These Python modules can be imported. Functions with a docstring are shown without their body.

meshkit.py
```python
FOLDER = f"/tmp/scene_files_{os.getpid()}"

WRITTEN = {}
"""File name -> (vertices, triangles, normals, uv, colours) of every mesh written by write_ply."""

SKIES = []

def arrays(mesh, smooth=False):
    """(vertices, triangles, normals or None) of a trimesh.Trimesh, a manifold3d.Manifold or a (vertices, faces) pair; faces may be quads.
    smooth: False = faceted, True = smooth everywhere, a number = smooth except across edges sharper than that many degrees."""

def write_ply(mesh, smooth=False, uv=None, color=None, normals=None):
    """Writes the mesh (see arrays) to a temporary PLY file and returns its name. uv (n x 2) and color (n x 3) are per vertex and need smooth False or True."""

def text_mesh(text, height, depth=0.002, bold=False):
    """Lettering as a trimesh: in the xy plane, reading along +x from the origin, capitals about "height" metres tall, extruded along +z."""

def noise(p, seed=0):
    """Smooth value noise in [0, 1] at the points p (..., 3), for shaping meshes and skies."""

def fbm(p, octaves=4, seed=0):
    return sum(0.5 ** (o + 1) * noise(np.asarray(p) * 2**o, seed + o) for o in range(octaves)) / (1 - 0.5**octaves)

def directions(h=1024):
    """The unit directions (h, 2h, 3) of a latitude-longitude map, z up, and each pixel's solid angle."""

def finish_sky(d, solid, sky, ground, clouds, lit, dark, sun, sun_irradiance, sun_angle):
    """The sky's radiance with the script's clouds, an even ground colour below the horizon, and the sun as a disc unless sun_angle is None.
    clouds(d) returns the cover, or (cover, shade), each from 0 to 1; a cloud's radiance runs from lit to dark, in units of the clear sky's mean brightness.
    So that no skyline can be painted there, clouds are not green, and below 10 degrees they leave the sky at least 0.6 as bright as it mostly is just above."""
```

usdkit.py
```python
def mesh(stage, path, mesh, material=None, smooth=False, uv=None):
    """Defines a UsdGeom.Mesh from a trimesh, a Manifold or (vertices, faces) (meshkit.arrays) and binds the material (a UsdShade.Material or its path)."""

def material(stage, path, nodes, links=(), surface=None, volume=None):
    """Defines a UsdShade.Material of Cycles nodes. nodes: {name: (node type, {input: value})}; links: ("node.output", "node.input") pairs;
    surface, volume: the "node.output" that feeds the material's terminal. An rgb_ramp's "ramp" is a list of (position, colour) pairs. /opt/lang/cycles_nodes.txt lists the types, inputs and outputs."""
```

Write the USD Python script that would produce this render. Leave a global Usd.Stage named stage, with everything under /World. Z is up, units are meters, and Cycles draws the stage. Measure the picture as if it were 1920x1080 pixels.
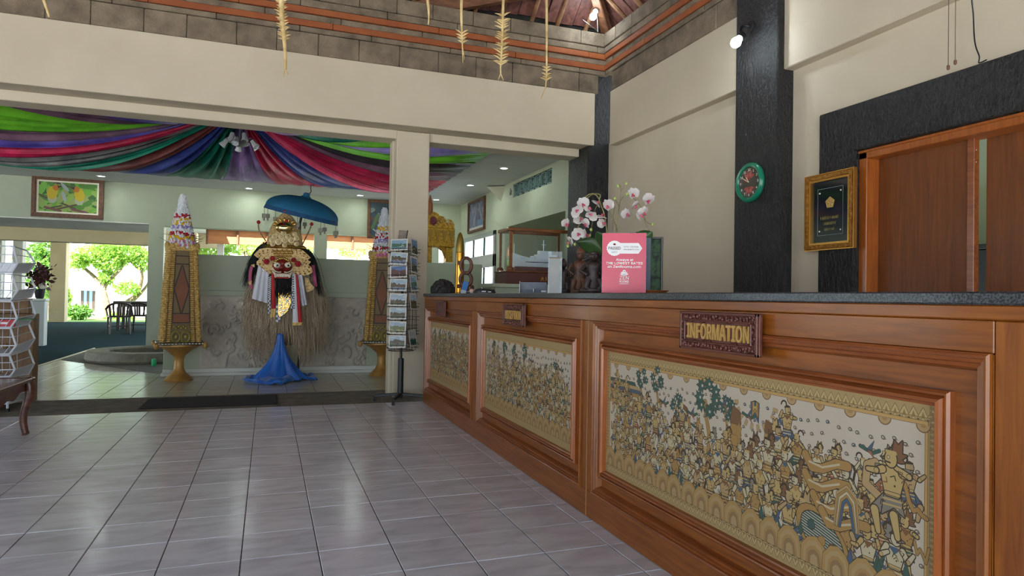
import math, random, numpy as np, trimesh, usdkit, meshkit
from pxr import Usd, UsdGeom, UsdLux, UsdShade, Gf, Sdf, Vt
from shapely.geometry import Polygon, LineString, Point, MultiPolygon, box as sbox
from shapely import affinity, unary_union, STRtree
from scipy.spatial import ConvexHull, cKDTree

stage = Usd.Stage.CreateInMemory()
UsdGeom.SetStageUpAxis(stage, 'Z')
UsdGeom.SetStageMetersPerUnit(stage, 1.0)
UsdGeom.Xform.Define(stage, '/World')
UsdGeom.Scope.Define(stage, '/World/Looks')
rng = np.random.default_rng(7)
random.seed(7)

# ------------------------------------------------------------------ camera
FPX, EYE = 1243.7, np.array([0.0, 0.0, 1.07])
yaw, pitch, roll = (math.radians(a) for a in (20.18, 0.884, 0.994))
FWD = np.array([math.sin(yaw) * math.cos(pitch), math.cos(yaw) * math.cos(pitch), math.sin(pitch)])
_r = np.array([math.cos(yaw), -math.sin(yaw), 0.0])
_u = np.cross(_r, FWD)
RT = _r * math.cos(roll) + _u * math.sin(roll)
UP = -_r * math.sin(roll) + _u * math.cos(roll)
cam = UsdGeom.Camera.Define(stage, '/World/camera')
cam.AddTransformOp().Set(Gf.Matrix4d(*RT, 0, *UP, 0, *(-FWD), 0, *EYE, 1))
cam.CreateHorizontalApertureAttr(36.0)
cam.CreateVerticalApertureAttr(20.25)
cam.CreateFocalLengthAttr(36.0 * FPX / 1920)
cam.CreateClippingRangeAttr(Gf.Vec2f(0.05, 500))
cam.CreateExposureAttr(EXPOSURE := -0.05)

# ------------------------------------------------------------------ sky and sun
dome = UsdLux.DomeLight.Define(stage, '/World/sky')
dome.CreateIntensityAttr(1.15)
dome.CreateColorAttr(Gf.Vec3f(0.76, 0.89, 1.0))
sun = UsdLux.DistantLight.Define(stage, '/World/sun')
sun.CreateIntensityAttr(9.0)
sun.CreateNormalizeAttr(True)
sun.CreateAngleAttr(0.53)
sun.CreateColorAttr(Gf.Vec3f(1.0, 0.96, 0.90))
sun.AddRotateXYZOp().Set(Gf.Vec3f(38, -22, 0))


def at(x, y, **k):
    """The point on a measured plane (X=, Y= or Z=, metres) that the photograph shows at a pixel."""
    d = FWD + (x - 960) / FPX * RT - (y - 540) / FPX * UP
    (axis, v), = k.items()
    i = 'XYZ'.index(axis)
    return EYE + d * ((v - EYE[i]) / d[i])


def lin(c):
    c = np.asarray(c, float) / 255.0
    return tuple(np.where(c <= 0.04045, c / 12.92, ((c + 0.055) / 1.055) ** 2.4))


# ------------------------------------------------------------------ meshes
_h = None


def _chamfer_topology():
    pts = []
    for sx in (0, 1):
        for sy in (0, 1):
            for sz in (0, 1):
                for a in range(3):
                    s = np.array([sx, sy, sz], float)
                    p = s.copy()
                    for b in range(3):
                        if b != a:
                            p[b] = 0.2 if s[b] == 0 else 0.8
                    pts.append(p)
    pts = np.array(pts)
    f = ConvexHull(pts).simplices.copy()
    n = np.cross(pts[f[:, 1]] - pts[f[:, 0]], pts[f[:, 2]] - pts[f[:, 0]])
    bad = (n * (pts[f].mean(1) - 0.5)).sum(1) < 0
    f[bad] = f[bad][:, ::-1]
    return pts, f


CHP, CHF = _chamfer_topology()
BOXV = np.array([[x, y, z] for x in (0, 1) for y in (0, 1) for z in (0, 1)], float)
BOXF = np.array([[0, 1, 3], [0, 3, 2], [4, 6, 7], [4, 7, 5], [0, 4, 5], [0, 5, 1], [2, 3, 7], [2, 7, 6], [0, 2, 6], [0, 6, 4], [1, 5, 7], [1, 7, 3]])


def rot(axis, deg):
    return trimesh.transformations.rotation_matrix(math.radians(deg), axis)[:3, :3]


class MB:
    """Collects shapes; becomes one mesh."""

    def __init__(self):
        self.v, self.f, self.c, self.n = [], [], [], 0

    def add(self, v, f, c=None):
        v = np.asarray(v, float)
        self.v.append(v)
        self.f.append(np.asarray(f, int) + self.n)
        self.c.append(None if c is None else np.tile(np.asarray(c, float), (len(v), 1)) if np.ndim(c) == 1 else np.asarray(c, float))
        self.n += len(v)
        return self

    def mesh(self, m, c=None, M=None, t=(0, 0, 0)):
        v = np.array(m.vertices)
        if M is not None:
            v = v @ np.asarray(M).T
        return self.add(v + np.asarray(t, float), m.faces, c)

    def box(self, x0, x1, y0, y1, z0, z1, ch=0.0, c=None):
        lo, sz = np.array([x0, y0, z0], float), np.array([x1 - x0, y1 - y0, z1 - z0], float)
        if ch <= 0:
            return self.add(lo + BOXV * sz, BOXF, c)
        ch = np.minimum(ch, sz * 0.45)
        p = np.where(CHP == 0.2, ch, np.where(CHP == 0.8, sz - ch, np.where(CHP > 0.9, sz, 0)))
        return self.add(lo + p, CHF, c)

    def obox(self, p, q, w, h, up=(0, 0, 1), ch=0.0, c=None):
        """A bar from p to q, w wide across and h tall along up."""
        p, q = np.asarray(p, float), np.asarray(q, float)
        d = q - p
        L = np.linalg.norm(d)
        d /= L
        s = np.cross(d, up)
        s /= np.linalg.norm(s)
        u = np.cross(s, d)
        b = MB().box(0, L, -w / 2, w / 2, -h / 2, h / 2, ch)
        return self.add(b.v[0] @ np.array([d, s, u]) * 1.0 + p, b.f[0][:, ::-1] if np.linalg.det(np.array([d, s, u])) < 0 else b.f[0], c)

    def tube(self, pts, r, sides=8, caps=True, c=None):
        p = np.asarray(pts, float)
        r = np.broadcast_to(np.asarray(r, float), (len(p),))
        t = np.gradient(p, axis=0)
        t /= np.linalg.norm(t, axis=1, keepdims=True) + 1e-12
        a = np.cross(t[0], [0, 0, 1.0] if abs(t[0][2]) < 0.9 else [1.0, 0, 0])
        a /= np.linalg.norm(a)
        V = []
        ang = np.arange(sides) * 2 * np.pi / sides
        for i in range(len(p)):
            a = a - t[i] * (a @ t[i])
            a /= np.linalg.norm(a) + 1e-12
            b = np.cross(t[i], a)
            V.append(p[i] + r[i] * (np.cos(ang)[:, None] * a + np.sin(ang)[:, None] * b))
        V = np.vstack(V)
        F = []
        for i in range(len(p) - 1):
            for j in range(sides):
                k = (j + 1) % sides
                A, B, C, D = i * sides + j, i * sides + k, (i + 1) * sides + k, (i + 1) * sides + j
                F += [[A, B, C], [A, C, D]]
        if caps:
            n = len(V)
            V = np.vstack([V, p[0], p[-1]])
            m = (len(p) - 1) * sides
            for j in range(sides):
                k = (j + 1) % sides
                F += [[n, k, j], [n + 1, m + j, m + k]]
        return self.add(V, F, c)

    def lathe(self, prof, n=24, t=(0, 0, 0), M=None, c=None, sx=1.0, sy=1.0, fn=None):
        """prof: (radius, z) from the bottom up."""
        prof = np.asarray(prof, float)
        ang = np.arange(n) * 2 * np.pi / n
        V = np.zeros((len(prof), n, 3))
        R = prof[:, 0][:, None] * np.ones(n)
        if fn is not None:
            R = R * fn(ang[None, :], prof[:, 1][:, None])
        V[..., 0] = R * np.cos(ang) * sx
        V[..., 1] = R * np.sin(ang) * sy
        V[..., 2] = prof[:, 1][:, None]
        V = V.reshape(-1, 3)
        F = []
        for i in range(len(prof) - 1):
            for j in range(n):
                k = (j + 1) % n
                F += [[i * n + j, i * n + k, (i + 1) * n + k], [i * n + j, (i + 1) * n + k, (i + 1) * n + j]]
        m = len(V)
        V = np.vstack([V, [[0, 0, prof[0, 1]], [0, 0, prof[-1, 1]]]])
        for j in range(n):
            k = (j + 1) % n
            F += [[m, k, j], [m + 1, (len(prof) - 1) * n + j, (len(prof) - 1) * n + k]]
        if M is not None:
            V = V @ np.asarray(M).T
        return self.add(V + np.asarray(t, float), F, c)

    def ball(self, p, r, sub=2, M=None, c=None):
        m = trimesh.creation.icosphere(sub, 1.0)
        v = np.array(m.vertices) * np.asarray(r, float)
        if M is not None:
            v = v @ np.asarray(M).T
        return self.add(v + np.asarray(p, float), m.faces, c)

    def sheet(self, G, thick=0.0, c=None):
        """A grid of points (a, b, 3) as a cloth; thick gives it two faces."""
        G = np.asarray(G, float)
        a, b = G.shape[:2]
        i, j = np.meshgrid(np.arange(a - 1), np.arange(b - 1), indexing='ij')
        A = (i * b + j).ravel()
        q = np.stack([A, A + 1, A + b + 1, A + b], 1)
        F = np.vstack([q[:, [0, 1, 2]], q[:, [0, 2, 3]]])
        V = G.reshape(-1, 3)
        if thick:
            gu, gv = np.gradient(G, axis=0), np.gradient(G, axis=1)
            n = np.cross(gu, gv)
            n /= np.linalg.norm(n, axis=2, keepdims=True) + 1e-12
            W = (G + n * thick).reshape(-1, 3)
            rim = list(range(b)) + [k * b + b - 1 for k in range(1, a)] + [(a - 1) * b + k for k in range(b - 2, -1, -1)] + [k * b for k in range(a - 2, 0, -1)]
            N = len(V)
            S = []
            for k in range(len(rim)):
                x, y = rim[k], rim[(k + 1) % len(rim)]
                S += [[x, N + x, N + y], [x, N + y, y]]
            V = np.vstack([V, W])
            F = np.vstack([F, F[:, ::-1] + N, S])
            if c is not None and np.ndim(c) > 1:
                c = np.vstack([c, c])
        return self.add(V, F, c)

    def plate(self, poly, fr, depth, c=None, off=0.0):
        """A flat outline (shapely) extruded from the frame fr = (origin, ux, uy), outwards along ux x uy."""
        o, ux, uy = (np.asarray(x, float) for x in fr)
        n = np.cross(ux, uy)
        for g in getattr(poly, 'geoms', [poly]):
            if g.is_empty or g.geom_type != 'Polygon' or g.area < 1e-9:
                continue
            m = trimesh.creation.extrude_polygon(g, depth, engine='earcut')
            v = np.array(m.vertices)
            self.add(o + v[:, :1] * ux + v[:, 1:2] * uy + (v[:, 2:] + off) * n, m.faces, c)
        return self

    def flat(self, poly, fr, c, off=0.0):
        o, ux, uy = (np.asarray(x, float) for x in fr)
        n = np.cross(ux, uy)
        for g in getattr(poly, 'geoms', [poly]):
            if g.is_empty or g.geom_type != 'Polygon' or g.area < 1e-8:
                continue
            try:
                v, f = trimesh.creation.triangulate_polygon(g, engine='earcut')
            except Exception:
                continue
            if len(f):
                a = np.cross(v[f[:, 1]] - v[f[:, 0]], v[f[:, 2]] - v[f[:, 0]])
                f = np.where(a[:, None] < 0, f[:, ::-1], f)
                self.add(o + v[:, :1] * ux + v[:, 1:2] * uy + off * n, f, c)
        return self

    def xf(self, M, t=(0, 0, 0)):
        self.v = [v @ np.asarray(M).T + np.asarray(t, float) for v in self.v]
        return self


def strands(P, r0, r1=None, sides=3):
    """Many thin tubes at once: P (n, k, 3)."""
    P = np.asarray(P, float)
    n, k, _ = P.shape
    t = np.gradient(P, axis=1)
    t /= np.linalg.norm(t, axis=2, keepdims=True) + 1e-12
    a = np.cross(t, np.array([0.31, 0.94, 0.12]))
    a /= np.linalg.norm(a, axis=2, keepdims=True) + 1e-12
    b = np.cross(t, a)
    r = np.linspace(r0, r0 * 0.3 if r1 is None else r1, k)[None, :, None, None]
    ang = np.arange(sides) * 2 * np.pi / sides
    V = P[:, :, None] + r * (np.cos(ang)[None, None, :, None] * a[:, :, None] + np.sin(ang)[None, None, :, None] * b[:, :, None])
    i, j, s = np.meshgrid(np.arange(n), np.arange(k - 1), np.arange(sides), indexing='ij')
    A = (i * k + j) * sides + s
    B = (i * k + j) * sides + (s + 1) % sides
    q = np.stack([A, B, B + sides, A + sides], -1).reshape(-1, 4)
    return V.reshape(-1, 3), np.vstack([q[:, [0, 1, 2]], q[:, [0, 2, 3]]])


# ------------------------------------------------------------------ prims
_used = {}


def numbered(name, parent='/World'):
    k = (parent, name)
    n = _used.get(k, 0)
    _used[k] = n + 1
    return name if n == 0 else f'{name}_{n:03d}'


def info(p, label=None, cat=None, group=None, kind=None):
    for k, v in (('label', label), ('category', cat), ('group', group), ('kind', kind)):
        if v:
            p.SetCustomDataByKey(k, v)
    return p


def thing(name, label, cat, loc=(0, 0, 0), rz=0, group=None, kind=None):
    x = UsdGeom.Xform.Define(stage, '/World/' + numbered(name))
    x.AddTranslateOp().Set(Gf.Vec3d(*map(float, loc)))
    if rz:
        x.AddRotateZOp().Set(float(rz))
    return info(x.GetPrim(), label, cat, group, kind)


def put(name, m, material, parent=None, smooth=False, label=None, cat=None, group=None, kind=None, t=None):
    base = '/World' if parent is None else str(parent.GetPath())
    path = base + '/' + numbered(name, base)
    V, F = np.vstack(m.v), np.vstack(m.f)
    col = None
    if any(c is not None for c in m.c):
        col = np.vstack([np.ones((len(v), 3)) if c is None else c for v, c in zip(m.v, m.c)])
    if t is not None:
        V = V + np.asarray(t, float)
    mm = trimesh.Trimesh(V, F, process=False)
    g = usdkit.mesh(stage, path, mm, material, smooth=smooth)
    if col is not None:
        UsdGeom.PrimvarsAPI(g).CreatePrimvar('print', Sdf.ValueTypeNames.Color3fArray, 'vertex').Set(Vt.Vec3fArray.FromNumpy(col.astype(np.float32)))
    return info(g.GetPrim(), label, cat, group, kind)


def copy_of(src, loc, rz=0, label=None, group=None, scale=None):
    was = src.GetCustomData()
    base = src.GetName()
    if base[-4:-3] == '_' and base[-3:].isdigit():
        base = base[:-4]
    x = UsdGeom.Xform.Define(stage, '/World/' + numbered(base))
    x.GetPrim().GetReferences().AddInternalReference(src.GetPath())
    x.ClearXformOpOrder()
    x.AddTranslateOp(opSuffix='own').Set(Gf.Vec3d(*map(float, loc)))
    x.AddRotateZOp(opSuffix='own').Set(float(rz))
    if scale:
        x.AddScaleOp(opSuffix='own').Set(Gf.Vec3f(*map(float, scale)))
    x.GetPrim().SetInstanceable(True)
    return info(x.GetPrim(), label or was.get('label'), was.get('category'), group or was.get('group'))


# ------------------------------------------------------------------ materials
LK = '/World/Looks/'


def mat(name, c, rough=0.5, metal=0.0, c2=None, ns=8.0, nstretch=(1, 1, 1), detail=4, contrast=(0.35, 0.65), bump=0.0, bs=60.0, bstretch=(1, 1, 1), bdist=0.004, spec=0.5, coat=0.0, rnd=0.0, sheen=0.0, trans=None, world=False, dist=0.0):
    n = {'p': ('principled_bsdf', {'roughness': rough, 'metallic': metal, 'specular_ior_level': spec, 'coat_weight': coat, 'coat_roughness': 0.12, 'sheen_weight': sheen, 'base_color': c})}
    L = []
    if c2 is not None or bump:
        n['tc'] = ('geometry', {}) if world else ('texture_coordinate', {})
        src = 'tc.position' if world else 'tc.object'
    last = None
    if c2 is not None:
        n['mp'] = ('mapping', {'scale': nstretch})
        n['nz'] = ('noise_texture', {'scale': ns, 'detail': detail, 'roughness': 0.6, 'distortion': dist})
        n['rp'] = ('rgb_ramp', {'ramp': [(contrast[0], c), (contrast[1], c2)]})
        L += [(src, 'mp.vector'), ('mp.vector', 'nz.vector'), ('nz.fac', 'rp.fac')]
        last = 'rp.color'
    if rnd:
        n['oi'] = ('object_info', {})
        n['ma'] = ('math', {'math_type': 'multiply_add', 'value2': rnd, 'value3': 1 - rnd / 2})
        n['hs'] = ('hsv', {'color': c})
        L += [('oi.random', 'ma.value1'), ('ma.value', 'hs.value')]
        if last:
            L.append((last, 'hs.color'))
        last = 'hs.color'
    if last:
        L.append((last, 'p.base_color'))
    if bump:
        n['bm'] = ('mapping', {'scale': bstretch})
        n['bn'] = ('noise_texture', {'scale': bs, 'detail': 5, 'roughness': 0.6})
        n['bp'] = ('bump', {'strength': bump, 'distance': bdist})
        L += [(src, 'bm.vector'), ('bm.vector', 'bn.vector'), ('bn.fac', 'bp.height'), ('bp.normal', 'p.normal')]
    out = 'p.BSDF'
    if trans is not None:
        n['tr'] = ('translucent_bsdf', {'color': trans})
        n['mx'] = ('mix_closure', {'fac': 0.4})
        L += [('p.BSDF', 'mx.closure1'), ('tr.BSDF', 'mx.closure2')]
        out = 'mx.closure'
    return usdkit.material(stage, LK + name, n, L, surface=out)


def print_mat(name, rough=0.6, spec=0.3, bump=0.0, bs=900.0):
    n = {'a': ('attribute', {'attribute': 'print'}), 'p': ('principled_bsdf', {'roughness': rough, 'specular_ior_level': spec})}
    L = [('a.color', 'p.base_color')]
    if bump:
        n |= {'tc': ('texture_coordinate', {}), 'bn': ('noise_texture', {'scale': bs, 'detail': 3}), 'bp': ('bump', {'strength': bump, 'distance': 0.001})}
        L += [('tc.object', 'bn.vector'), ('bn.fac', 'bp.height'), ('bp.normal', 'p.normal')]
    return usdkit.material(stage, LK + name, n, L, surface='p.BSDF')


def glow(name, c, s):
    return usdkit.material(stage, LK + name, {'e': ('emission', {'color': c, 'strength': s})}, [], surface='e.emission')


def pane_mat(name, tint=(0.95, 0.97, 0.98), rough=0.02, top=0.85):
    """Thin clear sheet: transparent, with a reflection that grows towards grazing angles."""
    return usdkit.material(stage, LK + name, {'t': ('transparent_bsdf', {'color': tint}), 'g': ('glossy_bsdf', {'color': (1, 1, 1), 'roughness': rough}), 'w': ('layer_weight', {'blend': 0.5}), 'q': ('math', {'math_type': 'power', 'value2': 5.0}),
                           'a': ('math', {'math_type': 'multiply_add', 'value2': top, 'value3': 0.03}), 'm': ('mix_closure', {})},
                           [('w.facing', 'q.value1'), ('q.value', 'a.value1'), ('a.value', 'm.fac'), ('t.BSDF', 'm.closure1'), ('g.BSDF', 'm.closure2')], surface='m.closure')

# palette --------------------------------------------------------------
CREAM = mat('cream_paint', lin((206, 193, 171)), 0.7, c2=lin((197, 184, 161)), ns=1.3, bump=0.15, bs=90, bdist=0.002)
SAGE = mat('sage_paint', lin((184, 190, 166)), 0.7, c2=lin((176, 183, 158)), ns=1.5, bump=0.1, bs=90, bdist=0.002)
WHITEP = mat('white_paint', lin((225, 224, 218)), 0.65, c2=lin((214, 213, 205)), ns=2.0)
CEIL = mat('ceiling_paint', lin((206, 206, 204)), 0.8, c2=lin((198, 199, 198)), ns=1.2, nstretch=(1, 6, 1))
TILE = mat('floor_tile', lin((222, 226, 238)), 0.2, c2=lin((194, 197, 210)), ns=3.5, nstretch=(1, 3.2, 1), detail=8, contrast=(0.42, 0.7), rnd=0.10, world=True, bump=0.05, bs=5, bdist=0.01, dist=0.6)
GROUT = mat('dark_grout', lin((70, 66, 64)), 0.9)
TILE_W = mat('lobby_tile', lin((196, 190, 172)), 0.2, c2=lin((178, 171, 154)), ns=3.5, nstretch=(1, 3, 1), detail=8, rnd=0.10, world=True, bump=0.05, bs=5, bdist=0.01)
STONE = mat('grey_stone', lin((146, 130, 110)), 0.9, c2=lin((96, 84, 70)), ns=5, detail=9, rnd=0.25, bump=0.9, bs=55, bdist=0.01, world=True, contrast=(0.3, 0.7))
STRIPE = mat('terracotta_strip', lin((160, 88, 46)), 0.75, c2=lin((142, 74, 38)), ns=4, rnd=0.12)
THRESH = mat('threshold_stone', lin((124, 120, 110)), 0.8, c2=lin((96, 92, 84)), ns=7, detail=8, rnd=0.15, bump=0.3, bs=50, bdist=0.004)
BLACK = mat('black_textured_plaster', lin((30, 30, 31)), 0.45, c2=lin((20, 20, 21)), ns=7, bump=1.0, bs=42, bstretch=(1, 1, 0.55), bdist=0.03, spec=0.5)
CARPET = mat('green_carpet', lin((36, 60, 64)), 1.0, c2=lin((26, 48, 52)), ns=40, bump=0.4, bs=300, bdist=0.004, spec=0.05)
PAVE = mat('fountain_paving', lin((104, 100, 90)), 0.7, c2=lin((80, 77, 70)), ns=9, detail=8, bump=0.3, bs=40, bdist=0.004)
ROOFB = mat('roof_board', lin((120, 76, 66)), 0.55, c2=lin((84, 50, 44)), ns=3, nstretch=(6, 6, 0.6), rnd=0.3)
RAFTER = mat('rafter_wood', lin((150, 110, 76)), 0.6, c2=lin((108, 72, 48)), ns=5, rnd=0.2)
BEAMW = mat('roof_beam_wood', lin((126, 84, 56)), 0.6, c2=lin((92, 58, 40)), ns=4, nstretch=(1, 8, 8))
DARKIN = mat('dark_room', lin((40, 38, 36)), 0.9)


def wood(name, a, b, axis, rough=0.35, ns=3.0, coat=0.25, k=14):
    st = [k, k, k]
    st['xyz'.index(axis)] = 1.0
    return mat(name, lin(a), rough, c2=lin(b), ns=ns, nstretch=st, detail=6, contrast=(0.3, 0.72), coat=coat, dist=0.8, bump=0.04, bs=30, bstretch=st, bdist=0.002)


WOODY = wood('counter_wood_along', (156, 88, 26), (110, 55, 13), 'y')
WOODZ = wood('counter_wood_upright', (158, 91, 28), (114, 58, 15), 'z')
DOORW = wood('door_veneer', (126, 68, 22), (94, 49, 14), 'z', 0.5, 2.2, coat=0.05)
JAMBW = wood('door_jamb_wood', (176, 96, 36), (136, 70, 24), 'z', 0.3, 3)
MOULDW = wood('moulding_wood', (154, 86, 42), (114, 57, 26), 'y', 0.3)
REDW = wood('red_carved_wood', (112, 58, 46), (70, 34, 28), 'y', 0.45)
DARKW = wood('dark_furniture_wood', (66, 50, 36), (40, 30, 22), 'z', 0.4)

# ------------------------------------------------------------------ floor
TX0, TY0, TP = 0.22, 2.885, 0.30


def tile_mesh(x0, x1, y0, y1, top=0.0, g=0.002, ch=0.002, h=0.008):
    b = MB()
    x0, x1, y0, y1 = x0 + g, x1 - g, y0 + g, y1 - g
    V = [[x0, y0, top - h], [x1, y0, top - h], [x1, y1, top - h], [x0, y1, top - h], [x0, y0, top - ch], [x1, y0, top - ch], [x1, y1, top - ch], [x0, y1, top - ch],
         [x0 + ch, y0 + ch, top], [x1 - ch, y0 + ch, top], [x1 - ch, y1 - ch, top], [x0 + ch, y1 - ch, top]]
    F = [[8, 9, 10], [8, 10, 11]]
    for a in (0, 4):
        for i in range(4):
            j = (i + 1) % 4
            F += [[a + i, a + j, a + 4 + j], [a + i, a + 4 + j, a + 4 + i]]
    return b.add(V, F)


def tiles(parent, x0, x1, y0, y1, inside, material, keep=None):
    far = MB()
    i0, i1 = math.floor((x0 - TX0) / TP), math.ceil((x1 - TX0) / TP)
    j0, j1 = math.floor((y0 - TY0) / TP), math.ceil((y1 - TY0) / TP)
    for j in range(j0, j1):
        for i in range(i0, i1):
            a, b = max(x0, TX0 + i * TP), min(x1, TX0 + (i + 1) * TP)
            c, d = max(y0, TY0 + j * TP), min(y1, TY0 + (j + 1) * TP)
            if b - a < 0.02 or d - c < 0.02 or (keep and not keep(a, b, c, d)):
                continue
            t = tile_mesh(a, b, c, d, top=rng.normal(0, 0.0003))
            if inside((a + b) / 2, (c + d) / 2):
                put('tile', t, material, parent)
            else:
                far.add(t.v[0], t.f[0])
    if far.n:
        put('tile_field', far, material, parent, kind='stuff')


fl = thing('floor', 'grey marbled ceramic tile floor of the lobby in front of the counter', 'floor', kind='structure')
put('slab', MB().box(-7, 3.7, -4, 6.70, -0.1, -0.004), GROUT, fl)
tiles(fl, -6.9, 1.5, -3.9, 6.70, lambda x, y: -2.3 < x < 1.5 and 1.95 < y and x > y * -0.43 - 0.6, TILE)
put('plain_field', MB().box(1.5, 3.69, -4, 6.7, -0.006, -0.0005), TILE, fl, kind='stuff')
fb = thing('floor', 'cream tile floor around the carved wall beyond the stone threshold', 'floor', kind='structure')
put('slab', MB().box(-3.0, 3.7, 7.60, 14.3, -0.1, -0.004), GROUT, fb)
tiles(fb, -2.99, 3.69, 7.605, 14.3, lambda x, y: (-3 < x < 1.3 and y < 9.4) or (x < -1.2 and y < 12.2), TILE_W,
      keep=lambda a, b, c, d: not (-3.0 < (a + b) / 2 < -0.4 and (c + d) / 2 > 12.0 - 0.0 and False))
put('stone_threshold', MB().box(-7, 3.7, 6.705, 7.60, -0.1, 0.001, 0.002), THRESH, label='dark grey stone threshold strip across the floor under the long beam', cat='threshold', kind='structure')
put('fountain_paving', MB().plate(Polygon([(-2.97, 12.0), (-1.22, 9.6), (-0.3, 9.62), (-0.3, 14.25), (-2.97, 14.25)]), ((0, 0, 0), (1, 0, 0), (0, 1, 0)), 0.006), PAVE,
    label='dark stone paving around the round fountain basin', cat='paving', kind='structure')
cp = thing('carpet_floor', 'dark green carpet floor of the dining area with a pale edge strip', 'carpet', kind='structure')
put('carpet', MB().box(-16, -3.03, 7.6, 26.4, -0.1, 0.006).box(-3.03, 6, 14.3, 26.4, -0.1, 0.006), CARPET, cp)
put('edge_strip', MB().box(-3.03, -2.995, 11.0, 14.3, -0.1, 0.012, 0.004), mat('edge_brass', lin((190, 180, 130)), 0.4), cp)

# ------------------------------------------------------------------ long beam, column, corner
YB = 6.83
put('lintel_beam', MB().box(-7, 3.49, YB, 7.08, 2.845, 3.447, 0.006), CREAM, label='long cream lintel beam spanning the lobby under the stone band', cat='beam', kind='structure', smooth=False)
put('lintel_beam', MB().box(-7, 3.42, 7.08, 7.33, 2.755, 3.40, 0.006), CREAM, label='lower inner cream beam behind the long lintel', cat='beam', kind='structure')
put('column', MB().box(1.255, 1.61, 7.04, 7.30, 0, 2.84, 0.008).box(1.235, 1.26, 7.20, 7.36, 0, 2.76, 0.004), CREAM, label='square cream column beside the postcard stand', cat='column', kind='structure')
put('corner_column', MB().box(3.43, 3.95, 6.87, 7.40, 0, 3.72, 0.01), BLACK, label='black textured corner column between the lintel and the right wall', cat='column', kind='structure')

# ------------------------------------------------------------------ stone band
ZS = [3.447, 3.663, 3.717, 3.781, 3.846, 3.911, 3.985, 4.140]
OUT = [0.0, 0.012, 0.020, 0.004, 0.020, 0.024, 0.034]


def stone_band(parent, along0, along1, face, axis, back):
    """Courses of blocks and two orange strips; axis 'x' runs along X on the plane Y=face, 'y' along Y on X=face."""
    end = along1
    for k in range(7):
        z0, z1 = ZS[k] + 0.002, ZS[k + 1] - 0.002
        if k in (2, 4):
            L, m, nm = 1.9, STRIPE, 'terracotta_strip'
        elif k in (0, 6):
            L, m, nm = 0.40, STONE, 'stone_block'
        else:
            L, m, nm = 0.78, STONE, 'stone_course'
        s = along0 - rng.uniform(0, L * 0.6)
        along1 = end if k else end - 0.13
        while s < along1:
            e = s + L * rng.uniform(0.85, 1.12)
            a, b = max(s, along0) + 0.002, min(e, along1) - 0.002
            if b - a > 0.03:
                p = face - OUT[k] - rng.uniform(0, 0.004)
                q = (a, b, p, face + back, z0, z1) if axis == 'x' else (p, face + back, a, b, z0, z1)
                put(nm, MB().box(*q, ch=0.006 if m is STONE else 0.004), m, parent)
            s = e
    return parent


sb = thing('wall_back_stone_band', 'grey stone block band with two orange strips above the long lintel', 'stone band', kind='structure')
stone_band(sb, -6.5, 3.66, YB, 'x', 0.3)
XU, XL = 3.61, 3.70
sr = thing('wall_right_stone_band', 'grey stone block band with two orange strips above the right wall', 'stone band', kind='structure')
stone_band(sr, 0.5, 6.795, XU, 'y', 0.3)

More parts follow.
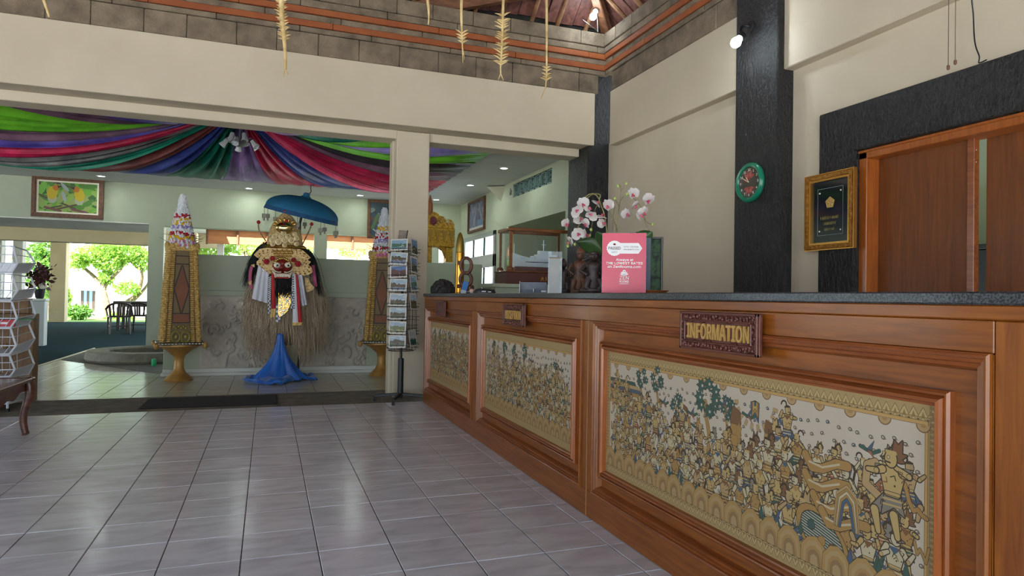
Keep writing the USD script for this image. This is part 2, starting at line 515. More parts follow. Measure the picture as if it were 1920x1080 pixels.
# ------------------------------------------------------------------ right wall of the lobby
put('wall_right', MB().box(XL, XL + 0.12, 3.40, 6.9, 0, 2.9).box(XU, XL + 0.2, -4.0, 6.69, 2.83, 3.447, 0.006).box(XL, XL + 0.12, -4.0, 3.40, 2.09, 2.9).box(XL, XL + 0.12, -4.0, 0.95, 0, 2.09), CREAM,
    label='cream right wall with a projecting upper beam behind the counter', cat='wall', kind='structure')
put('wall_left', MB().box(-7.12, -7.0, 1.2, 7.4, 0, 4.3), CREAM, label='cream left wall of the lobby', cat='wall', kind='structure')
put('wall_right_pilaster', MB().box(3.549, XL + 0.05, 3.967, 4.446, 0, 4.1, 0.008), BLACK, label='black textured pilaster carrying the round clock', cat='pilaster', kind='structure')
# door surround and sliding doors
XS = 3.65
ys0 = at(1534, 400, X=XS)[1]
ys1 = at(1600, 400, X=XS)[1]
zs1 = at(1534, 217, X=XS)[2]
zs0 = 2.095
put('wall_right_door_surround', MB().box(XS, XL + 0.1, ys1, ys0, 0, zs1, 0.006).box(XS, XL + 0.1, 0.6, ys1 + 0.01, zs0, zs1, 0.006).box(XS, XL + 0.1, 0.6, 1.0, 0, zs1, 0.006), BLACK,
    label='black textured plaster surround framing the brown sliding doors', cat='door surround', kind='structure')
dr = thing('door_1', 'brown wooden sliding double door standing slightly open behind the counter', 'door', kind='structure')
yj0 = ys1 + 0.002
yj1 = at(1625, 400, X=XL)[1]
xin = float(yj1 * (at(1647, 400, Y=yj1)[0] / yj1))
put('jamb', MB().box(XL - 0.002, xin + 0.06, yj1, yj0 + 0.0, 0, 2.09, 0.004), JAMBW, dr)
put('head_jamb', MB().box(XL - 0.002, xin + 0.06, 1.0, yj0, 2.035, 2.09, 0.004).box(XL - 0.014, XL + 0.02, 1.0, yj0, 2.075, 2.093, 0.004), JAMBW, dr)
ypa = at(1815, 400, X=xin)[1]
ypb = at(1826, 400, X=xin - 0.012)[1]
xst = float(at(1836, 400, Y=ypb)[0])
yg = at(1849, 400, X=xst + 0.02)[1]
lf = put('door_leaf', MB().box(xin, xin + 0.04, ypa - 0.01, yj1 + 0.02, 0, 2.05, 0.002), DOORW, dr)
put('door_stile', MB().box(xin - 0.012, xst, ypb, ypa, 0, 2.05, 0.003), MOULDW, dr)
put('door_leaf', MB().box(xst + 0.02, xst + 0.05, 1.0, yg, 0, 2.05, 0.002), DOORW, dr)
put('screw', MB().ball((xin + 0.004, ypb - 0.001, 1.97), 0.004).ball((xin + 0.004, ypb - 0.001, 1.90), 0.004), mat('screw_metal', lin((200, 200, 200)), 0.3, 1.0), dr)
put('back_office_wall', MB().box(6.2, 6.3, -2, 6, 0, 3.0).box(3.9, 6.3, -2.1, -2, 0, 3.0).box(3.9, 6.3, 6, 6.1, 0, 3.0).box(3.83, 6.3, -2.1, 6.1, 3.0, 3.1), SAGE, label='pale green wall of the back office seen through the door gap', cat='wall', kind='structure')
put('back_office_cabinet', MB().box(5.6, 6.19, -1.5, 5, 0, 1.55, 0.01).box(5.58, 6.19, -1.52, 5.02, 1.55, 1.59, 0.005), DARKIN, label='dark cabinet in the back office seen through the door gap', cat='cabinet')

# ------------------------------------------------------------------ back room shell
ZC, YW, XR2 = 2.97, 13.2, 3.70
put('ceiling', MB().box(2.62, 3.8, 7.33, YW + 0.2, ZC, ZC + 0.06).box(-9, 2.62, 12.0, YW + 0.2, ZC, ZC + 0.06).box(-9, -4.2, 7.33, 12.0, ZC, ZC + 0.06)
    .box(-4.3, 2.7, 7.2, 12.1, 3.62, 3.68).box(2.62, 2.68, 7.3, 12.0, ZC, 3.65).box(-4.26, -4.2, 7.3, 12.0, ZC, 3.65).box(-4.2, 2.62, 12.0, 12.06, ZC, 3.65), CEIL,
    label='white ceiling of the back room around the raised fabric tent', cat='ceiling', kind='structure')
zo = at(100, 412, Y=YW)[2]
zw = at(480, 432, Y=YW)[2]
xa, xb, xc, xd = at(279, 420, Y=YW)[0], at(307, 450, Y=YW)[0], at(590, 450, Y=YW)[0], at(613, 460, Y=YW)[0]
zw0 = 1.30
wb = thing('wall_back', 'pale green back wall above the garden openings', 'wall', kind='structure')
xe, xf, xg = at(806, 450, Y=YW)[0], at(823, 450, Y=YW)[0], at(842, 450, Y=YW)[0]
put('upper_wall', MB().box(-12, xa, YW, YW + 1.9, zo + 0.02, ZC).box(xa, XR2 + 0.1, YW, YW + 0.25, zw, ZC).box(xa, xb, YW, YW + 0.25, 0, zw).box(xc, xd, YW, YW + 0.25, zw0, zw).box(xe, xf, YW, YW + 0.25, 0, zw).box(xg, XR2 + 0.1, YW, YW + 0.25, 0, zw), SAGE, wb)
put('lintel_soffit', MB().box(-12, xa, YW + 0.005, YW + 1.9, zo, zo + 0.02), WHITEP, wb)
put('sill_wall', MB().box(xb, xe, YW, YW + 0.2, 0, zw0), SAGE, wb)
# right wall of the back room with its openings
yv0, yv1 = 8.52, 10.10
ya0, ya1 = 8.05, 10.45
wy0, wy1 = 10.9, 12.95
wr = thing('wall_right_back_room', 'pale green right wall of the back room with windows and display niche', 'wall', kind='structure')
W = MB()
zt = 2.25
W.box(XR2, XR2 + 0.15, 6.9, YW, zt, 2.70).box(XR2, XR2 + 0.15, 6.9, yv0, 2.70, ZC).box(XR2, XR2 + 0.15, yv1, YW, 2.70, ZC).box(XR2, XR2 + 0.15, yv0, yv1, 2.915, ZC)
W.box(XR2, XR2 + 0.15, 6.9, ya0, 0, zt).box(XR2, XR2 + 0.15, ya1, wy0, 0, zt).box(XR2, XR2 + 0.04, wy1, YW, 0, zt).box(XR2, XR2 + 0.15, ya0, ya1, 0, 0.9).box(XR2, XR2 + 0.15, wy0, wy1, 0, 0.85)
W.box(XR2 + 0.15, XR2 + 1.0, ya0 - 0.1, ya0, 0.8, 2.4).box(XR2 + 0.15, XR2 + 1.0, ya1, ya1 + 0.1, 0.8, 2.4).box(XR2 + 0.15, XR2 + 1.0, ya0, ya1, zt, zt + 0.1).box(XR2 + 1.0, XR2 + 1.1, ya0 - 0.1, ya1 + 0.1, 0.8, 2.4).box(XR2 + 0.15, XR2 + 1.0, ya0, ya1, 0.8, 0.9)
put('wall_panel', W, SAGE, wr)
VENT = mat('vent_block', lin((128, 154, 148)), 0.6, c2=lin((104, 128, 124)), ns=20)
for k in range(7):
    y0 = yv0 + (yv1 - yv0) * k / 7 + 0.015
    y1 = yv0 + (yv1 - yv0) * (k + 1) / 7 - 0.015
    b = MB()
    yc, zc, hw, hh = (y0 + y1) / 2, 2.808, (y1 - y0) / 2, 0.10
    b.box(XR2 + 0.01, XR2 + 0.10, y0, y0 + 0.018, 2.708, 2.908).box(XR2 + 0.01, XR2 + 0.10, y1 - 0.018, y1, 2.708, 2.908)
    b.box(XR2 + 0.01, XR2 + 0.10, y0, y1, 2.708, 2.724).box(XR2 + 0.01, XR2 + 0.10, y0, y1, 2.892, 2.908)
    for a in range(3):
        zz = 2.745 + a * 0.063
        th = np.linspace(0, 2 * np.pi, 13)
        for s in (-1, 1):
            b.tube(np.stack([0 * th + XR2 + 0.05, yc + s * hw * 0.46 + hw * 0.40 * np.cos(th), zz + 0.026 * np.sin(th)], 1), 0.009, 4, False)
    put('vent_block', b, VENT, wr)
put('vent_backing', MB().box(XR2 + 0.12, XR2 + 0.15, yv0, yv1, 2.70, 2.92), mat('vent_dark', lin((34, 46, 46)), 0.8), wr)
wn = thing('window_1', 'grey framed window with transom in the right wall of the back room', 'window', kind='structure')
FRAMEG = mat('grey_frame', lin((150, 158, 152)), 0.5)
PANE = pane_mat('window_glass')
b = MB()
for y in (wy0, wy1 - 0.09):
    b.box(XR2 - 0.03, XR2 + 0.015, y, y + 0.09, 0.85, zt, 0.005)
for z in (0.85, 1.62, zt - 0.08):
    b.box(XR2 - 0.03, XR2 + 0.015, wy0, wy1, z, z + (0.22 if z == 1.62 else 0.08), 0.005)
put('frame', b, FRAMEG, wn)
b = MB()
for y in (wy0 + 0.66, wy0 + 1.33):
    b.box(XR2 - 0.012, XR2 + 0.012, y, y + 0.04, 0.9, zt - 0.05)
put('mullion', b, mat('dark_mullion', lin((48, 54, 52)), 0.5), wn)
for k in range(3):
    y = wy0 + 0.09 + k * 0.66
    put('pane', MB().box(XR2 + 0.0, XR2 + 0.004, y, y + 0.6, 0.93, 1.62), PANE, wn)
    put('pane', MB().box(XR2 + 0.0, XR2 + 0.004, y, y + 0.6, 1.84, zt - 0.08), PANE, wn)

# side wall far left, annex beams
BEIGE = mat('beige_paint', lin((206, 190, 150)), 0.7, c2=lin((196, 180, 140)), ns=2)
an = thing('annex_frame', 'cream beams and columns of the dining annex open to the garden', 'beam', kind='structure')
put('ceiling_beam', MB().box(-16, xa + 0.6, 15.1, 15.4, zo - 0.25, zo + 0.05, 0.01), BEIGE, an)
ze = at(200, 457, Y=26.1)[2]
put('eaves_beam', MB().box(-16, -1.6, 26.1, 26.45, ze, ze + 0.5, 0.01), BEIGE, an)
c0, c1 = at(92, 604, Y=26.2)[0], at(122, 604, Y=26.2)[0]
put('column', MB().box(c0, c1, 26.1, 26.5, 0, ze, 0.01), BEIGE, an)
put('annex_ceiling', MB().box(-16, -1.6, 15.1, 26.4, ze + 0.5, ze + 0.6), WHITEP, an)
xl0 = -7.05
y45, y05 = at(45, 500, X=xl0)[1], at(6, 500, X=xl0)[1]
put('column', MB().box(xl0 - 0.25, xl0, y45 - 0.15, y45 + 0.15, 0, ze + 0.5, 0.01), WHITEP, an)
put('column', MB().box(xl0 - 0.25, xl0, y05 - 0.15, y05 + 0.15, 0, ze + 0.5, 0.01), WHITEP, an)
put('side_wall', MB().box(xl0 - 2.2, xl0 - 2.0, 15.4, y05 + 0.8, 0, ze + 0.5, 0.01), BEIGE, an)
zsb0, zsb1 = at(40, 447, X=xl0)[2], at(40, 428, X=xl0)[2]
put('side_beam', MB().box(xl0 - 0.3, xl0, 15.4, 26.1, zsb0, zsb1, 0.01), WHITEP, an)

# ------------------------------------------------------------------ carved screen wall
YH = 9.45
zh = at(440, 479, Y=YH)[2]
xh0 = at(305, 690, Y=YH)[0]
sw = thing('wall_carved_screen', 'low cream screen wall with two carved stone relief panels behind the costume', 'wall', kind='structure')
zc0, zc1 = at(440, 555, Y=YH)[2], at(440, 545, Y=YH)[2]
zp0 = at(440, 690, Y=YH)[2]
put('wall_body', MB().box(xh0, 3.0, YH + 0.02, YH + 0.28, 0, zh, 0.006), SAGE, sw)
put('cap_moulding', MB().box(xh0 - 0.02, 3.0, YH - 0.03, YH + 0.1, zc0, zc1, 0.006), SAGE, sw)
put('plinth', MB().box(xh0 - 0.02, 3.0, YH - 0.06, YH + 0.1, 0, zp0 - 0.05, 0.006).box(xh0, 3.0, YH - 0.02, YH + 0.1, zp0 - 0.05, zp0, 0.004), WHITEP, sw)
RELIEF = mat('carved_limestone', lin((214, 204, 188)), 0.85, c2=lin((172, 162, 148)), ns=2.2, detail=6, bump=0.25, bs=60, bdist=0.006)


def relief(x0, x1, z0, z1, seed):
    r = np.random.default_rng(seed)
    nx, nz = int((x1 - x0) / 0.008), int((z1 - z0) / 0.008)
    X, Z = np.meshgrid(np.linspace(0, x1 - x0, nx), np.linspace(0, z1 - z0, nz), indexing='ij')
    pts = []
    for k in range(int((x1 - x0) * 44)):
        cx, cz = r.uniform(0, x1 - x0), r.uniform(0.03, z1 - z0)
        s, ph, sg, tn = r.uniform(0.03, 0.10), r.uniform(0, 6.28), r.choice([-1, 1]), r.uniform(0.7, 1.5)
        t = np.linspace(0.15, 1, 26)
        a = ph + sg * t * 2 * np.pi * tn * 0.6
        pts.append(np.stack([cx + s * t * np.cos(a), cz + s * t * np.sin(a) * 1.15], 1))
    for k in range(int((x1 - x0) * 5)):
        cx = r.uniform(0, x1 - x0)
        z = np.linspace(0, r.uniform(0.4, 0.95) * (z1 - z0), 40)
        pts.append(np.stack([cx + 0.05 * np.sin(z * r.uniform(5, 12) + r.uniform(0, 6)), z], 1))
    d = cKDTree(np.vstack(pts)).query(np.stack([X.ravel(), Z.ravel()], 1))[0].reshape(X.shape)
    h = np.exp(-(d / 0.011) ** 2) * 0.030 + 0.014 * meshkit.fbm(np.stack([X * 22, Z * 22, 0 * X], -1), 3, seed)
    e = np.minimum.reduce([X, x1 - x0 - X, Z, z1 - z0 - Z])
    h *= np.clip(e / 0.02, 0, 1)
    G = np.stack([x0 + X, YH + 0.02 - h, z0 + Z], -1)
    return MB().sheet(G)


xm = at(612, 620, Y=YH)[0]
put('carved_panel', relief(xh0 + 0.42, at(545, 620, Y=YH)[0], zp0, zc0, 3), RELIEF, sw, smooth=True)
put('carved_panel', relief(at(560, 620, Y=YH)[0], at(688, 620, Y=YH)[0], zp0, zc0, 5), RELIEF, sw, smooth=True)

# ------------------------------------------------------------------ roof over the lobby
rf = thing('roof', 'dark red-brown boarded roof with wooden rafters above the stone band', 'roof', kind='structure')
ZT = 4.14
sl = 0.80
AP = 5.3
yy = YB + 0.15
for i in range(-11, 21):
    x0, x1 = i * 0.34 - 3.2, i * 0.34 - 2.87
    if x0 > 3.7:
        break
    for (ya_, yb_) in ((yy, yy - 2.3), (yy - 2.3, yy - 4.6)):
        # the hip cuts the board where the right slope begins
        lim = lambda y: 3.75 - (yy - y)
        if x0 > lim(yb_) - 0.0 and x0 > lim(ya_):
            continue
        o = 0.012 * (i % 3)
        put('board', MB().obox((0.5 * (x0 + x1), ya_, ZT + 0.12 + (yy - ya_) * sl + o), (0.5 * (x0 + x1), yb_, ZT + 0.12 + (yy - yb_) * sl + o), x1 - x0, 0.02), ROOFB, rf)
    put('rafter', MB().tube([(x0 + 0.16 + 0.02 * math.sin(i * 3), yy + 0.1, ZT + 0.02), (x0 + 0.16, yy - 4.4, ZT + 0.02 + 4.5 * sl)], 0.026, 8), RAFTER, rf)
xx = XU + 0.15
for i in range(0, 22):
    y0, y1 = 7.1 - i * 0.34 - 0.33, 7.1 - i * 0.34
    o = 0.012 * (i % 3)
    put('board', MB().obox((xx, (y0 + y1) / 2, ZT + 0.12 + o), (xx - 4.4, (y0 + y1) / 2, ZT + 0.12 + 4.4 * sl + o), y1 - y0, 0.02), ROOFB, rf)
    put('rafter', MB().tube([(xx + 0.1, y0 + 0.15, ZT + 0.02), (xx - 4.2, y0 + 0.15, ZT + 0.02 + 4.3 * sl)], 0.026, 8), RAFTER, rf)


def under_roof(x, y, drop):
    d = at(x, y, Y=6.0) - EYE
    d /= d[1]
    t = (ZT - drop + yy * sl - EYE[2]) / (d[2] + sl)
    return EYE + d * t


put('tie_beam', MB().obox(under_roof(760, 22, 0.0), under_roof(1030, -24, 0.0), 0.09, 0.16, ch=0.01), BEAMW, rf)
put('hip_rafter', MB().obox((xx, yy, ZT - 0.02), (xx - 4.2, yy - 4.2, ZT - 0.02 + 4.2 * sl), 0.10, 0.14, ch=0.01), BEAMW, rf)
put('roof_deck', MB().obox((-1.6, yy + 0.3, ZT + 0.20 - 0.3 * sl), (-1.6, yy - 5.3, ZT + 0.20 + 5.3 * sl), 10.9, 0.03).obox((xx + 0.3, 1.6, ZT + 0.20 - 0.3 * sl), (xx - 5, 1.6, ZT + 0.20 + 5 * sl), 11.4, 0.03)
    .box(-7.2, -1.2, -4.2, 2, ZT + 4.3, ZT + 4.4).box(-7.2, 3.9, -4.3, -4.1, 3.1, ZT + 4.5).obox((-7.2, 1.6, ZT + 0.2), (-2.4, 1.6, ZT + 4.2), 11.4, 0.03), DARKIN, rf)

put('annex_roof', MB().box(-17, 4.0, 7.3, 13.5, 3.9, 4.0).box(-17, -1.6, 13.5, 27.2, 3.9, 4.0), DARKIN, label='flat roof slab over the back room and dining annex', cat='roof', kind='structure')
# ------------------------------------------------------------------ ground and background outside
GR = mat('garden_ground', lin((206, 206, 200)), 0.9, c2=lin((186, 186, 176)), ns=1.5)
put('garden_ground', MB().box(-60, 60, 26.45, 90, -0.35, -0.15).box(6.5, 60, -20, 26.45, -0.35, -0.15).box(-60, -16, -20, 26.45, -0.35, -0.15).box(-16, 6.5, -20, -4, -0.35, -0.15), GR, label='pale sunlit ground of the garden beyond the dining area', cat='ground', kind='structure')
put('lawn', MB().box(-40, 6, 29, 34, -0.2, -0.10), mat('lawn_grass', lin((120, 150, 70)), 0.9, c2=lin((84, 120, 46)), ns=6), label='sunlit lawn strip outside the dining area', cat='lawn', kind='structure')

# ================================================================== reception counter
XC = 1.50
ct = thing('reception_counter', 'long brown wooden reception counter with three batik panels and a speckled dark granite top', 'counter', (0, 0, 0))
ZTOP = 1.103
YN, YF = 0.45, 6.65
GRAN = mat('granite', lin((74, 80, 86)), 0.35, c2=lin((22, 26, 30)), ns=190, detail=2, contrast=(0.4, 0.6), coat=0.3)
b = MB().box(XC + 0.06, 2.15, YN, YF, 0.0, 1.06)
put('carcass', b, WOODY, ct)
put('worktop', MB().box(XC - 0.012, 2.25, YN, YF + 0.02, ZTOP - 0.030, ZTOP, 0.004), GRAN, ct, label='speckled dark granite top')
seams = [6.65, 4.863, 2.967, 1.02]
put('top_fascia', MB().box(XC - 0.004, XC + 0.07, YN, YF, 1.040, ZTOP - 0.030, 0.003), WOODY, ct)
put('stile', MB().box(XC, XC + 0.07, YN, 1.003, 0.0, 1.039, 0.003), WOODZ, ct)
openings = [(1.006, 2.905, None), (3.022, 4.800, None), (4.928, 6.575, None)]
for k, (a, c, _) in enumerate(openings):
    m0, m1 = (1.003, 2.967), (2.967, 4.863)
    lo, hi = (m0, m1, (4.863, YF))[k]
    put('top_rail', MB().box(XC, XC + 0.06, lo + 0.001, hi - 0.001, 0.966, 1.039, 0.002), WOODY, ct)
    put('bottom_rail', MB().box(XC, XC + 0.06, lo + 0.001, hi - 0.001, 0.0, 0.128, 0.002), WOODY, ct)
    put('stile', MB().box(XC, XC + 0.06, lo + 0.001, a, 0.129, 0.965, 0.002), WOODZ, ct)
    put('stile', MB().box(XC, XC + 0.06, c, hi - 0.001, 0.129, 0.965, 0.002), WOODZ, ct)


def frame_profile(y0, y1, z0, z1, prof, material_h, material_v, parent, name, x0):
    """A mitred frame on the plane X = x0; prof: (inset from the outer edge, how far it stands towards -X)."""
    prof = np.asarray(prof, float)
    C = lambda d, o: np.array([[x0 - o, y0 + d, z0 + d], [x0 - o, y1 - d, z0 + d], [x0 - o, y1 - d, z1 - d], [x0 - o, y0 + d, z1 - d]])
    K = np.array([C(d, o) for d, o in prof])
    for side in range(4):
        j = (side + 1) % 4
        G = np.stack([K[:, side], K[:, j]], 1)
        v = G.reshape(-1, 3)
        f = []
        n = len(prof)
        for i in range(n - 1):
            f += [[2 * i, 2 * i + 1, 2 * i + 3], [2 * i, 2 * i + 3, 2 * i + 2]]
        put(name, MB().add(v, np.array(f)[:, ::-1]), material_v if side in (1, 3) else material_h, parent)


OUTER = [(0, 0.0), (0, 0.010), (0.006, 0.014), (0.012, 0.012), (0.014, 0.004), (0.022, 0.006), (0.026, -0.002), (0.034, 0.0), (0.038, -0.008), (0.044, -0.03)]
INNER = [(0, -0.03), (0.0, -0.012), (0.006, -0.006), (0.012, -0.008), (0.014, -0.016), (0.022, -0.002), (0.03, 0.0), (0.034, -0.010), (0.040, -0.012), (0.044, -0.034)]
BAT = []
for k, (a, c, _) in enumerate(openings):
    frame_profile(a, c, 0.128, 0.966, OUTER, MOULDW, WOODZ, ct, 'outer_moulding', XC)
    y0, y1 = a + 0.105, c - 0.046
    put('recessed_board', MB().box(XC + 0.030, XC + 0.058, a, c, 0.129, 0.965), WOODY, ct)
    frame_profile(y0, y1, 0.215, 0.868, INNER, MOULDW, JAMBW, ct, 'inner_moulding', XC)
    BAT.append((y0 + 0.042, y1 - 0.042, 0.257, 0.826))
put('seam_strip', MB().box(XC - 0.002, XC + 0.01, 2.9655, 2.9685, 0, 1.04), mat('pale_joint', lin((186, 140, 90)), 0.5), ct)

# ------------------------------------------------------------------ batik paintings
TAN, OCH, CRM, GRN, BLU, BRN, INK = ((188, 156, 108), (174, 132, 74), (206, 194, 160), (52, 88, 82), (66, 92, 122), (122, 84, 56), (58, 48, 40))
RED_, GLD, CLOTH, GREY = (160, 96, 66), (198, 168, 106), (212, 200, 184), (132, 126, 116)


class Art:
    def __init__(self):
        self.items = []

    def add(self, p, c, line=0.0, ink=INK):
        if line:
            self.items.append((p.buffer(line, quad_segs=2), ink))
        self.items.append((p, c))

    def build(self, fr, frame_poly):
        P = [p for p, _ in self.items]
        tree = STRtree(P)
        m = MB()
        for i, (p, c) in enumerate(self.items):
            hit = [j for j in tree.query(p) if j > i]
            g = p
            if hit:
                u = unary_union([P[j] for j in hit])
                g = p.difference(u)
            g = g.intersection(frame_poly)
            if g.is_empty:
                continue
            k = np.array(c, float) * 0.76 + np.array((138, 122, 98)) * 0.24
            m.flat(g, fr, lin(k * 0.96))
        return m


def cap(p, q, r0, r1):
    return unary_union([Point(p).buffer(r0, quad_segs=3), Point(q).buffer(r1, quad_segs=3)]).convex_hull


def spiky(cx, cy, w, h, n, r, lean=0.0):
    pts = []
    for i in range(2 * n + 1):
        a = math.pi * (1.12 - 1.24 * i / (2 * n))
        k = 1.0 if i % 2 else 0.66
        s = h if abs(a - math.pi / 2) < 0.5 else w
        pts.append((cx + k * w * math.cos(a) * r.uniform(0.9, 1.1) + lean * h * max(0, math.sin(a)), cy + k * s * max(math.sin(a), -0.2) * r.uniform(0.9, 1.1)))
    return Polygon(pts + [(cx, cy - 0.05 * h)]).buffer(0)


def figure(A, x, y, s, r, kneel=False):
    """A puppet-like figure in profile, s tall, feet at (x, y)."""
    d = r.choice([-1, 1])
    L = 0.010 * s + 0.0009
    body = [TAN, CRM, OCH, GLD][r.integers(4)]
    skin = [TAN, CRM, GLD][r.integers(3)]
    cl = [BRN, GREY, GRN, BLU, OCH, RED_][r.integers(6)]
    hip = y + (0.30 if kneel else 0.46) * s
    neck = hip + 0.27 * s
    # flying sash behind
    t = np.linspace(0, 1, 7)
    sash = LineString([(x - d * (0.10 + 0.30 * u) * s, hip + (0.02 + 0.16 * math.sin(u * 5 + r.uniform(0, 2))) * s) for u in t]).buffer(0.022 * s, quad_segs=2)
    A.add(sash, [GRN, BLU, OCH, INK][r.integers(4)], L * 0.5)
    # legs
    for e in (-1, 1):
        kx, ky = x + d * (0.12 * e + 0.10) * s, y + (0.14 if kneel else 0.24) * s
        A.add(cap((x, hip), (kx, ky), 0.075 * s, 0.055 * s), cl, L)
        A.add(cap((kx, ky), (kx - d * (0.05 if not kneel else 0.2) * s, y + 0.02 * s), 0.05 * s, 0.03 * s), skin, L)
    sk = Polygon([(x - 0.13 * s, hip - 0.24 * s), (x - 0.09 * s, hip + 0.03 * s), (x + 0.09 * s, hip + 0.03 * s), (x + 0.15 * s, hip - 0.20 * s), (x + 0.02 * s, hip - 0.13 * s)])
    A.add(sk, cl, L)
    for u in (0.3, 0.6):
        A.add(LineString([(x - 0.11 * s, hip - u * 0.2 * s), (x + 0.11 * s, hip - u * 0.18 * s)]).buffer(0.010 * s), GLD if r.random() < 0.6 else CRM)
    # torso
    A.add(Polygon([(x - 0.07 * s, hip), (x + 0.07 * s, hip), (x + 0.14 * s, neck), (x - 0.14 * s, neck)]).buffer(0.02 * s, quad_segs=2), body, L)
    A.add(Polygon([(x - 0.1 * s, neck), (x + 0.1 * s, neck), (x, neck - 0.10 * s)]), [BLU, OCH, BRN, GLD][r.integers(4)])
    A.add(Point(x + 0.03 * s, hip + 0.1 * s).buffer(0.012 * s, quad_segs=2), INK)
    A.add(LineString([(x - 0.08 * s, hip + 0.01 * s), (x + 0.08 * s, hip + 0.01 * s)]).buffer(0.016 * s), GLD, L * 0.5)
    # arms
    for e in (-1, 1):
        ex, ey = x + e * 0.20 * s, neck - r.uniform(0.02, 0.18) * s
        hx, hy = ex + d * r.uniform(0.02, 0.16) * s, ey + r.uniform(-0.12, 0.2) * s
        A.add(cap((x + e * 0.12 * s, neck - 0.02 * s), (ex, ey), 0.040 * s, 0.032 * s), skin, L)
        A.add(cap((ex, ey), (hx, hy), 0.032 * s, 0.022 * s), skin, L)
        A.add(Point(ex, ey).buffer(0.03 * s, quad_segs=2), GLD, L * 0.4)
    # head, hair, crown
    hx, hy = x + d * 0.02 * s, neck + 0.11 * s
    if r.random() < 0.75:
        A.add(spiky(hx - d * 0.03 * s, hy, 0.15 * s, 0.24 * s, 6, r, -d * 0.25), [GLD, OCH, TAN, BRN, GREY][r.integers(5)], L)
    if r.random() < 0.6:
        th = np.linspace(0, 4.4, 10)
        A.add(LineString([(hx - d * (0.10 + 0.09 * math.cos(a) * (1 - a / 9)) * s, hy + (0.10 + 0.10 * math.sin(a) * (1 - a / 9)) * s) for a in th]).buffer(0.018 * s, quad_segs=1), INK)
    A.add(affinity.scale(Point(hx, hy).buffer(0.085 * s, quad_segs=4), 0.85, 1.05), skin, L)
    A.add(cap((hx - d * 0.05 * s, hy + 0.07 * s), (hx + d * 0.05 * s, hy + 0.075 * s), 0.024 * s, 0.018 * s), INK if r.random() < 0.5 else GLD)
    A.add(Point(hx + d * 0.03 * s, hy + 0.015 * s).buffer(0.016 * s, quad_segs=2), CRM, L * 0.4)
    A.add(LineString([(hx + d * 0.01 * s, hy - 0.04 * s), (hx + d * 0.06 * s, hy - 0.035 * s)]).buffer(0.009 * s), INK)
    for q in range(6):
        px_, pz_, pa = x + r.uniform(-0.14, 0.14) * s, hip + r.uniform(-0.26, 0.26) * s, r.uniform(0, 3.1)
        A.add(LineString([(px_, pz_), (px_ + 0.05 * s * math.cos(pa), pz_ + 0.05 * s * math.sin(pa)), (px_ + 0.07 * s * math.cos(pa + 0.9), pz_ + 0.07 * s * math.sin(pa + 0.9))]).buffer(0.006 * s, quad_segs=1), INK if q % 2 else BRN)
    for q in range(5):
        A.add(Point(x + r.uniform(-0.13, 0.13) * s, hip + r.uniform(-0.2, 0.28) * s).buffer(0.012 * s, quad_segs=1), [INK, BLU, GLD, RED_, CRM][r.integers(5)])


def bud(A, x, y, s, r):
    a = r.uniform(-0.5, 0.5)
    p = affinity.rotate(affinity.scale(Point(x, y).buffer(s, quad_segs=2), 1.0, 0.75), math.degrees(a))
    A.add(p, GREY if r.random() < 0.8 else BLU, s * 0.22)
    A.add(affinity.translate(affinity.scale(p, 0.45, 0.5), -s * 0.25, s * 0.1), CLOTH)
    A.add(LineString([(x + s * 0.6, y - s * 0.3), (x + s * 1.5, y - s * 0.5)]).buffer(s * 0.16), BRN)


def tree_motif(A, x, y, s, r):
    t = np.linspace(0, 1, 8)
    A.add(LineString([(x + 0.05 * s * math.sin(u * 5), y + u * 0.75 * s) for u in t]).buffer(0.035 * s, quad_segs=2), OCH, 0.006 * s)
    for k in range(9):
        a = r.uniform(0, 6.28)
        cx, cy = x + 0.24 * s * math.cos(a) * r.uniform(0.3, 1), y + 0.82 * s + 0.2 * s * math.sin(a)
        n = 7
        pts = [(cx + 0.12 * s * (1 if i % 2 else 0.55) * math.cos(i * math.pi / n), cy + 0.11 * s * (1 if i % 2 else 0.55) * math.sin(i * math.pi / n)) for i in range(2 * n)]
        A.add(Polygon(pts), GRN, 0.006 * s)
        A.add(Point(cx + 0.02 * s, cy).buffer(0.022 * s, quad_segs=2), CLOTH)


def rock_tower(A, x, y, s, r):
    for k in range(5):
        A.add(Polygon([(x - 0.11 * s * r.uniform(0.8, 1.1), y + k * 0.17 * s), (x + 0.1 * s, y + k * 0.17 * s), (x + (0.12 - k * 0.012) * s, y + (k + 1) * 0.17 * s), (x - (0.1 - k * 0.01) * s, y + (k + 1) * 0.18 * s)]).buffer(0.025 * s, quad_segs=2), [OCH, TAN, BRN][r.integers(3)], 0.006 * s)


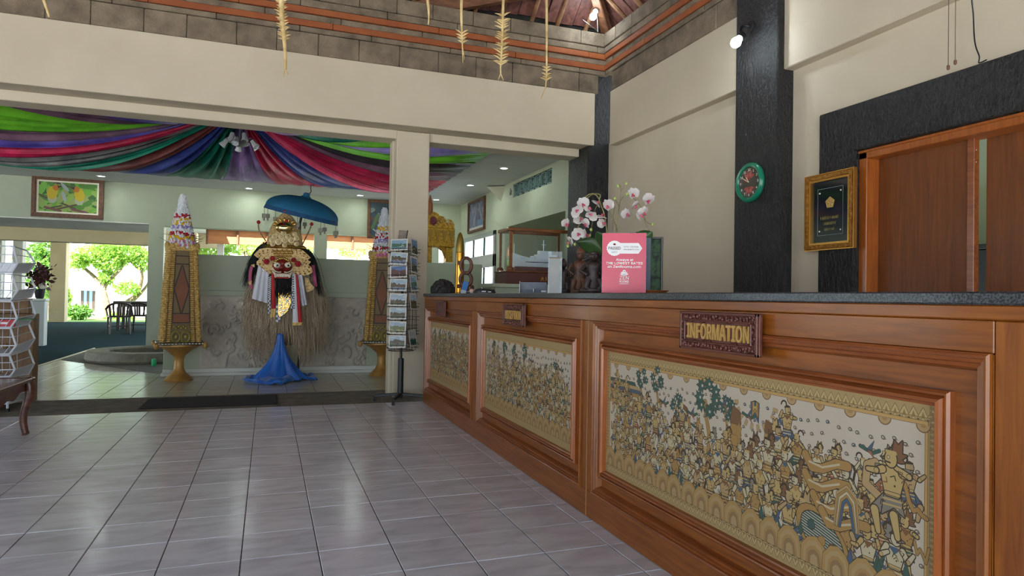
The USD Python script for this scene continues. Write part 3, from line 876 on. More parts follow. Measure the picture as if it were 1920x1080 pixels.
def paint(w, h, seed, simple=False):
    r = np.random.default_rng(seed)
    A = Art()
    bw = 0.062 if not simple else 0.06
    A.add(sbox(0, 0, w, h), (190, 158, 100))
    # border: zigzag of raised gold
    A.add(sbox(0.004, 0.004, w - 0.004, h - 0.004), (182, 154, 104))
    if not simple:
        for (yb, sg) in ((h - 0.006, -1), (0.006, 1)):
            n = int(w / 0.026)
            for i in range(n):
                x = i * w / n
                A.add(Polygon([(x, yb + sg * 0.026), (x + w / n / 2, yb + sg * 0.004), (x + w / n, yb + sg * 0.026)]), (206, 180, 124), 0.0016, (120, 96, 58))
                A.add(Polygon([(x + w / n * 0.32, yb + sg * 0.026), (x + w / n / 2, yb + sg * 0.013), (x + w / n * 0.68, yb + sg * 0.026)]), (150, 122, 72))
                A.add(Point(x + w / n / 2, yb + sg * 0.034).buffer(0.005, quad_segs=2), (202, 176, 120), 0.0012, (112, 90, 54))
                A.add(Point(x + w / n, yb + sg * 0.034).buffer(0.0035, quad_segs=2), (90, 78, 56))
        n = int(h / 0.014)
        for i in range(n):
            z = i * h / n
            for xs in (0.013, w - 0.013):
                A.add(Polygon([(xs - 0.009, z), (xs + 0.009, z + h / n / 2), (xs - 0.009, z + h / n)]), (142, 118, 80))
    A.add(sbox(0.026, 0.042, w - 0.026, h - 0.042), (204, 162, 94), 0.0015, (120, 90, 54))
    A.add(sbox(0.034, 0.052, w - 0.034, h - 0.052), CLOTH, 0.0012, (116, 70, 60))
    X0, X1, Z0, Z1 = 0.036, w - 0.036, 0.054, h - 0.054
    for i in range(int(w / 0.11)):
        x = X0 + 0.05 + i * 0.11
        half = sbox(x - 0.05, Z1 - 0.05, x + 0.05, Z1 + 0.0015)
        A.add(Point(x, Z1 + 0.003).buffer(0.021, quad_segs=3).intersection(half), BRN)
        A.add(Point(x, Z1 + 0.003).buffer(0.018, quad_segs=3).intersection(half), TAN)
        A.add(Point(x, Z1 + 0.003).buffer(0.009, quad_segs=2).intersection(half), OCH)
    # a fret of buds on the bare cloth
    for i in range(int((X1 - X0) / 0.036)):
        for j in range(int((Z1 - Z0) / 0.036)):
            bud(A, X0 + (i + 0.5 * (j % 2) + r.uniform(0.2, 0.6)) * 0.036, Z0 + (j + r.uniform(0.2, 0.6)) * 0.036, 0.0058 if not simple else 0.007, r)
    return A, r, X0, X1, Z0, Z1


def scene_art(w, h, seed, top):
    """top(u) -> how high (0..1) the crowd of figures reaches."""
    A, r, X0, X1, Z0, Z1 = paint(w, h, seed, seed != 11)
    H = Z1 - Z0
    W = X1 - X0
    P = lambda u, v: (X0 + u * W, Z0 + v * H)
    big = seed == 11
    if big:
        # u = 0 is the far (left) end in the photograph
        for k, c in enumerate((GRN, TAN, BLU, OCH, CRM, BLU, TAN)):
            x, z = P(0.0, 0.86 - k * 0.035)
            A.add(Polygon([(x, z), (x + (0.17 + 0.02 * k) * W * 0.8, z), (x + (0.18 + 0.02 * k) * W * 0.8, z - 0.035 * H), (x, z - 0.035 * H)]), c, 0.001)
        x, z = P(0.62, 0.93)
        for k, c in ((0.055, BLU), (0.042, OCH), (0.026, GLD), (0.012, BLU)):
            A.add(spiky(x, z, k, -k * 1.2, 6, r), c, 0.0015)
        for k in range(10):
            a = math.pi * (1.0 + (k + 0.5) / 10)
            A.add(affinity.rotate(sbox(x + 0.095 * math.cos(a) - 0.010, z + 0.085 * math.sin(a) - 0.006, x + 0.095 * math.cos(a) + 0.010, z + 0.085 * math.sin(a) + 0.006), math.degrees(a)), TAN, 0.001, BRN)
    for (u, v, s) in ([(0.17, 0.62, 0.17), (0.25, 0.60, 0.19), (0.46, 0.42, 0.26), (0.53, 0.55, 0.16), (0.34, 0.45, 0.17)] if big else [(0.12, 0.5, 0.2), (0.27, 0.60, 0.17), (0.52, 0.6, 0.18), (0.85, 0.40, 0.2), (0.4, 0.5, 0.2)]):
        tree_motif(A, *P(u, v), s, r)
    for (u, v, s) in ([(0.37, 0.30, 0.24), (0.56, 0.42, 0.22), (0.66, 0.5, 0.16), (0.10, 0.35, 0.2)] if big else [(0.2, 0.3, 0.2), (0.6, 0.4, 0.2)]):
        rock_tower(A, *P(u, v), s, r)
    for (u, v) in ((0.28, 0.75), (0.40, 0.72), (0.42, 0.62), (0.90, 0.80), (0.60, 0.82), (0.52, 0.86)):
        x, z = P(u, v)
        A.add(LineString([(x - 0.028, z + 0.004), (x - 0.008, z - 0.002), (x + 0.014, z - 0.006), (x + 0.032, z + 0.003)]).buffer(0.0045), GRN, 0.001)
        A.add(Polygon([(x - 0.006, z), (x + 0.016, z + 0.026), (x + 0.008, z)]), BLU, 0.001)
        A.add(Polygon([(x - 0.006, z - 0.002), (x + 0.018, z - 0.022), (x + 0.008, z - 0.004)]), RED_, 0.001)
    for (u, v) in ((0.57, 0.68), (0.70, 0.70), (0.84, 0.66)):
        x, z = P(u, v)
        A.add(Polygon([(x + (0.020 if i % 2 else 0.011) * math.cos(i * 0.5) * 0.9, z + (0.034 if i % 2 else 0.022) * math.sin(i * 0.5)) for i in range(13)]).buffer(0), OCH, 0.001, BRN)
    rows = 4
    for j in range(rows, -1, -1):
        n = 21 if big else 18
        for i in range(n):
            u = (i + 0.5 * (j % 2) + r.uniform(-0.15, 0.15)) / n
            v = j / (rows + 0.9) * 0.80 + r.uniform(-0.03, 0.03)
            if v > top(u) or not 0.01 < u < 0.98:
                continue
            x, z = P(u, max(0.05, v))
            figure(A, x, z, r.uniform(0.15, 0.20) * (1.0 - 0.05 * j) * (0.85 if u < 0.3 else 1.0), r, kneel=j == 0)
    if big:
        x, z = P(0.80, 0.17)
        pond = affinity.rotate(affinity.scale(Point(x, z).buffer(0.07, quad_segs=6), 1.25, 0.75), -32)
        A.add(affinity.scale(pond, 1.25, 1.3), OCH, 0.002)
        A.add(pond, GRN, 0.003)
        for k in range(-7, 8):
            A.add(LineString([(x - 0.1, z + k * 0.008 + 0.02), (x, z + k * 0.008 - 0.003), (x + 0.1, z + k * 0.008 - 0.03)]).buffer(0.0014).intersection(pond), CLOTH)
        for q in range(3):
            A.add(Point(x + (-0.04, 0.0, 0.04)[q], z + (0.025, -0.01, -0.02)[q]).buffer(0.014), (GRN, OCH, BRN)[q], 0.0015)
        # the many-armed figure of scrolling bands
        for q, (u, v) in enumerate(((0.80, 0.62), (0.80, 0.50), (0.82, 0.38), (0.84, 0.30))):
            x, z = P(u, v)
            A.add(LineString([(x - 0.065, z + 0.02), (x - 0.04, z - 0.012), (x + 0.0, z - 0.008), (x + 0.05, z + 0.018), (x + 0.09, z + 0.02)]).buffer(0.013), OCH, 0.0022)
            A.add(LineString([(x - 0.05, z + 0.002), (x, z - 0.004), (x + 0.06, z + 0.018)]).buffer(0.003), CRM)
        for q in range(5):
            x, z = P(0.855, 0.42)
            A.add(LineString([(x - 0.04 + q * 0.004, z - 0.06), (x - 0.032 + q * 0.005, z + 0.03 - q * 0.006), (x, z + 0.055 - q * 0.009), (x + 0.032 - q * 0.005, z + 0.03 - q * 0.006), (x + 0.04 - q * 0.004, z - 0.06)]).buffer(0.0042), (TAN, OCH, CRM, OCH, BLU)[q], 0.001)
        x, z = P(0.90, 0.60)
        A.add(LineString([(x + 0.06, z - 0.04), (x - 0.01, z + 0.0), (x - 0.005, z + 0.05), (x + 0.02, z + 0.062)]).buffer(0.011), TAN, 0.002)
        A.add(Polygon([(x + 0.02, z + 0.060), (x + 0.12, z + 0.066), (x + 0.13, z + 0.06), (x + 0.02, z + 0.053)]), GREY, 0.0018)
        figure(A, *P(0.945, 0.34), 0.24, r)
    # rocks along the foot
    n = int(W / 0.085)
    for i in range(n + 1):
        x = X0 + i * W / n + r.uniform(-0.012, 0.012)
        for k, (s, c) in enumerate(((0.050, (184, 144, 84)), (0.040, TAN), (0.030, (178, 138, 82)), (0.022, (150, 116, 78)), (0.012, TAN))):
            pts = [(x - s, Z0 - 0.01), (x - s * 0.95, Z0 + s * 0.7), (x - s * 0.45, Z0 + s * 1.25), (x + s * 0.1, Z0 + s * 1.4), (x + s * 0.7, Z0 + s), (x + s, Z0 - 0.01)]
            A.add(Polygon(pts).buffer(0.003, quad_segs=2), c, 0.0012 if k == 0 else 0.0)
        if r.random() < 0.6:
            xq, zq = x + 0.045, Z0 + r.uniform(0.05, 0.08)
            A.add(Polygon([(xq - 0.010, zq), (xq, zq + 0.030), (xq + 0.010, zq), (xq, zq - 0.014)]), BLU if r.random() < 0.6 else GRN, 0.0014)
    return A, sbox(0, 0, w, h)


BATM = print_mat('batik_print', 0.75, 0.25, bump=0.25)
tops = [lambda u: 0.78 - 0.30 * abs(math.sin(u * 9)) - (0.15 if 0.3 < u < 0.7 else 0) + (0.1 if u < 0.12 else 0), lambda u: 0.72 - 0.22 * u, lambda u: 0.7]
for k, (y0, y1, z0, z1) in enumerate(BAT):
    A, fr_ = scene_art(y1 - y0, z1 - z0, (11, 12, 13)[k], tops[k])
    # seen from the lobby the left end is the far end: run along -Y
    m = A.build(((XC + 0.0275, y1, z0), (0, -1, 0), (0, 0, 1)), fr_)
    put('batik_painting', m, BATM, ct, label=('batik painting of crowded puppet-like figures on cream cloth, nearest panel', 'batik painting in the middle panel', 'batik painting in the farthest panel')[k])


# ------------------------------------------------------------------ carved signs on the counter
GOLDL = mat('gold_letter', lin((186, 146, 80)), 0.45)


def carved_sign(y_far, y_near, z0, z1, text, label, nth):
    t = thing('carved_sign', label, 'sign', (XC - 0.0145, y_far, z0))
    w, h = y_far - y_near, z1 - z0
    fr = ((-0.012, 0, 0), (0, -1, 0), (0, 0, 1))
    d = 0.022
    put('board', MB().box(-0.016, -0.001, -w, 0, 0, h, 0.003), REDW, t)
    r = np.random.default_rng(20 + nth)
    bw = 0.24 * h
    b = MB()
    for (a, c, e, f) in ((0, w, 0, 0.010), (0, w, h - 0.010, h), (0, 0.010, 0, h), (w - 0.010, w, 0, h), (bw, w - bw, bw - 0.006, bw), (bw, w - bw, h - bw, h - bw + 0.006), (bw - 0.006, bw, bw, h - bw), (w - bw, w - bw + 0.006, bw, h - bw)):
        b.box(-0.016 - 0.010, -0.014, -c, -a, e, f, 0.002)
    put('frame', b, REDW, t)
    b = MB()
    n = int(2 * (w + h) / 0.019)
    for i in range(n):
        s = i / n * 2 * (w + h)
        if s < w:
            u, v = s, bw / 2
        elif s < w + h:
            u, v = w - bw / 2, s - w
        elif s < 2 * w + h:
            u, v = 2 * w + h - s, h - bw / 2
        else:
            u, v = bw / 2, 2 * (w + h) - s
        u, v = min(max(u, 0.02), w - 0.02), min(max(v, 0.02), h - 0.02)
        th = np.linspace(0, r.choice([-1, 1]) * 5.0, 9) + r.uniform(0, 6)
        rad = np.linspace(0.016, 0.003, 9) * r.uniform(0.8, 1.2)
        P = np.stack([0 * th - 0.018, -(u + rad * np.cos(th)), v + rad * np.sin(th)], 1)
        b.tube(P, np.linspace(0.0050, 0.0025, 9), 5)
        b.ball((-0.019, -(u + r.uniform(-.008, .008)), v + r.uniform(-.008, .008)), (0.006, 0.005, 0.008), 1)
    put('carved_scrolls', b, REDW, t, smooth=True)
    if text:
        m = meshkit.text_mesh(text, 1.0, 0.2, bold=True)
        v = np.array(m.vertices)
        v[:, 0] -= v[:, 0].min()
        ww, hh = w - 2 * bw - 0.014, h - 2 * bw - 0.016
        cap_h = v[:, 1].max() - v[:, 1].min()
        P = np.stack([-0.016 - v[:, 2] / 0.2 * 0.007, -(bw + 0.007 + v[:, 0] / v[:, 0].max() * ww), bw + 0.008 + (v[:, 1] - v[:, 1].min()) / cap_h * hh], 1)
        put('lettering', MB().add(P, m.faces), GOLDL, t, label='raised gold lettering reading ' + text)
    return t


a, c = at(1283, 585, X=XC - 0.02), at(1428, 668, X=XC - 0.02)
z1_ = at(1283, 583, X=XC - 0.02)[2]
z0_ = at(1283, 652, X=XC - 0.02)[2]
carved_sign(a[1], c[1], z0_, z1_, 'INFORMATION', 'carved red wooden INFORMATION sign on the nearest counter panel', 0)
a, c = at(948, 567, X=XC - 0.02), at(986, 567, X=XC - 0.02)
carved_sign(a[1], c[1], z0_, z1_, 'RECEPTION', 'carved dark red wooden sign with worn gold letters on the middle counter panel', 1)
a, c = at(821, 567, X=XC - 0.02), at(836, 567, X=XC - 0.02)
carved_sign(a[1], c[1], z0_, z1_, None, 'small carved dark red wooden sign on the farthest counter panel beside the postcard stand', 2)

# ================================================================== things on the counter
def facing(px, X, base=ZTOP):
    """Place on the counter (X metres) under a pixel column, turned to the lobby: location, rotation, metres per pixel."""
    p = at(px, 549, X=X)
    D = (np.array([p[0], p[1], 1.07]) - EYE) @ FWD
    return (p[0], p[1], base), -math.degrees(math.atan2(p[0], p[1])), D / FPX


def lettering(b, text, x, z, h, w=None, y=0.0, d=0.0006, bold=True, c=None, center=True):
    """Letters standing in the local XZ plane, reading along +x, seen from -y."""
    m = meshkit.text_mesh(text, h, 0.01, bold)
    v = np.array(m.vertices)
    lo, hi = v.min(0), v.max(0)
    sx = 1.0 if w is None else w / (hi[0] - lo[0])
    X_ = (v[:, 0] - (lo[0] + hi[0]) / 2 * center - (0 if center else lo[0])) * sx + x
    return b.add(np.stack([X_, y - v[:, 2] / 0.01 * d, z + v[:, 1]], 1), m.faces, c)


FR = lambda y: ((0, y, 0), (1, 0, 0), (0, 0, 1))
WHITEPL = mat('white_print', lin((240, 236, 236)), 0.5)
PINK = mat('pink_card', lin((214, 46, 80)), 0.3, c2=lin((200, 38, 72)), ns=5, coat=0.2)
GREYTXT = mat('grey_print', lin((96, 80, 86)), 0.6)
ACRYL = pane_mat('clear_acrylic', (0.95, 0.96, 0.96))
STEELB = mat('blue_grey_edge', lin((78, 92, 108)), 0.4)

loc, rz, mpp = facing(1169, 1.64)
W_, H_ = 0.212, 0.297
t = thing('sign_stand', 'pink tabletop sign card in an acrylic stand promising the lowest rates', 'sign', loc, rz)
put('card', MB().box(-W_ / 2, W_ / 2, -0.003, 0.0, 0.002, H_, 0.0005), PINK, t)
put('acrylic_stand', MB().box(-W_ / 2 - 0.002, W_ / 2 + 0.002, 0.001, 0.004, 0.0, H_ + 0.002).box(-W_ / 2 - 0.002, W_ / 2 + 0.002, 0.001, 0.075, 0.0, 0.003), ACRYL, t)
b = MB()
cx, cz = -0.047, 0.222
bp = Polygon([(cx + (0.0385 if i % 2 else 0.0365) * math.cos(i * math.pi / 18), cz + (0.0385 if i % 2 else 0.0365) * math.sin(i * math.pi / 18)) for i in range(36)])
arrow = Polygon([(cx, cz - 0.026), (0.070, cz - 0.026), (0.088, cz), (0.070, cz + 0.026), (cx, cz + 0.026)])
b.plate(arrow, FR(-0.003), 0.0004).plate(bp, FR(-0.003), 0.0006)
put('badge', b, WHITEPL, t)
b = MB()
lettering(b, 'PASSED', cx, cz - 0.006, 0.0135, 0.060, -0.0037)
lettering(b, 'AUDIT', cx, cz - 0.023, 0.0075, 0.027, -0.0037, bold=False)
lettering(b, 'HOTEL CERTIFIED', 0.034, cz + 0.004, 0.0062, 0.070, -0.0035, bold=False)
lettering(b, 'AS A QUALITY STAY', 0.036, cz - 0.009, 0.0062, 0.076, -0.0035, bold=False)
put('small_print', b, GREYTXT, t)
b = MB()
for a in (-0.9, -0.45, 0, 0.45, 0.9):
    b.plate(affinity.rotate(affinity.translate(affinity.scale(Point(0, 0).buffer(0.005), 0.5, 1), cx, cz + 0.020), math.degrees(-a), origin=(cx, cz + 0.016)), FR(-0.0036), 0.0004)
put('badge_emblem', b, mat('crimson_print', lin((150, 40, 60)), 0.6), t)
b = MB()
lettering(b, 'Always at', 0.003, 0.160, 0.0115, 0.084, -0.003)
lettering(b, 'THE LOWEST RATES', 0.002, 0.143, 0.0115, 0.178, -0.003)
lettering(b, 'on ZenRooms.com', 0.002, 0.126, 0.0115, 0.162, -0.003)
lettering(b, 'ZEN', 0.002, 0.068, 0.018, 0.045, -0.003, bold=False)
lettering(b, 'ROOMS', 0.002, 0.054, 0.0100, 0.045, -0.003)
b.box(-0.021, 0.025, -0.0036, -0.003, 0.046, 0.0485)
for a, L in ((-1.25, 0.020), (-0.75, 0.021), (0, 0.018), (0.75, 0.021), (1.25, 0.020)):
    b.plate(affinity.rotate(affinity.translate(affinity.scale(Point(0, 0).buffer(L / 2), 0.42, 1), 0.002, 0.090 + L / 2), math.degrees(-a), origin=(0.002, 0.090)), FR(-0.003), 0.0005)
b.plate(Point(0.002, 0.108).buffer(0.008).difference(Point(0.002, 0.108).buffer(0.0035)), FR(-0.003), 0.0006)
put('lettering', b, WHITEPL, t, label='white lettering and lotus emblem')

loc, rz, mpp = facing(1216, 1.84)
t = thing('menu_holder', 'blue-grey edged upright menu holder directly behind the pink sign', 'holder', loc, rz)
put('panel', MB().box(-0.05, 0.010, 0.0, 0.012, 0.004, 0.292, 0.002), STEELB, t)
put('foot', MB().box(-0.05, 0.010, 0.0, 0.05, 0, 0.004, 0.001), STEELB, t)

GREENP = mat('foliage_print', lin((52, 86, 48)), 0.6, c2=lin((12, 22, 14)), ns=26, detail=6, contrast=(0.45, 0.6))
loc, rz, mpp = facing(1213, 2.06)
t = thing('framed_print', 'small dark framed green foliage picture standing behind the pink sign', 'picture', loc, rz)
w, h = 0.088, 0.335
for s in ((-w, -w + 0.012, 0, h), (w - 0.012, w, 0, h), (-w + 0.012, w - 0.012, h - 0.012, h), (-w + 0.012, w - 0.012, 0, 0.012)):
    put('frame_rail', MB().box(s[0], s[1], -0.012, 0.012, s[2], s[3], 0.002), DARKW, t)
put('picture', MB().box(-w + 0.012, w - 0.012, 0.0, 0.006, 0.012, h - 0.012), GREENP, t)
loc, rz, mpp = facing(1222, 1.80)
put('wooden_dish', MB().lathe([(0.035, 0), (0.062, 0.004), (0.085, 0.018), (0.080, 0.019), (0.05, 0.008), (0.0, 0.006)], 24, t=loc), mat('orange_wood', lin((186, 110, 58)), 0.4), label='low orange wooden dish beside the pink sign', cat='dish', smooth=40)

# ------------------------------------------------------------------ orchid
loc, rz, mpp = facing(1150, 1.86)
orchid = thing('orchid_plant', 'white artificial orchid with crimson hearts in a dark pot behind the pink sign', 'plant', loc, rz)
PX = lambda x, y, dy=0.0: np.array([(x - 1150) * mpp * (1 + dy * 0.0), dy, (550 - y) * mpp - 0.03])
POTM = mat('dark_pot', lin((62, 52, 46)), 0.5, c2=lin((40, 34, 30)), ns=12)
put('pot', MB().lathe([(0.06, 0), (0.075, 0.02), (0.095, 0.10), (0.10, 0.16), (0.092, 0.16), (0.085, 0.13), (0, 0.125)], 28, t=(0.02, 0.02, 0)), POTM, orchid, smooth=40)
STEM = mat('orchid_stem', lin((150, 150, 92)), 0.6, c2=lin((104, 88, 60)), ns=9)
PETAL = mat('orchid_petal', lin((240, 238, 236)), 0.6, c2=lin((228, 218, 216)), ns=18, trans=lin((235, 225, 222)))
LIP = mat('orchid_lip', lin((176, 36, 74)), 0.5, c2=lin((220, 120, 140)), ns=40)
LEAF = mat('orchid_leaf', lin((62, 92, 44)), 0.4, c2=lin((40, 66, 30)), ns=10, coat=0.3)
BUD = mat('orchid_bud', lin((170, 190, 96)), 0.5)
CQ = lambda cx, cy: (1030 + cx / 4.5, 320 + cy / 4.5)


def spline(pts, n=24):
    pts = np.asarray(pts, float)
    t = np.linspace(0, 1, len(pts))
    from scipy.interpolate import CubicSpline
    return CubicSpline(t, pts)(np.linspace(0, 1, n))


for pts, r_ in (([(490, 900), (480, 520), (460, 340), (430, 240), (400, 170), (340, 140), (270, 200), (255, 300), (245, 400), (190, 500), (160, 580)], 0.0035),
                ([(500, 900), (485, 540), (450, 300), (410, 200), (420, 150), (360, 140), (300, 185), (240, 240)], 0.004),
                ([(410, 230), (370, 300), (350, 420), (338, 500)], 0.002),
                ([(525, 900), (527, 520), (530, 330), (545, 250)], 0.003), ([(558, 900), (556, 540), (562, 380), (580, 240), (590, 110), (565, 75)], 0.003),
                ([(580, 900), (575, 520), (550, 400), (520, 330), (480, 240)], 0.003), ([(590, 200), (640, 150), (700, 180), (760, 260), (790, 350), (850, 400)], 0.002),
                ([(590, 120), (635, 55)], 0.0018), ([(580, 250), (540, 180)], 0.0018), ([(790, 350), (810, 420), (850, 475)], 0.0018), ([(240, 400), (180, 380)], 0.0018), ([(640, 150), (690, 100)], 0.0018)):
    P = [PX(*CQ(*p), 0.01 * math.sin(i * 1.3 + len(pts))) for i, p in enumerate(pts)]
    put('stem', MB().tube(spline(P, 22) if len(P) > 2 else np.linspace(P[0], P[1], 5), r_, 6), STEM, orchid, smooth=True)


def petal(b, M, p, L, Wd, bend, ang):
    u = np.linspace(0, 1, 7)
    v = np.linspace(-1, 1, 5)
    U, V = np.meshgrid(u, v, indexing='ij')
    wid = Wd * np.sin(np.clip(U * 0.93 + 0.07, 0, 1) * np.pi) ** 0.65
    G = np.stack([V * wid, -bend * U ** 2 * L + 0.18 * Wd * V ** 2, U * L], -1)
    R = M @ rot([0, 1, 0], ang)
    return b.sheet(G @ R.T + p)


r = np.random.default_rng(5)
fl_pos = [(140, 400), (225, 300), (250, 355), (318, 262), (352, 335), (392, 215), (432, 335), (482, 252), (275, 232), (240, 490), (160, 545), (303, 488), (440, 390), (640, 310), (690, 142), (715, 240), (782, 300), (745, 345), (822, 205), (300, 400)]
for i, (cx, cy) in enumerate(fl_pos):
    M = rot([0, 0, 1], r.uniform(-85, 85)) @ rot([1, 0, 0], r.uniform(-65, 50)) @ rot([0, 1, 0], r.uniform(-60, 60))
    p = PX(*CQ(cx, cy), -0.03 + r.uniform(-0.05, 0.05))
    s = r.uniform(0.8, 1.05)
    b = MB()
    for a in (90, -90):
        petal(b, M, p, 0.040 * s, 0.028 * s, -0.25, a)
    for a in (0, 140, -140):
        petal(b, M, p, 0.038 * s, 0.016 * s, -0.1, a)
    f_ = put('flower', b, PETAL, orchid, smooth=True)
    b = MB()
    b.ball(p + M @ np.array([0, -0.008, -0.004]), (0.006, 0.009, 0.008), 1, M).ball(p + M @ np.array([0.006, -0.012, -0.012]), (0.005, 0.004, 0.006), 1, M).ball(p + M @ np.array([-0.006, -0.012, -0.012]), (0.005, 0.004, 0.006), 1, M)
    put('lip', b, LIP, f_, smooth=True)
for (cx, cy) in ((565, 75), (635, 55), (540, 180), (640, 145), (150, 585), (210, 570), (345, 445), (335, 495), (855, 400), (850, 475)):
    put('bud', MB().ball(PX(*CQ(cx, cy)), (0.0085, 0.0085, 0.010), 1), BUD, orchid, smooth=True)


def long_leaf(b, p, q, w, sag=0.03, side=(0, 1, 0)):
    u, v = np.linspace(0, 1, 12), np.linspace(-1, 1, 5)
    U, V = np.meshgrid(u, v, indexing='ij')
    d = np.asarray(q) - np.asarray(p)
    s = np.array([-d[2], 0.25 * np.linalg.norm(d), d[0]])
    s /= np.linalg.norm(s)
    wid = w * np.sin(np.clip(U * 0.9 + 0.1, 0, 1) * np.pi) ** 0.7
    G = np.asarray(p) + U[..., None] * d + (V * wid)[..., None] * s + np.stack([0 * U, 0 * U + 0.4 * w * V ** 2, 4 * sag * U * (1 - U)], -1)
    return b.sheet(G, 0.0015)


for a, c, w in (((450, 640), (238, 555), 0.036), ((470, 640), (395, 470), 0.030), ((640, 600), (740, 490), 0.036), ((700, 610), (850, 470), 0.040), ((690, 560), (800, 515), 0.034)):
    b = MB()
    put('leaf', long_leaf(b, PX(*CQ(*a), 0.0), PX(*CQ(*c), -0.06), w * 1.25, 0.012), LEAF, orchid, smooth=40)

# ------------------------------------------------------------------ carved statues
CARV = mat('carved_brown_wood', lin((124, 78, 56)), 0.42, c2=lin((66, 40, 32)), ns=14, bump=0.4, bs=90, bdist=0.003)
CARVD = mat('carved_dark_wood', lin((70, 52, 48)), 0.42, c2=lin((38, 28, 28)), ns=14, bump=0.5, bs=80, bdist=0.004)


def statue(px, X, hpx, wpx, m, label, spikes=0, lean=0.0, skirt=True):
    loc, rz, mpp = facing(px, X)
    t = thing('carved_statue', label, 'statue', loc, rz)
    H, Wd = hpx * mpp, wpx * mpp
    b = MB()
    b.lathe([(0.42 * Wd, 0), (0.5 * Wd, 0.015), (0.48 * Wd, 0.03), (0.36 * Wd, 0.035)], 20, sy=0.8)
    put('base', b, m, t, smooth=40)
    b = MB()
    fn = lambda a, z: 1 + 0.08 * np.sin(a * 9 + z * 30)
    b.lathe([(0.36 * Wd, 0.03), (0.38 * Wd, 0.10 * H), (0.30 * Wd, 0.28 * H), (0.24 * Wd, 0.42 * H), (0.31 * Wd, 0.55 * H), (0.34 * Wd, 0.63 * H), (0.20 * Wd, 0.69 * H), (0.12 * Wd, 0.72 * H)], 22, sy=0.75, fn=fn, M=rot([0, 1, 0], lean))
    b.tube([(-0.30 * Wd, 0, 0.62 * H), (-0.46 * Wd, -0.02, 0.48 * H), (-0.22 * Wd, -0.24 * Wd, 0.40 * H)], [0.1 * Wd, 0.08 * Wd, 0.06 * Wd], 8)
    b.tube([(0.30 * Wd, 0, 0.62 * H), (0.46 * Wd, -0.02, 0.48 * H), (0.20 * Wd, -0.25 * Wd, 0.44 * H)], [0.1 * Wd, 0.08 * Wd, 0.06 * Wd], 8)
    b.tube([(-0.2 * Wd, -0.2 * Wd, 0.3 * H), (-0.26 * Wd, -0.30 * Wd, 0.14 * H), (-0.12 * Wd, -0.26 * Wd, 0.05 * H)], [0.12 * Wd, 0.1 * Wd, 0.07 * Wd], 8)
    b.tube([(0.2 * Wd, -0.2 * Wd, 0.3 * H), (0.28 * Wd, -0.30 * Wd, 0.16 * H), (0.1 * Wd, -0.28 * Wd, 0.06 * H)], [0.12 * Wd, 0.1 * Wd, 0.07 * Wd], 8)
    put('body', b, m, t, smooth=50)
    hc = np.array([math.sin(math.radians(lean)) * 0.78 * H, -0.02, 0.80 * H])
    b = MB().ball(hc, (0.19 * Wd, 0.19 * Wd, 0.105 * H), 2)
    b.ball(hc + (0, -0.19 * Wd, -0.005), (0.035 * Wd, 0.05 * Wd, 0.03 * H), 1).ball(hc + (-0.08 * Wd, -0.165 * Wd, 0.02 * H), (0.04 * Wd, 0.02 * Wd, 0.012 * H), 1).ball(hc + (0.08 * Wd, -0.165 * Wd, 0.02 * H), (0.04 * Wd, 0.02 * Wd, 0.012 * H), 1)
    b.ball(hc + (0, -0.165 * Wd, -0.045 * H), (0.07 * Wd, 0.03 * Wd, 0.012 * H), 1).ball(hc + (-0.2 * Wd, 0, 0), (0.03 * Wd, 0.04 * Wd, 0.03 * H), 1).ball(hc + (0.2 * Wd, 0, 0), (0.03 * Wd, 0.04 * Wd, 0.03 * H), 1)
    put('head', b, m, t, smooth=True)
    b = MB()
    b.lathe([(0.21 * Wd, 0), (0.22 * Wd, 0.03 * H), (0.15 * Wd, 0.08 * H), (0.05 * Wd, 0.13 * H), (0, 0.135 * H)], 16, t=hc + (0, 0, 0.04 * H), fn=lambda a, z: 1 + 0.1 * np.sin(a * 8))
    for k in range(spikes):
        a = math.radians(-20 + 220 * k / (spikes - 1))
        d = np.array([math.cos(a), 0.25 * math.sin(k * 2.1), math.sin(a)])
        o = hc + d * np.array([0.2 * Wd, 0.1, 0.1 * H])
        b.tube([o, o + d * 0.26 * Wd], [0.022 * Wd, 0.004 * Wd], 5)
    put('headdress', b, m, t, smooth=40)
    return t


statue(1056, 1.78, 68, 28, CARVD, 'carved dark wooden statue half hidden behind the clear brochure holder')
statue(1084, 1.99, 92, 38, CARV, 'reddish-brown carved wooden statue between two darker statues under the orchid', lean=3)
statue(1113, 1.78, 88, 52, CARVD, 'dark carved wooden statue with a spiky radiating headdress next to the pink sign', spikes=17)

loc, rz, mpp = facing(1040, 1.70)
t = thing('brochure_holder', 'clear acrylic brochure holder standing in front of the wooden statues', 'holder', loc, rz)
w, h = 13 * mpp, 80 * mpp
put('front_pane', MB().box(-w, w, -0.03, -0.027, 0.0, h * 0.82), ACRYL, t)
put('back_pane', MB().box(-w, w, 0.027, 0.03, 0.0, h), ACRYL, t)
put('side_pane', MB().box(-w, -w + 0.003, -0.027, 0.027, 0.0, h * 0.85), ACRYL, t)
put('side_pane', MB().box(w - 0.003, w, -0.027, 0.027, 0.0, h * 0.85), ACRYL, t)
put('base', MB().box(-w, w, -0.027, 0.027, 0.0, 0.003), ACRYL, t)
put('leaflet', MB().box(-w + 0.005, w - 0.012, -0.004, 0.006, 0.004, h * 0.86, 0.001), mat('taupe_card', lin((150, 138, 124)), 0.6, c2=lin((128, 116, 104)), ns=10), t)
t = None
loc, rz, mpp = facing(1000, 1.72)
t = thing('card_tray', 'grey-blue acrylic card tray with upright dividers on the counter', 'tray', loc, rz)
w = 25 * mpp
put('back_plate', MB().box(-w, w, 0.03, 0.036, 0, 22 * mpp, 0.001), mat('slate_blue', lin((98, 108, 124)), 0.35, c2=lin((78, 88, 104)), ns=9), t)
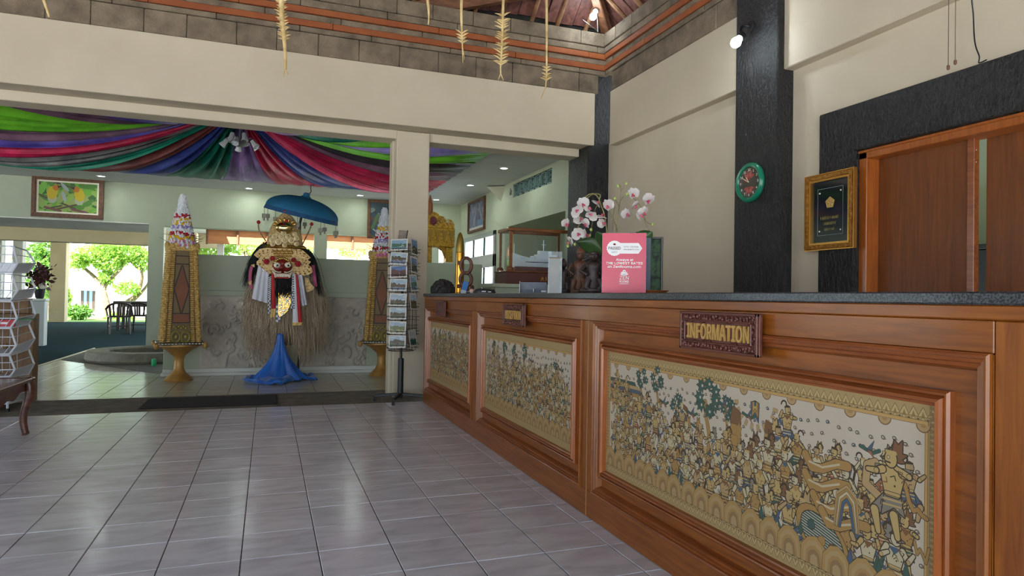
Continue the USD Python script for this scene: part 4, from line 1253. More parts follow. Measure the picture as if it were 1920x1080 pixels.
put('end_plate', MB().box(-w - 0.004, -w, -0.03, 0.036, 0, 23 * mpp, 0.001), WHITEPL, t)
put('front_plate', MB().box(-w, w, -0.034, -0.03, 0, 0.012, 0.001), mat('dark_acrylic', lin((60, 66, 76)), 0.3), t)
put('divider', MB().box(-0.003, 0.003, -0.03, 0.03, 0, 0.036, 0.001), WHITEPL, t)
put('card', MB().box(-w + 0.01, -0.01, -0.01, 0.01, 0.001, 0.028, 0.001), STEELB, t)
put('card', MB().box(0.01, w * 0.55, -0.01, 0.01, 0.001, 0.030, 0.001), STEELB, t)
put('card', MB().box(w * 0.58, w - 0.004, -0.022, 0.0, 0.001, 0.024, 0.001), WHITEPL, t)

# far end of the counter
loc, rz, mpp = facing(831, 1.72)
m = trimesh.creation.icosphere(4, 1.0)
v = np.array(m.vertices)
v *= (1 + 0.35 * (meshkit.fbm(v * 5 + 7, 4, 2) - 0.5) + 0.25 * (meshkit.fbm(v * 13 + 3, 3, 4) - 0.5))[:, None]
v = v * np.array([24 * mpp, 0.10, 27 * mpp])
v[:, 2] = np.maximum(v[:, 2], 0) 
R = rot([0, 0, 1], rz)
put('rock_ornament', MB().add(v @ R.T + loc, m.faces), mat('black_rock', lin((50, 46, 42)), 0.5, c2=lin((26, 24, 22)), ns=14, bump=0.6, bs=60, bdist=0.01), label='rugged black rock ornament on the far end of the counter', cat='ornament', smooth=True)
BRASS = mat('polished_brass', lin((200, 150, 62)), 0.22, 1.0, c2=lin((160, 112, 40)), ns=6)
loc, rz, mpp = facing(861, 1.78)
t = thing('brass_shell', 'tall polished brass shell case ornament with a pointed tip on the counter', 'ornament', loc, rz)
rr = 8.2 * mpp
hh = 116 * mpp
put('case', MB().lathe([(rr * 1.06, 0), (rr * 1.06, 0.008), (rr * 0.98, 0.012), (rr, 0.02), (rr * 0.97, hh * 0.66), (rr * 0.93, hh * 0.675)], 32), BRASS, t, smooth=40)
put('tip', MB().lathe([(rr * 0.93, hh * 0.675), (rr * 0.96, hh * 0.69), (rr * 0.93, hh * 0.78), (rr * 0.76, hh * 0.88), (rr * 0.46, hh * 0.96), (rr * 0.16, hh * 0.995), (0, hh)], 32), mat('dull_brass', lin((150, 124, 58)), 0.4, 1.0), t, smooth=40)
loc, rz, mpp = facing(873, 1.70)
t = thing('figure_eight_carving', 'brown wooden carving looped like a figure eight beside the brass shell', 'carving', loc, rz)
th = np.linspace(0, 2 * np.pi, 49)
for k, (zc, rx, rzv, rad) in enumerate(((53, 10.0, 14.5, 3.2), (27, 10.5, 12.5, 3.4))):
    put('loop', MB().tube(np.stack([rx * mpp * np.cos(th), 0.006 * np.sin(2 * th), (zc + rzv * np.sin(th)) * mpp], 1), rad * mpp, 10, False), CARV, t, smooth=True)
put('foot', MB().lathe([(11 * mpp, 0), (12 * mpp, 0.01), (8 * mpp, 0.03), (4 * mpp, 16 * mpp)], 18).ball((-13 * mpp, 0, 14 * mpp), (4 * mpp, 0.02, 4 * mpp), 1).ball((12 * mpp, 0, 12 * mpp), (4 * mpp, 0.02, 5 * mpp), 1), CARV, t, smooth=40)
put('head_knob', MB().ball((-14 * mpp, 0, 58 * mpp), (3 * mpp, 3 * mpp, 4 * mpp), 1).tube([(-13 * mpp, 0, 56 * mpp), (-8 * mpp, 0, 50 * mpp)], 2.2 * mpp, 6), CARV, t, smooth=True)
loc, rz, mpp = facing(868, 1.62)
t = thing('leaflet', 'bright blue leaflet leaning on the figure eight carving', 'leaflet', loc, rz)
put('sheet', MB().box(-5 * mpp, 5 * mpp, -0.001, 0.001, 0, 24 * mpp).xf(rot([0, 1, 0], 14) @ rot([1, 0, 0], -12)), mat('blue_paper', lin((58, 120, 190)), 0.5), t)
put('lower_band', MB().box(-5.1 * mpp, 5.1 * mpp, -0.0016, 0.0016, 0, 7 * mpp).xf(rot([0, 1, 0], 14) @ rot([1, 0, 0], -12)), mat('pale_paper', lin((190, 198, 206)), 0.5), t)
loc, rz, mpp = facing(909, 1.66)
BLKPL = mat('black_plastic', lin((30, 30, 32)), 0.35)
t = thing('desk_gadget', 'low black plastic gadget with white labels lying on the counter', 'gadget', loc, rz)
put('body', MB().lathe([(1.0, 0), (1.05, 0.25), (0.9, 0.8), (0.5, 1.0), (0, 1.02)], 20).xf(np.diag([20 * mpp, 0.04, 10 * mpp])), BLKPL, t, smooth=40)
put('label', MB().box(-6 * mpp, 2 * mpp, -0.043, -0.030, 3.2 * mpp, 5.2 * mpp, 0.001).box(6 * mpp, 12 * mpp, -0.040, -0.026, 2.8 * mpp, 4.4 * mpp, 0.001), WHITEPL, t)
loc, rz, mpp = facing(884, 1.60)
t = thing('shell_ornament', 'small pink and white shell ornament left of the black gadget', 'ornament', loc, rz)
put('shell', MB().ball((0, 0, 4.5 * mpp), (4.5 * mpp, 0.02, 4.5 * mpp), 2), mat('pink_shell', lin((220, 150, 136)), 0.4, c2=lin((240, 220, 210)), ns=20), t, smooth=True)
put('spike', MB().tube([(-9 * mpp, 0, 2.2 * mpp), (-3 * mpp, 0, 4 * mpp)], [0.003, 0.014], 7).tube([(9 * mpp, 0, 2 * mpp), (3 * mpp, 0, 4 * mpp)], [0.003, 0.014], 7), mat('shell_grey', lin((120, 116, 112)), 0.5), t, smooth=True)

# ================================================================== postcard stand
HB = np.array([1.285, 6.74, 0.0])
BLKM = mat('black_metal', lin((34, 36, 38)), 0.45)
WIRE = mat('dark_wire', lin((54, 54, 56)), 0.45, 0.4)
rk = thing('postcard_stand', 'black revolving wire postcard stand with four floor legs beside the cream column', 'stand', HB, 0)
mp = (HB - EYE) @ FWD / FPX
for tip in ((712, 752), (736, 761), (784, 753)):
    q = at(*tip, Z=0.0) - HB
    d = q / np.linalg.norm(q)
    if q[0] > 0.18:
        d = d * 0.185 / max(d[0], 0.2) if d[0] * 0.26 > 0.185 else d * 0.26
    else:
        d = d * 0.26
    put('leg', MB().obox((0, 0, 0.075), (d[0], d[1], 0.055), 0.03, 0.03, ch=0.004).box(d[0] - 0.014, d[0] + 0.014, d[1] - 0.014, d[1] + 0.014, 0, 0.058, 0.003), BLKM, rk)
put('leg', MB().obox((0, 0, 0.075), (0.05, 0.23, 0.055), 0.03, 0.03, ch=0.004).box(0.036, 0.064, 0.216, 0.244, 0, 0.058, 0.003), BLKM, rk)
put('lower_tube', MB().lathe([(0.03, 0.05), (0.03, 0.43), (0.026, 0.435), (0.026, 0.44)], 20), BLKM, rk, smooth=40)
put('pole', MB().lathe([(0.013, 0.43), (0.013, 1.62)], 14), BLKM, rk, smooth=40)
faceA = -math.degrees(math.atan2(HB[0], HB[1]))
FACES = [faceA - 17 + 72 * k for k in range(5)]
RADF = 0.135
zrow = lambda y: at(748, y, Y=HB[1] - 0.1)[2]
rowsA = [459, 485, 509, 534, 562, 587, 614, 640]
rowsB = [462, 496, 530, 565, 600, 634]
for k, fa in enumerate(FACES):
    a = math.radians(fa)
    ux, nn = np.array([math.cos(a), math.sin(a), 0]), np.array([math.sin(a), -math.cos(a), 0])
    wf = 0.095 if k != 1 else 0.075
    b = MB()
    for s in (-1, -0.35, 0.35, 1):
        o = nn * (RADF - 0.022) + ux * wf * s
        b.tube([o + (0, 0, 0.52), o + (0, 0, 1.60)], 0.0022, 5)
    put('wire_frame', b, WIRE, rk)
    for y in (rowsB if k == 1 else rowsA):
        z = zrow(y) - (0.085 if k == 1 else 0.072)
        b = MB()
        o = nn * (RADF - 0.02)
        for zz, out in ((0, 0.03), (0.035, 0.036)):
            c_ = [o + ux * wf * 1.05, o + ux * wf * 1.05 + nn * out, o - ux * wf * 1.05 + nn * out, o - ux * wf * 1.05]
            b.tube([p + (0, 0, z + zz) for p in c_], 0.002, 4)
        for s in (-0.6, 0, 0.6):
            b.tube([o + ux * wf * s + (0, 0, z), o + ux * wf * s + nn * 0.031 + (0, 0, z + 0.001), o + ux * wf * s + nn * 0.036 + (0, 0, z + 0.035)], 0.0018, 4)
        put('wire_pocket', b, WIRE, rk)
put('top_ring', MB().tube([(0.13 * math.cos(q), 0.13 * math.sin(q), 1.60) for q in np.linspace(0, 2 * np.pi, 25)], 0.003, 5, False).tube([(-0.13, 0, 1.6), (0.13, 0, 1.6)], 0.003, 5).tube([(0, -0.13, 1.6), (0, 0.13, 1.6)], 0.003, 5)
    .tube([(0.13 * math.cos(q), 0.13 * math.sin(q), 0.52) for q in np.linspace(0, 2 * np.pi, 25)], 0.003, 5, False).tube([(-0.13, 0, 0.52), (0.13, 0, 0.52)], 0.003, 5), WIRE, rk)
CARDM = print_mat('postcard_print', 0.35, 0.5)


def postcard(fa, z, w, h, tilt, kind, label, seed, rad=RADF + 0.004, grp=None, tw=0.0):
    a = math.radians(fa)
    nn = np.array([math.sin(a), -math.cos(a), 0])
    p = HB + nn * rad + (0, 0, z)
    t = thing('postcard', label, 'postcard', p, fa, grp)
    r = np.random.default_rng(seed)
    A = Art()
    A.add(sbox(-w / 2, -h / 2, w / 2, h / 2), (238, 238, 236))
    x0, x1, z0, z1 = -w / 2 + 0.013, w / 2 - 0.013, -h / 2 + 0.013, h / 2 - 0.013
    clip = sbox(x0, z0, x1, z1)
    sky, mid, low, acc = kind
    hz = z0 + (z1 - z0) * r.uniform(0.4, 0.62)
    A.add(clip, sky)
    for q in range(5):
        A.add(affinity.scale(Point(r.uniform(x0, x1), r.uniform(hz, z1)).buffer(0.012), r.uniform(1, 3), 0.5).intersection(clip), tuple(np.clip(np.array(sky) + r.uniform(10, 50), 0, 255)))
    xs = np.linspace(x0, x1, 12)
    A.add(Polygon([(x0, z0)] + [(x, hz + r.uniform(-0.006, 0.018) * (1 if i < 8 else 0.3)) for i, x in enumerate(xs)] + [(x1, z0)]).buffer(0).intersection(clip), mid)
    A.add(Polygon([(x0, z0)] + [(x, z0 + (hz - z0) * r.uniform(0.35, 0.75)) for x in xs] + [(x1, z0)]).buffer(0).intersection(clip), low)
    for q in range(7):
        A.add(affinity.rotate(affinity.scale(Point(r.uniform(x0, x1), r.uniform(z0, hz)).buffer(0.006), r.uniform(1, 3), 0.7), r.uniform(-30, 30)).intersection(clip), acc if q % 2 else tuple(np.array(mid) * 0.6))
    R = rot([0, 1, 0], tw) @ rot([1, 0, 0], tilt)
    m = A.build(((0, -0.0008, 0), (1, 0, 0), (0, 0, 1)), sbox(-w / 2, -h / 2, w / 2, h / 2))
    put('picture_face', m.xf(R), CARDM, t)
    put('card_stock', MB().box(-w / 2, w / 2, -0.0006, 0.0006, -h / 2, h / 2).xf(R), WHITEPL, t)
    return t


SEA, DUSK, TOWN, FIELD = ((132, 178, 214), (60, 110, 90), (96, 150, 170), (222, 226, 224)), ((74, 110, 176), (92, 52, 48), (70, 40, 46), (190, 120, 110)), ((170, 200, 226), (90, 76, 54), (128, 150, 186), (120, 70, 40)), ((168, 196, 222), (112, 128, 64), (176, 176, 120), (70, 110, 150))
JUNG, COAST, ROCK = ((196, 204, 214), (16, 92, 70), (12, 66, 52), (80, 160, 130)), ((96, 130, 180), (58, 62, 50), (60, 70, 48), (210, 190, 150)), ((180, 206, 230), (82, 70, 50), (92, 104, 74), (150, 100, 60))
ordn = ['topmost', 'second', 'third', 'fourth', 'fifth', 'sixth', 'seventh', 'lowest']
wordA = ['pale sea and green headland', 'islands in a blue sea', 'dark red sunset', 'brown village and lake', 'green hills under blue sky', 'rocky shore', 'wide rice field', 'brown and green garden']
for i, y in enumerate(rowsA):
    postcard(FACES[0], zrow(y), 0.178, 0.128 if i else 0.118, -9, (SEA, TOWN, DUSK, TOWN, ROCK, ROCK, FIELD, ROCK)[i], f'landscape postcard of {wordA[i]}, {ordn[i]} in the front column', 40 + i, tw=(-2, 3, -3, 1, 1, -1, 1, -2)[i])
wordB = ['sandy beach', 'dark green coast', 'lavender shoreline', 'yellow-green cliff', None, 'deep green forest']
for i, y in enumerate(rowsB):
    if wordB[i]:
        postcard(FACES[1], zrow(y), 0.125, 0.168, -9, (COAST, COAST, SEA, ROCK, None, JUNG)[i], f'upright postcard of a {wordB[i]} in the right-hand column of the stand', 60 + i, tw=(6, 8, -2, 2, 0, -3)[i])
for i, y in enumerate(rowsA):
    postcard(FACES[4], zrow(y) - 0.01, 0.165, 0.122, -10, (SEA, DUSK, ROCK, TOWN, SEA, DUSK, ROCK, FIELD)[i], f'postcard seen edge on, {ordn[i]} in the left-hand column of the stand', 80 + i)
t = thing('title_card', 'small grey-brown title card standing on top of the postcard stand', 'card', HB + (-0.03, -0.06, 1.605), faceA - 20)
put('card', MB().box(-0.045, 0.04, -0.001, 0.001, 0, 0.135).xf(rot([0, 1, 0], 5) @ rot([1, 0, 0], -8)), mat('grey_brown_card', lin((140, 128, 114)), 0.6, c2=lin((112, 100, 90)), ns=14), t)
put('edge', MB().box(0.04, 0.05, -0.002, 0.002, 0, 0.14).xf(rot([0, 1, 0], 5) @ rot([1, 0, 0], -8)), WIRE, t)

# ================================================================== left edge: wire rack, console table, cabinet
WW = mat('white_coated_wire', lin((214, 220, 230)), 0.4)
YR = 6.98
rw = thing('brochure_rack', 'white wire brochure rack with stacked zigzag baskets at the left edge', 'rack', (0, 0, 0))
P2 = lambda x, y, dy=0.0: at(x, y, Y=YR + dy)
# each tier: corner post zigzag (front) and right-hand zigzag (further back)
tf = [((25, 462), (33, 494), (22, 511)), ((22, 514), (33, 545), (20, 563)), ((22, 566), (32, 597), (20, 614)), ((20, 616), (30, 648), (18, 664)), ((18, 667), (28, 693), (19, 706)), ((17, 710), (26, 740), (14, 757))]
tb = [((50, 470), (66, 494), (52, 511)), ((58, 520), (66, 541), (58, 557)), ((58, 562), (66, 590), (54, 606)), ((54, 608), (65, 635), (54, 652)), ((54, 655), (64, 682), (53, 702)), ((56, 706), (64, 732), (52, 748))]
for k in range(6):
    F_, B_ = [P2(*p) for p in tf[k]], [P2(*p, 0.34) for p in tb[k]]
    L_ = [p + np.array([-0.55, 0, 0]) for p in F_]
    LB = [np.array([L_[i][0] - 0.02, B_[i][1], L_[i][2]]) for i in range(3)]
    b = MB()
    for Q in (F_, B_, L_):
        b.tube(Q, 0.009, 6)
    b.tube([L_[1], F_[1], B_[1]], 0.006, 6).tube([L_[0], F_[0], B_[0]], 0.006, 6).tube([L_[2], F_[2], B_[2]], 0.008, 6)
    m1 = [(F_[0] + F_[1]) / 2, (B_[0] + B_[1]) / 2, (L_[0] + L_[1]) / 2]
    b.tube([m1[2], m1[0], m1[1]], 0.004, 5)
    put('tier_frame', b, WW, rw)
    b = MB()
    for q in np.linspace(0.08, 0.92, 9):
        b.tube([L_[0] * (1 - q) + F_[0] * q + (0, 0.33, 0), L_[2] * (1 - q) + F_[2] * q + (0, 0.33, 0)], 0.003, 4)
        b.tube([L_[2] * (1 - q) + F_[2] * q, L_[1] * (1 - q) + F_[1] * q], 0.003, 4)
    put('vertical_wire', b, WW, rw)
    b = MB()
    G = np.array([[F_[1], F_[2]], [B_[1], B_[2]]])
    b.sheet(G, 0.006)
    b.sheet(np.array([[L_[1], L_[2]], [F_[1], F_[2]]]), 0.004) if k < 1 else None
    b.sheet(np.array([[L_[2], F_[2]], [LB[2], B_[2]]]), 0.006)
    put('basket_plate', b, WW, rw)
for p in (P2(14, 760), P2(52, 750, 0.34), P2(14, 760) + (-0.55, 0, 0)):
    f_ = put('foot_post', MB().tube([(p[0], p[1], 0.02), (p[0], p[1], max(p[2], 0.1))], 0.011, 8), WW, rw)
    put('rubber_foot', MB().lathe([(0.018, 0), (0.018, 0.028), (0.010, 0.03)], 12, t=(p[0], p[1], 0)), BLKPL, f_)
a, c = P2(2, 611, 0.03), P2(24, 601, 0.03)
t = thing('brochure', 'red brochure with a white emblem lying in the white wire rack', 'brochure', (0, 0, 0))
cc = P2(10, 606, 0.02)
put('cover', MB().box(cc[0] - 0.16, cc[0] + 0.075, cc[1] - 0.006, cc[1] + 0.006, cc[2] - 0.03, cc[2] + 0.032, 0.002), mat('red_print', lin((190, 40, 60)), 0.5), t)
put('emblem', MB().box(cc[0] - 0.05, cc[0] + 0.02, cc[1] - 0.008, cc[1] - 0.005, cc[2] - 0.008, cc[2] + 0.010, 0.001), WHITEPL, t)
t = thing('brochure', 'green and blue brochures lying flat behind the red brochure in the wire rack', 'brochure', (0, 0, 0))
put('sheet', MB().box(cc[0] - 0.2, cc[0] + 0.18, cc[1] + 0.03, cc[1] + 0.2, cc[2] + 0.028, cc[2] + 0.034), mat('green_print', lin((60, 140, 70)), 0.5), t)
put('sheet', MB().box(cc[0] - 0.2, cc[0] + 0.06, cc[1] + 0.02, cc[1] + 0.18, cc[2] + 0.036, cc[2] + 0.042), mat('blue_print', lin((60, 80, 150)), 0.5), t)

CAB = mat('brown_laminate', lin((142, 106, 68)), 0.5, c2=lin((120, 88, 54)), ns=4, nstretch=(8, 8, 1))
t = thing('side_cabinet', 'plain brown wooden cabinet end behind the white wire rack', 'cabinet', (0, 0, 0))
e1, e2 = at(75, 560, Y=7.66), at(75, 588, Y=7.66)
put('body', MB().box(-4.2, e1[0], 7.50, 7.66, 0, e2[2], 0.004), CAB, t)
put('back_panel', MB().box(-4.2, e1[0] - 0.06, 7.56, 7.66, e2[2] + 0.001, e1[2], 0.004), CAB, t)
put('slat', MB().box(-4.2, e1[0] - 0.2, 7.47, 7.499, 0.1, 0.16, 0.003).box(-4.2, e1[0] - 0.2, 7.47, 7.499, 0.5, 0.56, 0.003), CAB, t)

YT = 5.84
MAHO = mat('mahogany', lin((112, 66, 46)), 0.3, c2=lin((78, 42, 30)), ns=5, nstretch=(2, 2, 8), coat=0.4)
tb_ = thing('coffee_table', 'carved mahogany low table with curved legs at the left edge', 'table', (0, 0, 0))
T2 = lambda x, y, dy=0.0: at(x, y, Y=YT + dy)
px_leg = [(50, 708), (56, 728), (53, 750), (45, 775), (44, 795), (48, 812), (47, 818)]
TD, TW = 0.88, 0.52
for (ox, oy) in ((0, 0), (-TW, 0), (0, -TD), (-TW, -TD)):
    Q = np.array([T2(*p) for p in px_leg])
    Q[-1, 2] = 0.012
    if ox:
        Q[:, 0] = 2 * Q[0, 0] - Q[:, 0]
    Q += np.array([ox, oy, 0])
    put('leg', MB().tube(spline(Q, 16), np.interp(np.linspace(0, 1, 16), [0, 0.15, 0.5, 0.85, 1], [0.03, 0.035, 0.026, 0.022, 0.030]), 10), MAHO, tb_, smooth=True)
xr_, zt_ = T2(50, 712)[0], T2(50, 712)[2]
for (o, ux, L) in (((xr_ - 0.012, YT, 0), (0, -1, 0), TD), ((xr_ - TW - 0.012, YT, 0), (0, -1, 0), TD), ((xr_, YT + 0.015, 0), (-1, 0, 0), TW), ((xr_, YT - TD + 0.015, 0), (-1, 0, 0), TW)):
    us = np.linspace(0, 1, 40)
    P_ = Polygon([(u * L, zt_ - 0.01) for u in us] + [(u * L, zt_ - 0.07 - 0.045 * math.sin(u * math.pi) - 0.012 * math.cos(u * 22)) for u in us[::-1]])
    put('apron', MB().plate(P_, (o, ux, (0, 0, 1)), 0.026, off=-0.013), MAHO, tb_)
x0_, x1_, y0_, y1_ = xr_ - TW - 0.045, xr_ + 0.045, YT - TD - 0.045, YT + 0.045
put('top_frame', MB().box(x0_, x1_, y1_ - 0.07, y1_, zt_ - 0.01, zt_ + 0.016, 0.006).box(x0_, x1_, y0_, y0_ + 0.07, zt_ - 0.01, zt_ + 0.016, 0.006).box(x1_ - 0.07, x1_, y0_ + 0.07, y1_ - 0.07, zt_ - 0.01, zt_ + 0.016, 0.006).box(x0_, x0_ + 0.07, y0_ + 0.07, y1_ - 0.07, zt_ - 0.01, zt_ + 0.016, 0.006), MAHO, tb_)
put('glass_top', MB().box(x0_ + 0.07, x1_ - 0.07, y0_ + 0.07, y1_ - 0.07, zt_ + 0.0, zt_ + 0.014), mat('smoky_glass', lin((120, 112, 110)), 0.08, coat=0.6), tb_, label='smoky grey table top')

t = thing('doormat', 'dark ribbed rubber doormat lying on the stone threshold', 'mat', (0, 0, 0))
xm0, xm1 = at(257, 769, Z=0)[0], at(521, 758, Z=0)[0]
put('base', MB().box(xm0, xm1, 6.83, 7.46, 0.0015, 0.008, 0.003), mat('black_rubber', lin((38, 37, 37)), 0.8), t)
b = MB()
for k in range(22):
    y = 6.85 + k * 0.0275
    b.box(xm0 + 0.02, xm1 - 0.02, y, y + 0.016, 0.008, 0.012)
put('rib', b, mat('grey_rubber', lin((52, 51, 50)), 0.85), t, kind='stuff')

# ================================================================== temple costume (barong) on its stand
YBR = 8.85
B = lambda x, y, dy=0.0: at(x, y, Y=YBR + dy)
mb = (np.array([0.2, YBR, 1.07]) - EYE) @ FWD / FPX
C1 = lambda cx, cy: (440 + cx / 4.696, 350 + cy / 4.696)
C2 = lambda cx, cy: (440 + cx / 5.145, 530 + cy / 5.145)
GOLD = mat('gilded_leather', lin((232, 202, 142)), 0.42, 0.25, c2=lin((176, 138, 82)), ns=38, detail=5, bump=0.6, bs=110, bdist=0.006)
GOLDM = mat('bright_gold', lin((226, 186, 104)), 0.25, 0.8, c2=lin((170, 124, 52)), ns=60)
REDF = mat('red_felt', lin((178, 26, 34)), 0.7, c2=lin((140, 16, 26)), ns=14)
FACE = mat('painted_red_mask', lin((150, 44, 38)), 0.35, c2=lin((110, 32, 28)), ns=16)
IVORY = mat('ivory_paint', lin((236, 226, 206)), 0.4)
BLKH = mat('black_hair', lin((26, 24, 26)), 0.6)
STRAW = mat('straw_hair', lin((228, 208, 180)), 0.8, c2=lin((168, 144, 118)), ns=24, nstretch=(1, 1, 0.15), detail=3, rnd=0.0)
CLOTHW = mat('white_cloth', lin((222, 222, 230)), 0.8, bump=0.1, bs=300)
bar = thing('temple_costume', 'shaggy temple costume with a red fanged mask and tall gilded crown before the carved wall', 'costume', (0, 0, 0))
r = np.random.default_rng(9)
# core body and straw hair
cx0 = B(535, 560)
b = MB()
b.lathe([(0.30, 0.42), (0.42, 0.55), (0.45, 0.9), (0.42, 1.2), (0.34, 1.5), (0.2, 1.68), (0.05, 1.72)], 28, t=(cx0[0], YBR + 0.22, 0), sy=0.45)
put('body_core', b, mat('dark_backing', lin((62, 50, 42)), 0.9), bar, smooth=True)
N = 2600
P = np.zeros((N, 9, 3))
for i in range(N):
    u = r.uniform(-1, 1)
    xt = 535 + u * 58 + r.normal(0, 3)
    yt = 486 + 26 * abs(u) ** 1.5 + r.uniform(-4, 60)
    yb = r.uniform(600, 684) - 26 * abs(u) ** 3 + r.normal(0, 6) - 30 * math.exp(-(u / 0.22) ** 2)
    xb = 535 + u * 74 + r.normal(0, 5) - (4 if u < 0 else -2)
    t = np.linspace(0, 1, 9)
    xs = xt + (xb - xt) * t + 3.5 * np.sin(t * r.uniform(3, 8) + r.uniform(0, 6)) + 6 * u * np.sin(t * math.pi)
    ys = yt + (yb - yt) * t
    dy = -0.02 - 0.10 * (1 - u * u) + r.uniform(-0.05, 0.10) + 0.18 * abs(u)
    P[i] = [B(a, c, dy + 0.02 * math.sin(k)) for k, (a, c) in enumerate(zip(xs, ys))]
v, f = strands(P, 0.0045, 0.0012)
put('straw_hair', MB().add(v, f), STRAW, bar, kind='stuff', smooth=True)
# dark green and black mane framing the head
N = 700
P = np.zeros((N, 9, 3))
for i in range(N):
    s = -1 if i % 2 else 1
    e = r.uniform(0, 1)
    L = [(270, 505), (185, 590), (140, 690), (112, 800), (100, 880)] if s < 0 else [(600, 560), (670, 600), (705, 690), (730, 840), (752, 960)]
    L = [C1(*p) for p in L]
    jit = r.normal(0, 5)
    pts = np.array([(x + jit * (0.4 + 0.2 * k) + s * -6 * e, y + r.normal(0, 2)) for k, (x, y) in enumerate(L)])
    q = spline(pts, 9)
    q = q[0] + (q - q[0]) * r.uniform(0.6, 1.05)
    P[i] = [B(a, c, 0.04 + 0.10 * e) for a, c in q]
v, f = strands(P, 0.004, 0.001)
put('dark_mane', MB().add(v, f), mat('mane_black', lin((38, 44, 40)), 0.6, c2=lin((26, 26, 28)), ns=20), bar, kind='stuff', smooth=True)
for s, L in ((-1, [(150, 700), (135, 800), (150, 900)]), (1, [(690, 690), (700, 780), (715, 880)])):
    b = MB()
    Q = [C1(*p) for p in L]
    G = np.array([[B(x + o, y, 0.02) for o in np.linspace(-3.0, 3.0, 4)] for x, y in spline(Q, 10)])
    put('pink_ribbon', b.sheet(G, 0.006), mat('pink_cloth', lin((196, 92, 128)), 0.8) if s < 0 else stage.GetPrimAtPath(LK + 'pink_cloth').GetPath().pathString, bar)
# collar of gilded leather round the face
poly = Polygon([C1(*p) for p in [(290, 548), (235, 560), (212, 585), (190, 612), (212, 632), (236, 645), (214, 668), (212, 694), (232, 706), (226, 738), (262, 766), (290, 778), (330, 768), (350, 772), (500, 768), (540, 776), (600, 778), (645, 768), (672, 744), (660, 700), (638, 684), (656, 655), (628, 640), (655, 622), (628, 592), (585, 556), (560, 548)]])
o = B(535, 500, -0.16)
toM = lambda g: affinity.affine_transform(g, [mb, 0, 0, -mb, -535 * mb, 500 * mb])
fr = ((o[0], o[1], o[2]), (1, 0, 0), (0, 0, 1))
put('gilded_collar', MB().plate(toM(poly), fr, 0.02).plate(toM(poly.buffer(-3)), fr, 0.012, off=0.02), GOLD, bar)
b = MB()
for k, rr in enumerate((6.0, 5.0)):
    for i in range(30):
        p = poly.buffer(-2 - 4 * k).exterior.interpolate(i / 30, normalized=True)
        b.ball(B(p.x, p.y, -0.195), 0.010 - 0.002 * k, 1)
for i in range(26):
    b.ball(B(*C1(345 + i * 6.4, 590 + 22 * ((i % 3) - 1)), -0.20), (0.016, 0.010, 0.012), 1)
put('gold_stud', b, GOLDM, bar, kind='stuff')
# crown
prof_px = [(543, 72), (530, 74), (505, 72), (470, 71), (440, 69), (410, 65), (370, 60), (330, 50), (295, 40), (260, 26), (235, 12), (215, 2)]
ctr = B(*C1(442, 540), -0.05)
zz = lambda cy: B(442 / 4.696 + 440, 350 + cy / 4.696, -0.05)[2]
b = MB().lathe([(rp * 2.05 / 4.696 * mb, zz(cy)) for cy, rp in prof_px], 36, t=(ctr[0], YBR - 0.05, 0), sy=0.55, fn=lambda a, z: 1 + 0.025 * np.sin(a * 14 + z * 40))
cr = put('crown', b, GOLD, bar, smooth=40)
b = MB()
b.lathe([(0.245, 0), (0.26, 0.012), (0.255, 0.03), (0.235, 0.045), (0.22, 0.04)], 40, t=(ctr[0], YBR - 0.05, zz(548)), sy=0.55)
put('crown_band', b, GOLDM, cr, smooth=40)
b = MB()
for (x, y, s) in [(330, 470, 26), (385, 485, 30), (440, 470, 28), (500, 472, 28), (545, 455, 24), (350, 440, 24), (410, 440, 26), (470, 440, 26), (530, 420, 22), (430, 410, 24), (380, 420, 22), (335, 505, 22), (545, 505, 22), (440, 515, 22)]:
    p = B(*C1(x, y), -0.23)
    w = s / 4.696 * mb
    b.lathe([(w, 0), (w * 0.95, 0.012), (w * 0.6, 0.016), (w * 0.55, 0.012), (w * 0.25, 0.024), (0, 0.026)], 14, M=rot([1, 0, 0], 90), t=p)
put('crown_rosette', b, mat('pale_gold', lin((226, 204, 156)), 0.4, 0.2), cr, smooth=40, kind='stuff')
put('crown_mirror', MB().ball(B(*C1(440, 362), -0.20), (0.105, 0.06, 0.075), 3), mat('mirror_gold', lin((240, 210, 140)), 0.12, 1.0), cr, smooth=True)
b = MB()
for k in range(7):
    a = math.radians(20 + 140 * k / 6)
    p = B(*C1(440 + 95 * math.cos(a), 352 - 62 * math.sin(a)), -0.205)
    b.ball(p, (0.016, 0.012, 0.028), 1, rot([0, 1, 0], 90 - math.degrees(a)))
put('crown_petal', b, GOLDM, cr, smooth=True, kind='stuff')
for (x, y, s) in ((447, 218, 15), (457, 303, 15)):
    put('red_pompom', MB().ball(B(*C1(x, y), -0.2 if y > 250 else -0.05), s / 4.696 * mb, 2), REDF, cr, smooth=True)
for Q, e in (([(275, 480), (240, 430), (215, 385), (210, 318)], (210, 312)), ([(590, 530), (610, 480), (645, 410), (676, 335)], (678, 329))):
    an_ = put('antenna', MB().tube(spline([B(*C1(*p), -0.12) for p in Q], 14), 0.009, 6), mat('antenna_bead', lin((108, 66, 52)), 0.5, c2=lin((170, 140, 90)), ns=60) if Q[0][0] < 300 else LK + 'antenna_bead', cr, smooth=True)
    put('red_pompom', MB().ball(B(*C1(*e), -0.12), 16 / 4.696 * mb, 2), REDF, an_, smooth=True)
